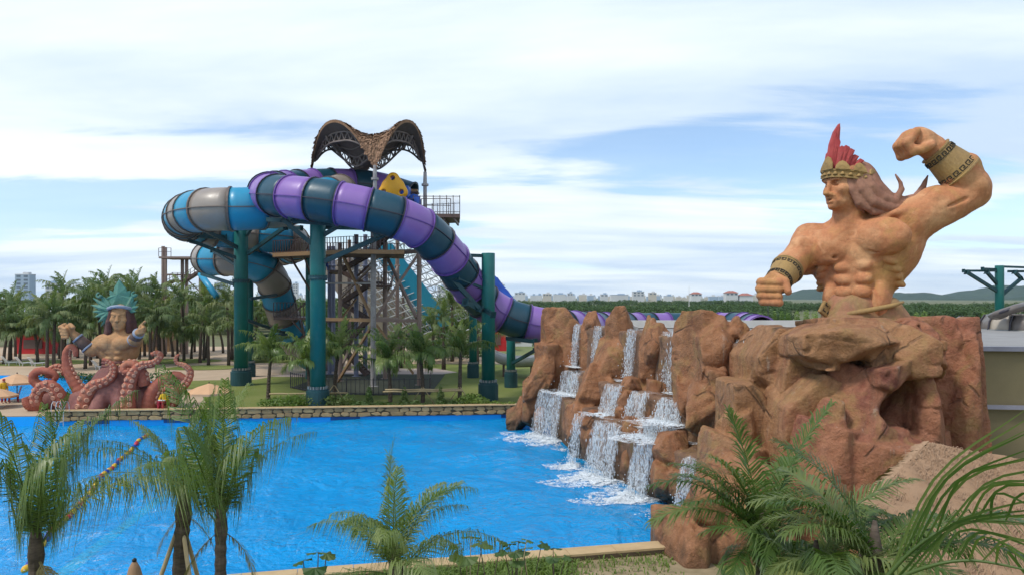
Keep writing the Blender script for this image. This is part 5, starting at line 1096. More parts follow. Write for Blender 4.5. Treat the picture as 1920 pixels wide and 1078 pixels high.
# thatched hut, bottom right
hut = thing('thatched_hut', 'brown thatched hut roof beside the beige wall, bottom right corner', 'hut', (9.5, 13.5, 0))
A_, B_, C_, D_ = P(1742,826,15.5), P(2140,905,15.0), P(2230,1260,11.0), P(1560,1010,12.4)
E_ = P(1690,870,17.5)
def quad_grid(a, b, c, d, n, m, amp, name, mt, par, seed=0):
    V = []; Q = []
    for i in range(n+1):
        for j in range(m+1):
            s, t = i/n, j/m; p = (a*(1-s)+b*s)*(1-t)+(d*(1-s)+c*s)*t; p = p+Vector((0,0,amp*float(fbm(np.float64(p.x*3), np.float64(p.y*3), np.float64(seed), 3))-.12*math.sin(PI*t)*0+.03*((j*1.0) % 2))); V.append(p)
    for i in range(n):
        for j in range(m): k = i*(m+1)+j; Q.append((k, k+1, k+m+2, k+m+1))
    return put(name, mesh_np(name, V, Q, mt), par)
M['thatch2'] = mat('hut_thatch', (.37,.235,.145,1), (.30,.185,.11,1), 2.2, .95, .6, 45, .1, (1,1,.6))
quad_grid(A_, B_, C_, D_, 60, 44, .04, 'roof_slope', M['thatch2'], hut); quad_grid(B_, A_, P(1640,900,19), P(2150,1000,19), 20, 10, .04, 'rear_slope', M['thatch2'], hut)
M['straw'] = mat('straw', (.44,.285,.18,1), (.30,.19,.115,1), 9, .95, 0, 0, .1)
b = MB(); g = random.Random(4); dn = ((C_+D_)/2-(A_+B_)/2).normalized(); sdv = (B_-A_).normalized(); nr = sdv.cross(dn); nr = nr if nr.z > 0 else -nr
for k in range(5200):
    s, t = g.random(), g.random(); p = (A_*(1-s)+B_*s)*(1-t)+(D_*(1-s)+C_*s)*t; d = (dn+sdv*g.uniform(-.5,.5)).normalized(); w = sdv*g.uniform(.004,.010); l = g.uniform(.12,.30); e = p+d*l+nr*g.uniform(.02,.045)+Vector((0,0,.01)); p = p+nr*.015; b.add([p-w, p+w, e+w*.5, e-w*.5], [(0,1,2,3)])
for k in range(500):
    s = g.random(); p = A_*(1-s)+D_*s; d = (dn*.6-sdv*g.uniform(.3,1)).normalized(); w = dn*.02; e = p+d*g.uniform(.15,.35); b.add([p-w, p+w, e+w*.3, e-w*.3], [(0,1,2,3)])
b.build('straw_tufts', M['straw'], hut)['kind'] = 'stuff'
for p in (D_.lerp(A_, .12)+Vector((.5,.4,0)), P(1900,1000,13)): b = MB(); b.tube([Vector((p.x, p.y, 0)), Vector((p.x, p.y, p.z-.25))], .09, 10); b.build('pole', M['trunk'], hut, True)
# lawn palms in front of the tower
LP = [(503,738,672,55,9,'leftmost lawn palm beside the tall left post'), (582,755,686,52,11,'lawn palm standing in front of the tall middle post'), (627,748,668,54,11,'lawn palm just right of the tall middle post'), (732,757,684,52.4,12,'dark lawn palm in front of the tower fence'), (793,754,676,52.8,12,'bright lawn palm right of the tower with crossed stakes'), (862,751,664,53,10,'lawn palm nearest the free-standing teal post')]
for k, (u, vb, vc, d, n, lab) in enumerate(LP):
    palm(lab, at(u, d), zc(vc, d)-.1, MID, [(0,1,2,8,3,4,3,5,4,6,5,7)[j] for j in range(n)]+[1,1,2,2,3,3,4,0], 1.3, (.17,.11), (random.Random(k).uniform(-.25,.25), 0), 40+k, True, 'young palms on the lawn')
for (u0, v0, u1, v1, d, lab) in ((505,738,652,736,52.2,'long bamboo rail tied across the left lawn palms'), (718,734,868,732,51.6,'lower bamboo rail tied across the right lawn palms'), (722,730,866,729.5,51.7,'upper bamboo rail tied across the right lawn palms')):
    b = MB(); a, c = P(u0,v0,d), P(u1,v1,d); b.tube([a.lerp(c, k/8)+Vector((0,0,.02*math.sin(k*2))) for k in range(9)], .055, 8); tag(b.build('bamboo_rail', M['bamboo'], None, True), lab, 'rail', 'bamboo rails tied to the lawn palms')
for k, (u, d, lab) in enumerate(((582,52,'the palm before the tall middle post'), (627,54,'the palm right of the tall middle post'), (793,52.8,'the bright lawn palm'), (862,53,'the lawn palm nearest the free post'))):
    for j, a in enumerate((200, 340)):
        x, y, _ = at(u, d); p = Vector((x+.9*math.cos(math.radians(a)), y-.25, 0)); q_ = Vector((x, y-.1, 1.25)); b = MB(); b.tube([p, q_], .035, 6); tag(b.build('stake', M['bamboo'], None, True), f'{["left","right"][j]} bamboo stake propping {lab}', 'stake', 'bamboo stakes on the lawn')
# palm grove behind the octopus statue and around
g = random.Random(77); GR = []
for k in range(46):
    u = -30+k*10.4+g.uniform(-7, 7); d = g.choice((78, 84, 90, 97, 104))+g.uniform(-3, 3); GR.append((u, d, zc(g.uniform(562, 636), d)))
for u, v, d in ((112,548,92),(205,540,95),(262,545,94),(300,556,96),(345,560,88),(375,565,86),(20,575,90)): GR.append((u, d, zc(v+8, d)))
GR.sort()
for k, (u, d, h) in enumerate(GR):
    palm(f'{ordn(k)} palm from the left in the grove behind the octopus statue', at(u, d), max(2.4, h), FAR, [(0,1,2,8,3,4,5,3,4,5,6,2,6,7)[j] for j in range(g.randint(11, 14))], g.uniform(.82, 1.05), (.19,.13), (g.uniform(-.6,.6), g.uniform(-.4,.4)), 100+k, False, 'palms of the grove behind the octopus statue', boot=False)
MP = [(752,640,80,'palm behind the fence at the foot of the tower'), (812,612,84,'palm in front of the blue lattice slide'), (848,575,88,'palm left of the free-standing teal post'), (832,600,78,'short palm left of the slim teal post'), (700,655,80,'shaded palm under the tower stairs'), (540,600,90,'palm behind the blue tube drop'), (575,605,88,'palm between the blue tube and the tower'), (480,590,92,'palm between the two left posts'), (515,585,95,'palm behind the lower balcony'), (435,590,90,'palm just left of the tall left post'), (895,610,84,'palm hanging behind the slim teal post'), (920,640,76,'small ragged palm behind the free-standing post')]
for k, (u, v, d, lab) in enumerate(MP): palm(lab, at(u, d), max(2.2, zc(v, d)), FAR, [0,1,2,8,3,4,5,3,4,5,6,7], .8, (.24,.15), (0,0), 200+k, False, 'scattered palms behind the tower', boot=False)
# shrubs
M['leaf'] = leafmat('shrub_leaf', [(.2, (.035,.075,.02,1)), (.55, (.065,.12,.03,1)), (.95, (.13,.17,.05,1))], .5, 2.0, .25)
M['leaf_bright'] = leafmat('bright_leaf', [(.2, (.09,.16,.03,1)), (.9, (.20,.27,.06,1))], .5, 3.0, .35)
def bush_mesh(name, lumps, n, sz, seed, m='leaf'):
    g = np.random.default_rng(seed); V = []; Q = []; tot = sum(r[0]*r[1]*r[2] for c, r in lumps)
    for c, r in lumps:
        k = max(6, int(n*(r[0]*r[1]*r[2]/tot))); d = g.normal(size=(k, 3)); d /= np.linalg.norm(d, axis=1)[:, None]; rad = g.uniform(.55, 1.05, (k, 1)); p = np.array(c)+d*np.array(r)*rad
        a = g.normal(size=(k, 3))*.6+np.cross(d, g.normal(size=(k, 3))); a /= np.linalg.norm(a, axis=1)[:, None]; bb = np.cross(a, d+g.normal(size=(k, 3))*.5); bb /= np.linalg.norm(bb, axis=1)[:, None]; s = sz*g.uniform(.6, 1.3, (k, 1))
        o = len(V)*1; q = np.stack([p-a*s, p+bb*s*.5, p+a*s, p-bb*s*.5], 1).reshape(-1, 3); V += list(q); Q += [(o+4*i, o+4*i+1, o+4*i+2, o+4*i+3) for i in range(k)]
    return mesh_np(name, V, Q, M[m], False)
for k, (u, v, d, w, h, lab) in enumerate(((275,690,66,3.2,1.0,'long low hedge on the plaza left of the octopus statue'), (108,684,70,1.6,.7,'small low hedge in front of the loungers'), (165,684,66,1.4,.9,'round hedge beside the raised left arm of the octopus statue'), (540,752,50.5,1.6,.8,'light green shrub clump left of the tall middle post'), (560,756,50.3,.8,1.1,'small shrub touching the tall middle post base'), (617,756,50.4,1.3,.9,'shrub right of the tall middle post base'), (880,745,51.6,.7,.9,'small shrub beside the free-standing post base'), (905,748,51.2,.6,.8,'pale shrub in front of the free-standing post'), (930,757,50.8,1.0,.5,'low shrub between free-standing post and rocks'), (660,752,50.6,1.2,.5,'low shrub clump left of the left conical shrub'), (725,757,50.4,1.0,.45,'low shrub under the dark lawn palm'), (780,755,50.5,1.0,.5,'low shrub under the bright lawn palm'), (845,752,50.8,.9,.5,'low shrub right of the right conical shrub'))):
    x, y, _ = at(u, d); rr = random.Random(k); L_ = [((rr.uniform(-w, w), rr.uniform(-.5,.5), h*rr.uniform(.3,.6)), (h*.8, h*.7, h*.55)) for _ in range(5)]
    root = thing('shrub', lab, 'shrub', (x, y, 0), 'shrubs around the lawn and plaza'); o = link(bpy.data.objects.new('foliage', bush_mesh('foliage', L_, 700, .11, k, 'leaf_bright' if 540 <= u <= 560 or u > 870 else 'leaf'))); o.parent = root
    b = MB(); b.tube([(0,0,0), (0,0,h*.5)], .04, 5); o = put('stem', b.mesh('stem', M['trunk'])); o.parent = root
for k, (u, lab) in enumerate(((692,'left dark conical shrub on the lawn edge'), (758,'middle dark conical shrub on the lawn edge'), (826,'right dark conical shrub on the lawn edge'))):
    x, y, _ = at(u, 51.2); root = thing('conical_shrub', lab, 'shrub', (x, y, 0), 'conical shrubs along the coping'); o = link(bpy.data.objects.new('foliage', bush_mesh('foliage', [((0,0,.35),(.34,.34,.4)), ((0,0,.8),(.27,.27,.4)), ((0,0,1.2),(.15,.15,.35))], 500, .08, 30+k))); o.parent = root
    b = MB(); b.tube([(0,0,0), (0,0,.5)], .04, 5); o = put('stem', b.mesh('stem', M['trunk'])); o.parent = root
# broad-leaved plants and ground cover on the near bank
def blade(b, base, tip, w, fold=.25, n=6):
    base, tip = Vector(base), Vector(tip); d = tip-base; sd_ = d.cross(Vector((0,0,1))); sd_ = sd_.normalized() if sd_.length > .01 else Vector((1,0,0)); vs = []; fs = []
    for i in range(n+1):
        t = i/n; ww = w*math.sin(PI*min(1, .06+t*.94))**.7; p = base+d*t-Vector((0,0,.25*d.length*t*t)); vs += [p-sd_*ww+Vector((0,0,ww*fold)), p, p+sd_*ww+Vector((0,0,ww*fold))]
        if i: o = (i-1)*3; fs += [(o, o+1, o+4, o+3), (o+1, o+2, o+5, o+4)]
    b.add(vs, fs)
def fan_plant(label, u, v, d, h, leaves, seed):
    x, y, _ = at(u, d); g = random.Random(seed); z0 = zc(v, d)-h; root = thing('fan_leaf_plant', label, 'plant', (x, y, 0), 'broad-leaved plants on the near bank')
    for k in range(leaves):
        a = 2*PI*k/leaves+g.uniform(-.5,.5); top = Vector((x+.22*math.cos(a), y+.22*math.sin(a), z0+h*g.uniform(.6, 1))); b = MB(); b.tube([Vector((x, y, 0)), Vector((x, y, top.z*.6)), top], [.018,.012,.008], 5); st_ = b.build('stalk', M['bamboo'] if g.random() < .3 else M['trunk'], root)
        lf = MB(); n = 12; vs = [top]; r = g.uniform(.13,.22); out = Vector((math.cos(a), math.sin(a), -.3)).normalized(); sd_ = Vector((-math.sin(a), math.cos(a), 0))
        for j in range(n+1): an = -2.2+4.4*j/n; rr = r*(1 if j % 2 else .86); vs.append(top+(out*math.cos(an)+sd_*math.sin(an))*rr+Vector((0,0,.03*(j % 2)-.05)))
        lf.add(vs, [(0, j, j+1) for j in range(1, n+1)]); lf.build('leaf', M['leaf'], st_)
fan_plant('dark fan-leaved plant left of the drooping palm', 590, 1030, 11.5, .5, 4, 1); fan_plant('tall fan-leaved plant right of the drooping palm', 968, 1012, 14, .8, 6, 2); fan_plant('fan-leaved plant with one upright leaf on the near bank', 995, 1000, 14.5, .9, 3, 3); fan_plant('single broad leaf plant at the right of the near bank', 1040, 1020, 15, .6, 3, 4); fan_plant('drooping leaf plant beside the drooping palm', 880, 1010, 12.5, .7, 5, 5); fan_plant('slim leaf plant between the palm and the fan-leaved plants', 918, 1010, 14, .7, 2, 6)
x, y, _ = at(1555, 11.5); root = thing('banana_plant', 'young banana plant with one upright pale green leaf before the pedestal', 'plant', (x, y, 0)); b = MB(); b.tube([(x, y, 0), (x, y, zc(965, 11.5))], [.06,.04], 8); b.build('stem', M['leaf_bright'], root, True)
b = MB(); blade(b, (x, y, zc(962, 11.5)), (x-.26, y-.05, zc(885, 11.5)), .075, .5, 8); b.build('leaf', M['leaf_bright'], root, True); b = MB(); blade(b, (x, y, zc(965, 11.5)), (x+.35, y-.1, zc(950, 11.5)), .06, .3, 8); b.build('leaf', M['leaf_bright'], root, True)
b = MB(); g = random.Random(8)
for k in range(5200):                                                    # weeds and long grass on the near bank
    x = g.uniform(-3.6, 4.6); y = 20.9+x*.235-abs(g.gauss(0, .9))-.25; 
    if y < 18.6 or (x > 1.8 and g.random() < .75): continue
    h = g.uniform(.10, .34)*(1.15 if x < 1.5 else .6); a = g.uniform(0, 2*PI); d = Vector((math.cos(a), math.sin(a), 0)); w = Vector((-d.y, d.x, 0))*g.uniform(.008, .022); p = Vector((x, y, .02)); m_ = p+d*h*.25+Vector((0,0,h*.7)); e = p+d*h*.8+Vector((0,0,h*g.uniform(.6, 1)))
    b.add([p-w, p+w, m_+w, m_-w, e], [(0,1,2,3),(3,2,4)])
tag(b.build('bank_grass', M['leaf_bright']), 'long weedy grass on the near bank of the wave pool', 'grass', kind='stuff')
# ================================================================ background
M['tree'] = leafmat('tree_leaf', [(.15, (.032,.066,.02,1)), (.55, (.065,.115,.032,1)), (.95, (.13,.165,.055,1))], .6, .12, .2)
def tree_lumps(g, h, w):
    L_ = [((0,0,h*.62), (w*.42, w*.42, h*.30))]
    for k in range(6): a = g.uniform(0, 2*PI); L_.append(((w*.34*math.cos(a), w*.34*math.sin(a), h*g.uniform(.42,.85)), (w*g.uniform(.18,.28),)*2+(h*g.uniform(.12,.2),)))
    return L_
def tree_variant(seed, n, sz, h=1.0, w=.8): return bush_mesh('crown', tree_lumps(random.Random(seed), h, w), n, sz, seed, 'tree')
def mesh_arrays(me):
    v = np.empty(len(me.vertices)*3, np.float32); me.vertices.foreach_get('co', v); q = np.empty(len(me.loops), np.int32); me.loops.foreach_get('vertex_index', q); return v.reshape(-1, 3), q.reshape(-1, 4)
TV = [tree_variant(300+k, 420, .052) for k in range(6)]; TA = [mesh_arrays(m) for m in TV]
def wood(name, label, specs, seed):
    g = random.Random(seed); VV = []; QQ = []; o = 0
    for x, y, h in specs:
        v, qd = g.choice(TA); a = g.uniform(0, 2*PI); c, s = math.cos(a), math.sin(a); w = h*g.uniform(.9, 1.35)
        VV.append(np.stack([(v[:,0]*c-v[:,1]*s)*w+x, (v[:,0]*s+v[:,1]*c)*w+y, v[:,2]*h*1.02-.25*h], 1)); QQ.append(qd+o); o += len(v)
    return tag(put(name, mesh_np(name, np.vstack(VV), np.vstack(QQ), M['tree'], False)), label, 'woodland', kind='stuff')
g = random.Random(9)
def rows(u0, u1, n, d0, d1, vlo, vhi): 
    out = []
    for k in range(n):
        u = u0+(u1-u0)*(k+g.random())/n; d = g.uniform(d0, d1); h = max(3.5, CH+(HOR-g.uniform(vlo, vhi))*d/F_PX); x, y, _ = at(u, d); out.append((x, y, h))
    return out
wood('woodland', 'dense green wood beyond the palm grove on the left', rows(-80, 640, 120, 150, 230, 538, 552), 1)
wood('woodland', 'belt of green trees below the city skyline in the middle', rows(880, 1480, 170, 260, 420, 560, 568)+rows(900, 1480, 110, 450, 700, 556, 561)+rows(900,1480,90,180,240,568,580), 2)
wood('woodland', 'green wood at the foot of the hills behind the flexing statue', rows(1400, 1960, 130, 300, 480, 558, 566)+rows(1680, 1880, 50, 220, 300, 562, 572), 3)
wood('woodland', 'dark scrub behind the tower and the lattice slide', rows(560, 900, 50, 135, 190, 556, 580), 4)
for k, (u, v, d, lab) in enumerate(((828,546,140,'left tall tree beyond the lattice slide'), (846,552,150,'tree between the lattice slide and the purple drop'), (868,556,135,'round tree just left of the purple drop'), (884,566,145,'tree peeping under the purple drop'), (806,560,150,'bushy tree behind the right end of the lattice slide'))):
    x, y, _ = at(u, d); h = zc(v, d); root = thing('tree', lab, 'tree', (x, y, 0), 'trees beyond the lattice slide'); o = link(bpy.data.objects.new('crown', TV[k])); o.parent = root; o.scale = (h*.75, h*.75, h*1.0)
    b = MB(); b.tube([(0,0,0), (.1,0,h*.3), (0,.1,h*.6)], [.25,.18,.1], 7); o = put('trunk', b.mesh('trunk', M['trunk'])); o.parent = root
YT = [1408,1424,1437,1452,1466,1478,1494,1512,1528,1546,1718,1734,1846,1862]
for k, u in enumerate(YT):
    d = 150+(k*37) % 40; x, y, _ = at(u, d); h = zc(g.uniform(580, 587), d); root = thing('young_tree', f'{ordn(k)} pale young tree from the left along the road by the statue', 'tree', (x, y, 0), 'young roadside trees'); o = link(bpy.data.objects.new('crown', bush_mesh('crown', [((0,0,h*.7),(h*.16,h*.16,h*.34)), ((.2,0,h*.5),(h*.16,h*.16,h*.2))], 260, .2, 400+k, 'leaf_bright'))); o.parent = root
    b = MB(); b.tube([(0,0,0), (0,0,h*.7)], [.09,.04], 6); o = put('trunk', b.mesh('trunk', M['trunk'])); o.parent = root
sheet('road', [[(55,160), (140,160), (140,168), (55,168)]], .05, M['concrete'])
sheet('meadow', [[(-5,95), (160,95), (160,175), (-5,175)]], .02, mat('meadow', (.12,.16,.05,1), (.20,.20,.08,1), .05, .95))
# hills
def hillmat():
    t = NT('hill_forest'); c = t.ramp(t.noise(.02, 6, .7), [(.3, (.022,.05,.028,1)), (.7, (.05,.085,.035,1))]); t.bump(t.noise(.06, 5, .7), 1.0, 12); return t.fin(c, .95, .1)
M['hill'] = hillmat()
def hill(name, prof, d, dep, n=150, m=22, amp=7):
    us = np.linspace(prof[0][0], prof[-1][0], n); vt = np.interp(us, [p[0] for p in prof], [p[1] for p in prof]); V = []; Q = []
    for i, u in enumerate(us):
        top = CH+(HOR-vt[i])*d/F_PX
        for j in range(m+1):
            y = d+dep*(j/m*2-1); x = (u-960)*d/F_PX; sh = math.exp(-((j/m*2-1)/.55)**2); z = max(-5, top*sh*1.3-3+amp*float(fbm(np.float64(x*.012), np.float64(y*.012), np.float64(2), 4))*sh); V.append((x, y, z))
    for i in range(n-1):
        for j in range(m): k = i*(m+1)+j; Q.append((k, k+m+1, k+m+2, k+1))
    o = put(name, mesh_np(name, V, Q, M['hill'])); o['kind'] = 'structure'; return o
hill('hills', [(1380,575),(1440,566),(1475,556),(1515,546),(1545,546),(1580,552),(1640,554),(1700,550),(1760,555),(1800,556),(1835,549),(1880,541),(1930,542),(1990,536),(2100,540),(2300,560)], 3200, 700)
hill('hills', [(1650,572),(1700,562),(1760,566),(1800,560),(1860,562),(1940,556),(2100,565)], 2300, 300, 100, 16, 5)
# city
M['bwhite'] = mat('building_white', (.62,.62,.62,1), (.55,.55,.56,1), .01, .8); M['bcream'] = mat('building_cream', (.58,.52,.44,1), (.52,.47,.40,1), .01, .8); M['bblue'] = mat('building_bluegrey', (.30,.40,.52,1), (.36,.44,.54,1), .01, .6); M['broof'] = mat('red_tiles', (.38,.13,.09,1), None, .05, .8); M['bwin'] = mat('window_dark', (.11,.14,.18,1), (.15,.18,.22,1), .05, .3)
def building(label, u0, u1, vt, d, m='bwhite', floors=None, roof=None, cols=None):
    c = P((u0+u1)/2, vt, d); w = (u1-u0)*d/F_PX; dp = w*.7; h = c.z; root = thing('city_building', label, 'building', (c.x, d, 0), 'buildings of the city skyline'); b = MB(); b.box((c.x, d+dp/2, h/2), (w, dp, h)); b.build('wall', M[m], root)
    fl = floors or max(2, int(h/4.2)); cl = cols or max(2, int(w/6)); fh = h/fl; cw = w/cl; wm = MB(); wm.box((0,0,0), (cw*.55, .3, fh*.5)); me = wm.mesh('window', M['bwin']); 
    lo = max(0, int((14)/fh))                                             # storeys hidden behind the woods carry no windows
    for f in range(lo, fl):
        for k in range(cl): o = link(bpy.data.objects.new('window', me)); o.parent = root; o.location = (-w/2+cw*(k+.5), -.1, fh*(f+.55))
    b = MB()
    if roof == 'red': b.add([(c.x-w*.55, d-1, h), (c.x+w*.55, d-1, h), (c.x+w*.55, d+dp, h), (c.x-w*.55, d+dp, h), (c.x-w*.2, d+dp/2, h+w*.18), (c.x+w*.2, d+dp/2, h+w*.18)], [(0,1,5,4),(1,2,5),(2,3,4,5),(3,0,4)]); b.build('roof', M['broof'], root)
    else: b.box((c.x+w*.12, d+dp/2, h+fh*.35), (w*.4, dp*.5, fh*.7)); b.box((c.x, d+dp/2, h+.3), (w*1.02, dp*1.02, .8)); b.build('roof', M['bblue' if m == 'bwhite' else 'bwhite'], root)
    return root
CT = [(28,55,515,900,'bblue','tall pale blue tower block at the far left'), (85,104,531,1000,'bwhite','shorter white block beside the tall tower at the left'), (402,410,530,1400,'bblue','left slim twin tower behind the left post'), (413,421,527,1400,'bblue','right slim twin tower behind the left post'), (540,548,534,1300,'bblue','left block seen between the two tall posts'), (549,558,532,1300,'bwhite','right block seen between the two tall posts'), (820,834,538,1100,'bwhite','white tower left of the purple drop'), (838,868,543,1150,'bblue','long blue-grey block left of the purple drop'), (928,946,534,1200,'bblue','block peeping out behind the blue tarpaulin'),
      (965,985,549,1500,'bwhite','white block right of the tarpaulin'), (1018,1034,551,1600,'bcream','cream block above the far end rock'), (1038,1060,552,1500,'bwhite','wide white block above the far end rock'), (1064,1074,550,1600,'bwhite','slim white block left of the skyline centre'), (1086,1100,553,1600,'bcream','low cream block left of the skyline centre'), (1126,1140,552,1550,'bwhite','white block above the long buttress'), (1146,1178,553,1500,'bwhite','long white block above the long buttress'), (1187,1208,547,1450,'bwhite','big white block at the skyline centre'), (1217,1231,549,1450,'bcream','cream slab right of the skyline centre'), (1246,1262,555,1500,'bwhite','low white block right of the skyline centre'), (1296,1316,551,1400,'bwhite','white villa with red roof beside the antenna mast'), (1330,1344,556,1500,'bblue','low blue-grey block right of the antenna mast'), (1361,1384,549,1300,'bwhite','white hotel left of the lowered fist'), (1387,1412,554,1300,'bwhite','low wide white block beside the lowered fist')]
for u0, u1, v, d, m, lab in CT: building(lab, u0, u1, v, d, m, roof='red' if 'red' in lab else None)
g = random.Random(5); nlab = 0; fill = []
for k in range(46):
    u = 955+k*10.4+g.uniform(-3, 3); w = g.uniform(5, 12); fill.append((u, w, g.uniform(553.5, 557.5), g.uniform(1650, 2000), g.choice(('bwhite','bwhite','bcream','bblue'))))
for k in range(8): fill.append((480+k*13, 8, 553, 1800, 'bwhite'))
fill.sort()
for k, (u, w, v, d, m) in enumerate(fill): building(f'{ordn(k)} low house from the left in the hazy far row of the skyline', u, u+w, v, d, m, 2, None, 2)
for k, (u, v) in enumerate(((1452,562),(1470,565),(1815,566),(1828,567),(1700,566),(1596,562))): building(f'{ordn(k)} small white house from the left on the green hill foot', u, u+7, v, 2200 if k != 5 else 2250, 'bwhite', 2, None, 2)
b = MB(); p = P(1292, 536, 500); b.tube([(p.x, 500, 0), (p.x, 500, p.z)], [.25,.08], 6); am = thing('antenna_mast', 'thin white antenna mast before the red-roofed villa', 'mast', (p.x, 500, 0)); b.build('mast', M['bwhite'], am)
b = MB(); b.box((p.x, 500, zc(554, 500)), (1.6,.4,.9)); b.build('antenna', M['bwhite'], am)
# lattice slide behind the tower
lt = thing('lattice_slide', 'giant blue slide wall held by a white space frame behind the tower', 'water slide', (-14, 95, 0)); M['white_steel'] = mat('white_steel', (.55,.56,.57,1), None, 2, .4); M['panel_blue'] = gloss('panel_blue', (.02,.30,.50,1), (.03,.35,.55,1)); M['panel_taupe'] = gloss('panel_taupe', (.30,.25,.21,1), (.33,.28,.24,1))
g = random.Random(2)
for k in range(12):
    t0, t1 = k/12, (k+1)/12; e = lambda t, w: P(688+118*t+w*46, 464+152*t-w*8, 93.5-w*3)
    b = MB(); qd = [e(t0,0), e(t0,1), e(t1,1), e(t1,0)]; b.add(qd+[p+Vector((0,.4,0)) for p in qd], [(3,2,1,0),(4,5,6,7),(0,1,5,4),(1,2,6,5),(2,3,7,6),(3,0,4,7)]); b.build('panel', M['panel_blue'], lt)
for k in range(10):
    t0, t1 = k/10, (k+1)/10; a0, a1 = P(676+118*t0, 468+152*t0, 97), P(676+118*t1, 468+152*t1, 97); c0, c1 = P(600+110*t0, 500+170*t0, 100), P(600+110*t1, 500+170*t1, 100); b = MB(); b.add([c0, a0, a1, c1]+[p+Vector((0,.4,0)) for p in (c0, a0, a1, c1)], [(3,2,1,0),(4,5,6,7),(0,1,5,4),(1,2,6,5),(2,3,7,6),(3,0,4,7)]); b.build('panel', M['panel_taupe'], lt)
def node(i, j, l): t = i/14; return P(640+118*t+j*18-l*7, 488+152*t-j*7+l*4, 94.5-j*.6+(1.7 if l else 0))
b = MB()
for i in range(15):
    for j in range(9):
        if j > 6 and i < 2: continue
        for (di, dj) in ((1,0),(0,1)):
            if i+di < 15 and j+dj < 9:
                for l in (0, 1): b.bar(node(i,j,l), node(i+di,j+dj,l), .085)
        b.bar(node(i,j,0), node(i,j,1), .085)
        for (di, dj) in ((1,0),(0,1),(1,1)):
            if i+di < 15 and j+dj < 9: b.bar(node(i,j,0), node(i+di,j+dj,1), .075)
b.build('space_frame', M['white_steel'], lt)['kind'] = 'stuff'
for i in (2, 6, 10, 14): p = node(i, 4, 1); bb = MB(); bb.tube([(p.x, p.y+.6, 0), p], .18, 8); bb.build('leg', M['taubar'], lt)
# scaffold stair far left behind the blue tube
sc_ = thing('stair_scaffold', 'brown steel stair scaffold with a platform behind the blue tube curl', 'scaffold', (-44, 98, 0)); D_s = 98
for u, vt in ((306,462),(310,464),(342,486),(376,512),(350,486)): p = P(u, vt, D_s+(u % 4)); b = MB(); b.bar((p.x, p.y, 0), p, .34); b.build('column', M['taubar'], sc_)
for a, c, w in (((304,484),(356,484),.35), ((308,515),(378,516),.22), ((342,516),(373,545),.14), ((376,530),(392,516),.14), ((310,560),(342,530),.2)): b = MB(); b.bar(P(*a, D_s), P(*c, D_s), w); b.build('beam', M['taubar'], sc_)
p = P(330, 482, D_s); slab('platform', [(p.x-1.8, D_s-1), (p.x+2.2, D_s-1), (p.x+2.2, D_s+3), (p.x-1.8, D_s+3)], p.z, .25, 'taubar', sc_); railing(sc_, [(p.x-1.8, D_s-1, p.z), (p.x-.2, D_s-1, p.z)], 1.1, .8); 
for a, c in (((312,534),(324,527)), ((324,527),(342,528)), ((342,530),(372,511))): b = MB(); b.bar(P(*a, D_s), P(*c, D_s), 1.2, .3); b.build('stair_flight', M['brown'], sc_); railing(sc_, [P(*a, D_s-.6), P(*c, D_s-.6)], 1.1, .6)
bc = P(384, 520, 84); b = MB(); b.tube([P(376,514,84), P(406,556,82)], .35, 10); o = b.build('water_pipe', M['cyan'], None, True); tag(o, 'slanting blue pipe under the lower blue tube curl', 'pipe')
# right edge: bowl slide, post, clear tube
M['grey_tube'] = gloss('grey_tube', (.13,.11,.10,1), (.16,.135,.12,1)); M['cream_tube'] = gloss('cream_tube', (.42,.36,.29,1), (.46,.40,.32,1))
bw = thing('bowl_slide', 'grey and cream banded bowl slide at the right edge behind the beige wall', 'water slide', P(1940, 640, 48)); cc = P(1955, 612, 48); n = 14
for k in range(n):
    a0, a1 = 2*PI*k/n, 2*PI*(k+1)/n-.0; b = MB(); pr = [(3.5,-1.0),(3.1,-.35),(2.95,.2),(3.05,.75),(3.3,1.1)]; vs = []; fs = []
    for j in range(6):
        a = a0+(a1-a0)*j/5
        for r, z in [(3.2+.75*math.cos(t), -.25+.85*math.sin(t)) for t in (PI*1.9, PI*1.6, PI*1.3, PI*1.0)][:0] or [(2.2,-1.15),(2.9,-1.05),(3.3,-.7),(3.45,-.2),(3.35,.35),(3.1,.75)]: vs.append(cc+Vector((r*math.cos(a), r*math.sin(a), z)))
    for j in range(5):
        for i in range(5): q_ = j*6+i; fs.append((q_, q_+6, q_+7, q_+1))
    b.add(vs, fs); sec = b.build('bowl_section', M['cream_tube' if k % 3 == 1 else 'grey_tube'], bw, True); sec.modifiers.new('s', 'SOLIDIFY').thickness = .08
    b = MB(); pts = [cc+Vector(((r+.06)*math.cos(a0), (r+.06)*math.sin(a0), z)) for r, z in [(2.9,-1.05),(3.3,-.7),(3.45,-.2),(3.35,.35),(3.1,.75)]]; b.tube(pts, .06, 6); b.build('rib', M['rib'], sec)
b = MB(); b.tube([cc+Vector((3.5*math.cos(a/20*2*PI), 3.5*math.sin(a/20*2*PI), -.2)) for a in range(21)], .05, 6); b.build('hoop', M['bolt'], bw, True)
for a in (1.0, 2.2, 3.6, 5.2): b = MB(); b.tube([cc+Vector((2.4*math.cos(a), 2.4*math.sin(a), -1.1)), Vector((cc.x+2.4*math.cos(a), cc.y+2.4*math.sin(a), 0))], .18, 8); b.build('leg', M['teal'], bw)
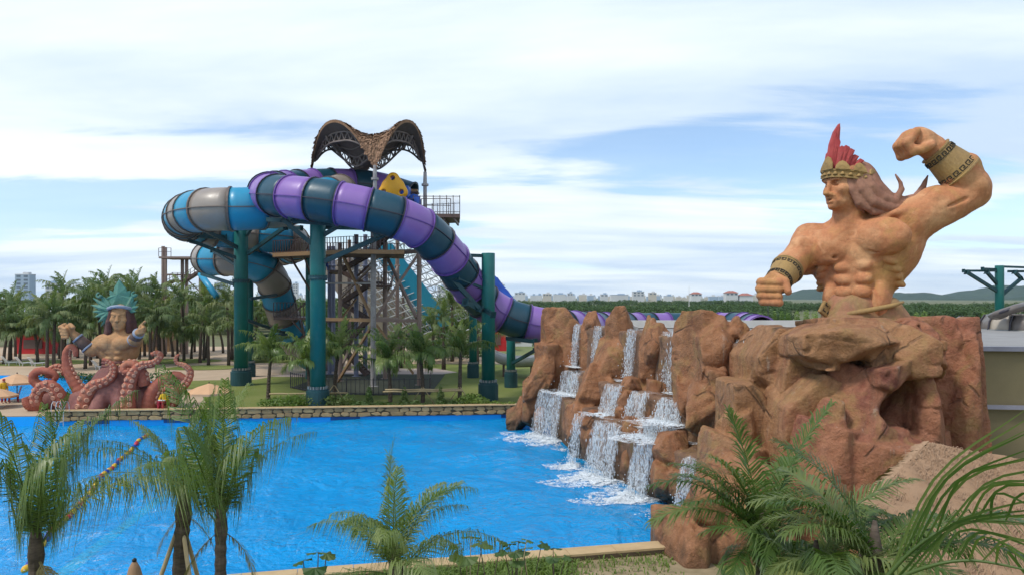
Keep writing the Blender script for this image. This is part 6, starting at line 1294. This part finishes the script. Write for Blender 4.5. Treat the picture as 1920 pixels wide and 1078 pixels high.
bw2 = thing('open_chute', 'dark sloping rim chute above the grey and cream bowl', 'water slide', cc+Vector((0,0,1))); b = MB(); b.tube(spline([P(1868,592,47), P(1885,585,46), P(1905,578,46.5), P(1935,573,48), P(1990,575,52)], 20), [.5]*20, 12, True, .5); b.build('chute', M['grey_tube'], bw2, True); b = MB(); b.tube(spline([P(1868,589,46.6), P(1885,582,45.6), P(1905,575,46.1), P(1935,570,47.6), P(1990,572,51.6)], 20), .09, 8); b.build('lip', M['rib'], bw2, True)
rp = post('teal post with empty bracket arms at the right edge', 1874, 498, 720, 60, .33, [((1874,508,60),(1806,508,59),.14), ((1873,548,60),(1812,510,59),.2), ((1872,535,60),(1850,510,59.4),.2), ((1868,505,60),(1842,504,59),.14), ((1876,500,60),(1960,503,61),.14), ((1878,553,60),(1915,522,60.5),.2), ((1890,509,60.5),(1960,509,61),.16), ((1915,522,60.5),(1902,510,60.3),.2)])
M['clear'] = (lambda t: t.fin((.75,.80,.84,1), .1, .6, Alpha=.55))(NT('clear_tube'))
ct = thing('clear_tube_slide', 'clear plastic tube with dark hoops on the roof behind the pedestal', 'water slide', P(1812, 640, 46)); b = MB(); b.tube([P(1796,609,46), P(1806,611,46), P(1818,616,46), P(1832,626,46)], [.55,.6,.55,.3], 14); b.build('tube', M['clear'], ct, True)
for u, v in ((1799,610),(1806,611.5),(1813,614)): p = P(u, v, 45.95); b = MB(); b.tube([p+Vector((-.05,0,0)), p+Vector((.08,0,-.02))], .63, 14, False); b.build('hoop', M['rib'], ct, True)
b = MB(); p = P(1810, 622, 45.9); b.tube([p, p-Vector((0,0,1.6))], .1, 6); b.build('leg', M['broof'], ct)
# low things behind the lawn on the right of the tower
fl = thing('float_trough', 'pale open slide trough lying behind the lawn beside the rocks', 'slide trough', P(960, 690, 72)); b = MB(); vs = []; fs = []; pp = spline([P(915,668,76), P(940,680,72), P(970,686,70), P(1010,684,70)], 14)
for i, p in enumerate(pp):
    for k in range(7): a = PI*k/6; vs.append(p+Vector((0, 1.3*math.cos(a), -.9*math.sin(a)+.9)))
for i in range(13):
    for k in range(6): q_ = i*7+k; fs.append((q_, q_+1, q_+8, q_+7))
b.add(vs, fs); o = b.build('trough', M['concrete'], fl, True); o.modifiers.new('s', 'SOLIDIFY').thickness = .1
for i in (2, 7, 12): b = MB(); b.box(pp[i]-Vector((0,0,pp[i].z/2)), (.2,1.6,max(.2,pp[i].z))); b.build('leg', M['brown'], fl)
M['red'] = mat('red_paint', (.50,.02,.02,1), (.44,.015,.02,1), 1, .6)
def kiosk(label, u, v, d, w, h, m, roofm, eave=.6, rise=1.0):
    x, y, _ = at(u, d); root = thing('kiosk', label, 'kiosk', (x, y, 0), 'kiosks beyond the plaza'); b = MB(); b.box((x, y+w*.3, h/2), (w, w*.6, h)); b.build('wall', M[m], root)
    b = MB(); W2, D2 = w/2+eave, w*.3+eave; b.add([(x-W2, y+w*.3-D2, h), (x+W2, y+w*.3-D2, h), (x+W2, y+w*.3+D2, h), (x-W2, y+w*.3+D2, h), (x-W2*.4, y+w*.3, h+rise), (x+W2*.4, y+w*.3, h+rise)], [(0,1,5,4),(1,2,5),(2,3,4,5),(3,0,4),(3,2,1,0)]); b.build('roof', M[roofm], root); b = MB(); b.box((x, y-.02, h*.5), (w*.5, .1, h*.45)); b.build('hatch', M['brown'], root)
kiosk('red kiosk under the palms at the far left', 62, 650, 100, 5.0, 2.6, 'red', 'thatch'); kiosk('red booth seen behind the free-standing teal post', 928, 660, 105, 3.2, 3.2, 'red', 'bwhite', .3, .4); kiosk('orange-roofed kiosk behind the octopus statue', 290, 655, 104, 4, 2.4, 'tan', 'broof'); kiosk('pale kiosk behind the lawn under the purple drop', 905, 662, 110, 5, 2.6, 'bcream', 'bwhite', .4, .5)
kiosk('white flat booth beside the scattered palms', 955, 655, 115, 7, 2.2, 'bwhite', 'tan', .3, .4)
M['canvas'] = mat('canvas_white', (.72,.72,.80,1), (.66,.66,.75,1), .5, .8)
for k, (u, d, w, lab) in enumerate(((4,112,9,'white canvas tent at the left edge behind the palms'), (72,116,7,'smaller white canvas tent behind the red kiosk'))):
    x, y, _ = at(u, d); root = thing('tent', lab, 'tent', (x, y, 0), 'white tents behind the palms'); z = zc(610, d); b = MB(); pt_ = [(x-w/2, y), (x+w/2, y), (x+w/2, y+w), (x-w/2, y+w)]; b.add([(a, c, z) for a, c in pt_]+[(x, y+w/2, zc(574, d))]+[(x+(a-x)*.35, y+w/2+(c-y-w/2)*.35, z+(zc(574, d)-z)*.4) for a, c in pt_], [(0,1,6,5),(1,2,7,6),(2,3,8,7),(3,0,5,8),(5,6,4),(6,7,4),(7,8,4),(8,5,4)]); b.build('canopy', M['canvas'], root)
    for a, c in pt_: b = MB(); b.tube([(a, c, 0), (a, c, z)], .08, 6); b.build('pole', M['bwhite'], root)
wood('undergrowth', 'dark low undergrowth behind the tower and the blue drop', [(at(u, d)[0], d, h) for u, d, h in ((470+k*9.2, 86+(k*7) % 12, 2.2+(k*13 % 7)*.3) for k in range(46) if not 590 < 470+k*9.2 < 800)], 6)
# ================================================================ furniture, people, small things
M['parasol'] = mat('parasol_cloth', (.62,.37,.21,1), (.56,.33,.18,1), 1.5, .85); M['white_plastic'] = mat('white_plastic', (.72,.74,.76,1), None, 2, .4); M['yellow'] = mat('yellow_cloth', (.70,.44,.02,1), (.62,.37,.02,1), 5, .8); M['redcloth'] = mat('red_cloth', (.36,.02,.035,1), (.28,.015,.03,1), 5, .8); M['redwood'] = mat('red_wood', (.20,.015,.03,1), (.26,.02,.035,1), 4, .5); M['face'] = mat('person_skin', (.36,.18,.11,1), None, 5, .6); M['black'] = mat('black_hair', (.012,.010,.010,1), None, 5, .6)
def parasol(label, u, v, d, r):
    c = P(u, v, d); root = thing('parasol', label, 'parasol', (c.x, d, 0), 'beige parasols'); b = MB(); n = 8; vs = [c]; fs = []
    for q_, (f, dz) in enumerate(((.5, -.2), (1, -.5), (1.0, -.62))):
        for k in range(n): a = 2*PI*(k+.5)/n; vs.append(c+Vector((r*f*math.cos(a), r*f*math.sin(a), dz*r*.75)))
    for k in range(n):
        j = (k+1) % n; fs += [(0, 1+k, 1+j), (1+k, 1+n+k, 1+n+j, 1+j), (1+n+k, 1+2*n+k, 1+2*n+j, 1+n+j)]
    b.add(vs, fs); b.build('canopy', M['parasol'], root); b = MB(); b.tube([(c.x, d, 0), (c.x, d, c.z+.1)], .035, 8); b.build('pole', M['rail'], root)
    for k in range(n): a = 2*PI*(k+.5)/n; b = MB(); b.bar(c+Vector((0,0,-.08)), c+Vector((r*.97*math.cos(a), r*.97*math.sin(a), -.42*r)), .03); b.build('rib', M['rail'], root)
    b = MB(); b.box((c.x, d, .06), (.6,.6,.12)); b.build('base', M['concrete'], root)
parasol('beige parasol over the red chair left of the octopus', 32, 700, 54.5, 1.55); parasol('second beige parasol cut by the left edge', -6, 727, 51.0, 1.3); parasol('beige parasol beside the lifeguard right of the octopus', 392, 718, 49.6, 1.5)
def armchair(label, x, y, rz):
    root = thing('deck_chair', label, 'chair', (x, y, 0)); R = Matrix.Rotation(rz, 4, 'Z')
    def pc(nm, c, sz, rx=0): b = MB(); b.box((0,0,0), sz); o = b.build(nm, M['redwood']); o.parent = root; o.matrix_basis = R @ Matrix.Translation(c) @ Matrix.Rotation(rx, 4, 'X'); return o
    for k in range(5): pc('seat_slat', (-.22+k*.11, 0, .38), (.10,.52,.025), math.radians(8)); pc('back_slat', (-.22+k*.11, .34, .74), (.10,.025,.78-.05*abs(k-2)), math.radians(-18))
    for sx in (-1, 1):
        pc('arm', (sx*.33, -.02, .58), (.11,.7,.025)); pc('leg', (sx*.32, -.28, .29), (.05,.07,.58)); pc('leg', (sx*.32, .24, .29), (.05,.07,.58))
    return root
def figure(label, loc, rz, J, shirt=None, hat=None, trousers='redcloth'):
    """J: joint positions in metres (local, facing -y); one skinned body mesh with clothing shells as children"""
    root = thing('person', label, 'person', loc); R = Matrix.Rotation(rz, 4, 'Z'); V = {k: Vector(v) for k, v in J.items()}
    def grow(nm, m, prims, h=.018): me = sdf_mesh(nm, prims, h, M[m]); o = link(bpy.data.objects.new(nm, me)); o.parent = root; o.matrix_basis = R; return o
    t = lambda a, b, f: V[a].lerp(V[b], f)
    body = [ell(V['head']+Vector((0,0,.0)), (.078,.095,.115), None, .02), ell(V['head']+Vector((0,-.03,-.06)), (.055,.065,.06), None, .03), cone(V['head']+Vector((0,-.09,.01)), V['head']+Vector((0,-.108,-.03)), .012, .018, .01), cone(V['neck'], V['head'], .055, .05, .03), cone(V['hip'], V['neck'], .14, .13, .05), ell(t('hip','neck',.75), (.19,.11,.14), None, .05)]
    for s in 'lr':
        body += [cone(V['sh'+s], V['el'+s], .055, .042, .04), cone(V['el'+s], V['wr'+s], .042, .03, .02), cone(V['kn'+s], V['an'+s], .062, .042, .03), cone(t('hip','kn'+s,.12), V['kn'+s], .09, .062, .05), cone(V['an'+s], V['an'+s]+Vector((0,-.16,-.04)), .045, .035, .02)]
        d = (V['wr'+s]-V['el'+s]).normalized(); pm = V['wr'+s]+d*.06; body.append(ell(pm, (.042,.042,.05), None, .02))
        for q_ in range(4): o_ = Vector(((q_-1.5)*.018, 0, 0)); body.append(cone(pm+o_+d*.03, pm+o_+d*(.09-.006*abs(q_-1.2))+Vector((0,0,-.015)), .009, .008, .004))
        body.append(cone(pm+Vector((.03 if s == 'l' else -.03,0,0)), pm+Vector((.05 if s == 'l' else -.05,0,0))+d*.04, .010, .009, .006))
    grow('body', 'face', body)
    if shirt: 
        pr = [cone(V['hip'], t('hip','neck',.95), .155, .14, .05), ell(t('hip','neck',.75), (.21,.125,.155), None, .05)]
        for s in 'lr': pr += [cone(V['sh'+s], V['el'+s], .072, .058, .05), cone(V['el'+s], t('el'+s,'wr'+s,.7), .058, .046, .03)]
        grow('shirt', shirt, pr)
    pr = [ell(V['hip'], (.165,.14,.12), None, .05)]
    for s in 'lr': pr += [cone(t('hip','kn'+s,.12), V['kn'+s], .108, .08, .05), cone(V['kn'+s], t('kn'+s,'an'+s,.9), .08, .062, .04)]
    grow('trousers', trousers, pr)
    if hat: grow('cap', hat, [ell(V['head']+Vector((0,0,.05)), (.095,.11,.085), None, .02), ell(V['head']+Vector((0,-.10,.045)), (.075,.08,.014), None, .02)])
    else: grow('hair', 'black', [ell(V['head']+Vector((0,.02,.045)), (.088,.1,.09), None, .02)])
    return root
SIT = dict(hip=(0,.05,.52), neck=(0,.10,1.02), head=(0,.06,1.19), shl=(.19,.09,.95), shr=(-.19,.09,.95), ell=(.27,-.05,.70), elr=(-.27,-.05,.70), wrl=(.10,-.24,.66), wrr=(-.10,-.24,.66), knl=(.13,-.40,.54), knr=(-.13,-.40,.54), anl=(.14,-.44,.10), anr=(-.14,-.44,.10))
STAND = dict(hip=(0,0,.92), neck=(0,0,1.45), head=(0,-.02,1.62), shl=(.19,0,1.38), shr=(-.19,0,1.38), ell=(.24,.02,1.10), elr=(-.24,.02,1.10), wrl=(.22,-.12,.88), wrr=(-.22,-.12,.88), knl=(.10,-.02,.50), knr=(-.10,-.02,.50), anl=(.11,.02,.09), anr=(-.11,.02,.09))
x, y, _ = at(308, 48.75); 
CHZ = .2
root = armchair('dark red slatted chair under the seated lifeguard', x, y-.0, 0); root.location.z = CHZ; fg = figure('seated person in yellow shirt, red trousers and red cap before the octopus', (x, y-.08, CHZ), 0, SIT, 'yellow', 'redcloth')
b = MB(); b.box((x, y, CHZ/2), (1.1,1.3,CHZ)); tag(smooth_mod(b.build('lifeguard_plinth', M['octo'])), 'small dark maroon plinth under the lifeguard chair', 'plinth')
b = MB(); b.tube([(x-.22, y-.36, CHZ+.66), (x+.22, y-.36, CHZ+.66)], .045, 10); tag(b.build('rescue_tube', M['white_plastic'], None, True), 'white rescue tube across the seated lifeguard\'s lap', 'rescue tube')
x, y, _ = at(26, 53.6); armchair('dark red slatted chair under the left parasol', x, y, math.radians(-50)).location.z = .02
x, y, _ = at(7, 53.0); figure('standing person in yellow top and red trousers at the left edge', (x, y, .02), math.radians(60), STAND, 'yellow', 'redcloth')
M['hivis'] = mat('hi_vis', (.45,.70,.05,1), None, 5, .7); M['bluecloth'] = mat('blue_cloth', (.03,.07,.25,1), None, 5, .8)
p = P(612.5, 535, 72); figure('person in yellow-green vest on the tower stairs behind the middle post', (p.x, 72, (zL[0]+zA)/2), 0, STAND, 'hivis', None, 'bluecloth')
# sun loungers
def lounger(label, x, y, rz):
    root = thing('sun_lounger', label, 'sun lounger', (x, y, .02), 'white sun loungers on the plaza'); R = Matrix.Rotation(rz, 4, 'Z')
    def pc(nm, c, sz, rx=0): b = MB(); b.box((0,0,0), sz); o = b.build(nm, M['white_plastic']); o.parent = root; o.matrix_basis = R @ Matrix.Translation(c) @ Matrix.Rotation(rx, 4, 'X')
    for k in range(8): pc('slat', (0, -.75+k*.15, .33), (.62,.12,.03))
    for k in range(6): pc('slat', (0, .46+.09*k, .38+.12*k), (.62,.03,.11), math.radians(-36))
    for sx in (-1, 1):
        pc('side_rail', (sx*.33, -.2, .32), (.05,1.5,.07)); pc('leg', (sx*.31, -.7, .15), (.06,.06,.3)); pc('leg', (sx*.31, .4, .15), (.06,.06,.3))
for k, (u, d, lab) in enumerate(((2,84,'white sun lounger cut by the left edge'), (21,83,'second white sun lounger from the left edge'), (47,82.5,'third white sun lounger from the left edge'), (70,82,'white sun lounger nearest the long hedge'), (190,78,'white sun lounger behind the octopus statue'))): x, y, _ = at(u, d); lounger(lab, x, y, math.radians(150))
# pool ladders
for k, (u, lab) in enumerate(((108,'left chrome pool ladder below the octopus coils'), (123,'right chrome pool ladder below the octopus coils'))):
    root = thing('pool_ladder', lab, 'pool ladder', P(u, 778, 47.2)); root.location.z = 0
    for s in (-.14, .14):
        x = (u-960)*47.2/F_PX+s; b = MB(); b.tube(spline([(x, 47.35, .1), (x, 47.3, .85), (x, 46.9, .95), (x, 46.75, .4), (x, 46.72, -1.2)], 16), .022, 8); b.build('rail', M['white_steel'], root, True)
    for z in (-.25, -.55): b = MB(); b.box(((u-960)*47.2/F_PX, 46.74, z), (.3,.1,.04)); b.build('step', M['white_steel'], root)
# lane rope
rp_ = thing('float_rope', 'lane rope of yellow, red and blue floats across the left of the pool', 'float rope', G(180, 920, ZW)); pa = spline([G(278,816,ZW), G(232,856,ZW), G(190,900,ZW), G(150,945,ZW), G(108,992,ZW), G(70,1036,ZW), G(45,1075,ZW)], 200); g = random.Random(6)
for p in pa: p.z = ZW+.06+float(water_height(np.array([p.x]), np.array([p.y]))[0])
M['fl_y'] = mat('float_yellow', (.72,.42,.02,1), None, 3, .4); M['fl_r'] = mat('float_red', (.52,.03,.05,1), None, 3, .4); M['fl_b'] = mat('float_blue', (.015,.06,.35,1), None, 3, .4)
b = MB(); b.tube(pa[::4]+[pa[-1]], .03, 6); b.build('rope', M['white_plastic'], rp_, True)
pat = ['fl_y','fl_r','fl_y','fl_b','fl_y','fl_r','fl_b']
for k in range(0, 196, 5):
    q0, q1 = pa[k], pa[min(199, k+4)]; b = MB(); m_ = q0.lerp(q1, .5); b.tube([q0, q0.lerp(q1, .12), m_, q0.lerp(q1, .88), q1], [.05,.10,.115,.10,.05], 9); b.build('float', M[pat[(k//5) % 7]], rp_, True)
# black fence round the tower
fe = thing('steel_fence', 'low black bar fence round the foot of the tower', 'fence', P(700, 735, 59)); z1 = 1.35
pts = [P(545,0,62), P(600,0,58), P(700,0,57.2), P(806,0,57.6), P(808,0,62)]
for a, c in zip(pts, pts[1:]):
    L_ = Vector((c.x-a.x, c.y-a.y, 0)).length; n = max(2, int(L_/.36))
    for k in range(n):
        q_ = a.lerp(c, k/n); b = MB(); b.bar((q_.x, q_.y, 0), (q_.x, q_.y, z1), .035 if k % 6 else .07); b.build('bar', M['rib'], fe)
    for z in (.15, z1-.12): b = MB(); b.bar((a.x, a.y, z), (c.x, c.y, z), .04); b.build('rail', M['rib'], fe)
sheet('tower_slab', [[(p_.x, p_.y) for p_ in pts[:4]]+[(-6.5,73), (-18,73)]], .055, mat('gravel_slab', (.055,.06,.035,1), (.04,.045,.03,1), 1.5, .95, .5, 25))
# bottom-edge thatched finial
p = P(252, 1052, 17); fn_ = thing('thatch_finial', 'small brown thatched cone with dark knob at the bottom edge', 'finial', (p.x, 17, 0)); b = MB(); b.lathe((p.x, 17, 0), [(.30, p.z-.75), (.20, p.z-.45), (.12, p.z-.14), (.06, p.z-.02), (.03, p.z)], 14); b.build('cone', M['thatch2'], fn_, True); b = MB(); b.lathe((p.x, 17, p.z-.02), [(.02, 0), (.05, .03), (.05, .07), (.015, .1)], 10); b.build('knob', M['black'], fn_, True); b = MB(); b.tube([(p.x, 17, 0), (p.x, 17, p.z-.5)], .06, 8); b.build('pole', M['trunk'], fn_)
# lamp post by the far road
p = P(1440, 572, 150); lp = thing('street_lamp', 'thin dark street lamp with one arm by the far road', 'street lamp', (p.x, 150, 0)); b = MB(); b.tube([(p.x, 150, 0), (p.x, 150, p.z+.2)], [.12,.07], 8); b.build('pole', M['rib'], lp); b = MB(); b.bar((p.x, 150, p.z+.1), (p.x+2.6, 150, p.z+.35), .09); b.build('arm', M['rib'], lp); b = MB(); b.box((p.x+2.9, 150, p.z+.36), (.7,.25,.12)); b.build('lamp_head', M['rib'], lp)
# haze
t = NT('haze'); t.n.remove(t.b); vp = t.n.new('ShaderNodeVolumePrincipled'); vp.inputs['Color'].default_value = (.72,.86,1,1); vp.inputs['Density'].default_value = 8e-5; vp.inputs['Anisotropy'].default_value = .2; t.l.new(vp.outputs[0], t.out.inputs['Volume'])
b = MB(); b.box((0, 2250, 44), (5000, 4700, 104)); tag(b.build('haze', t.m), 'thin pale haze over the whole park and city', 'haze', kind='stuff')
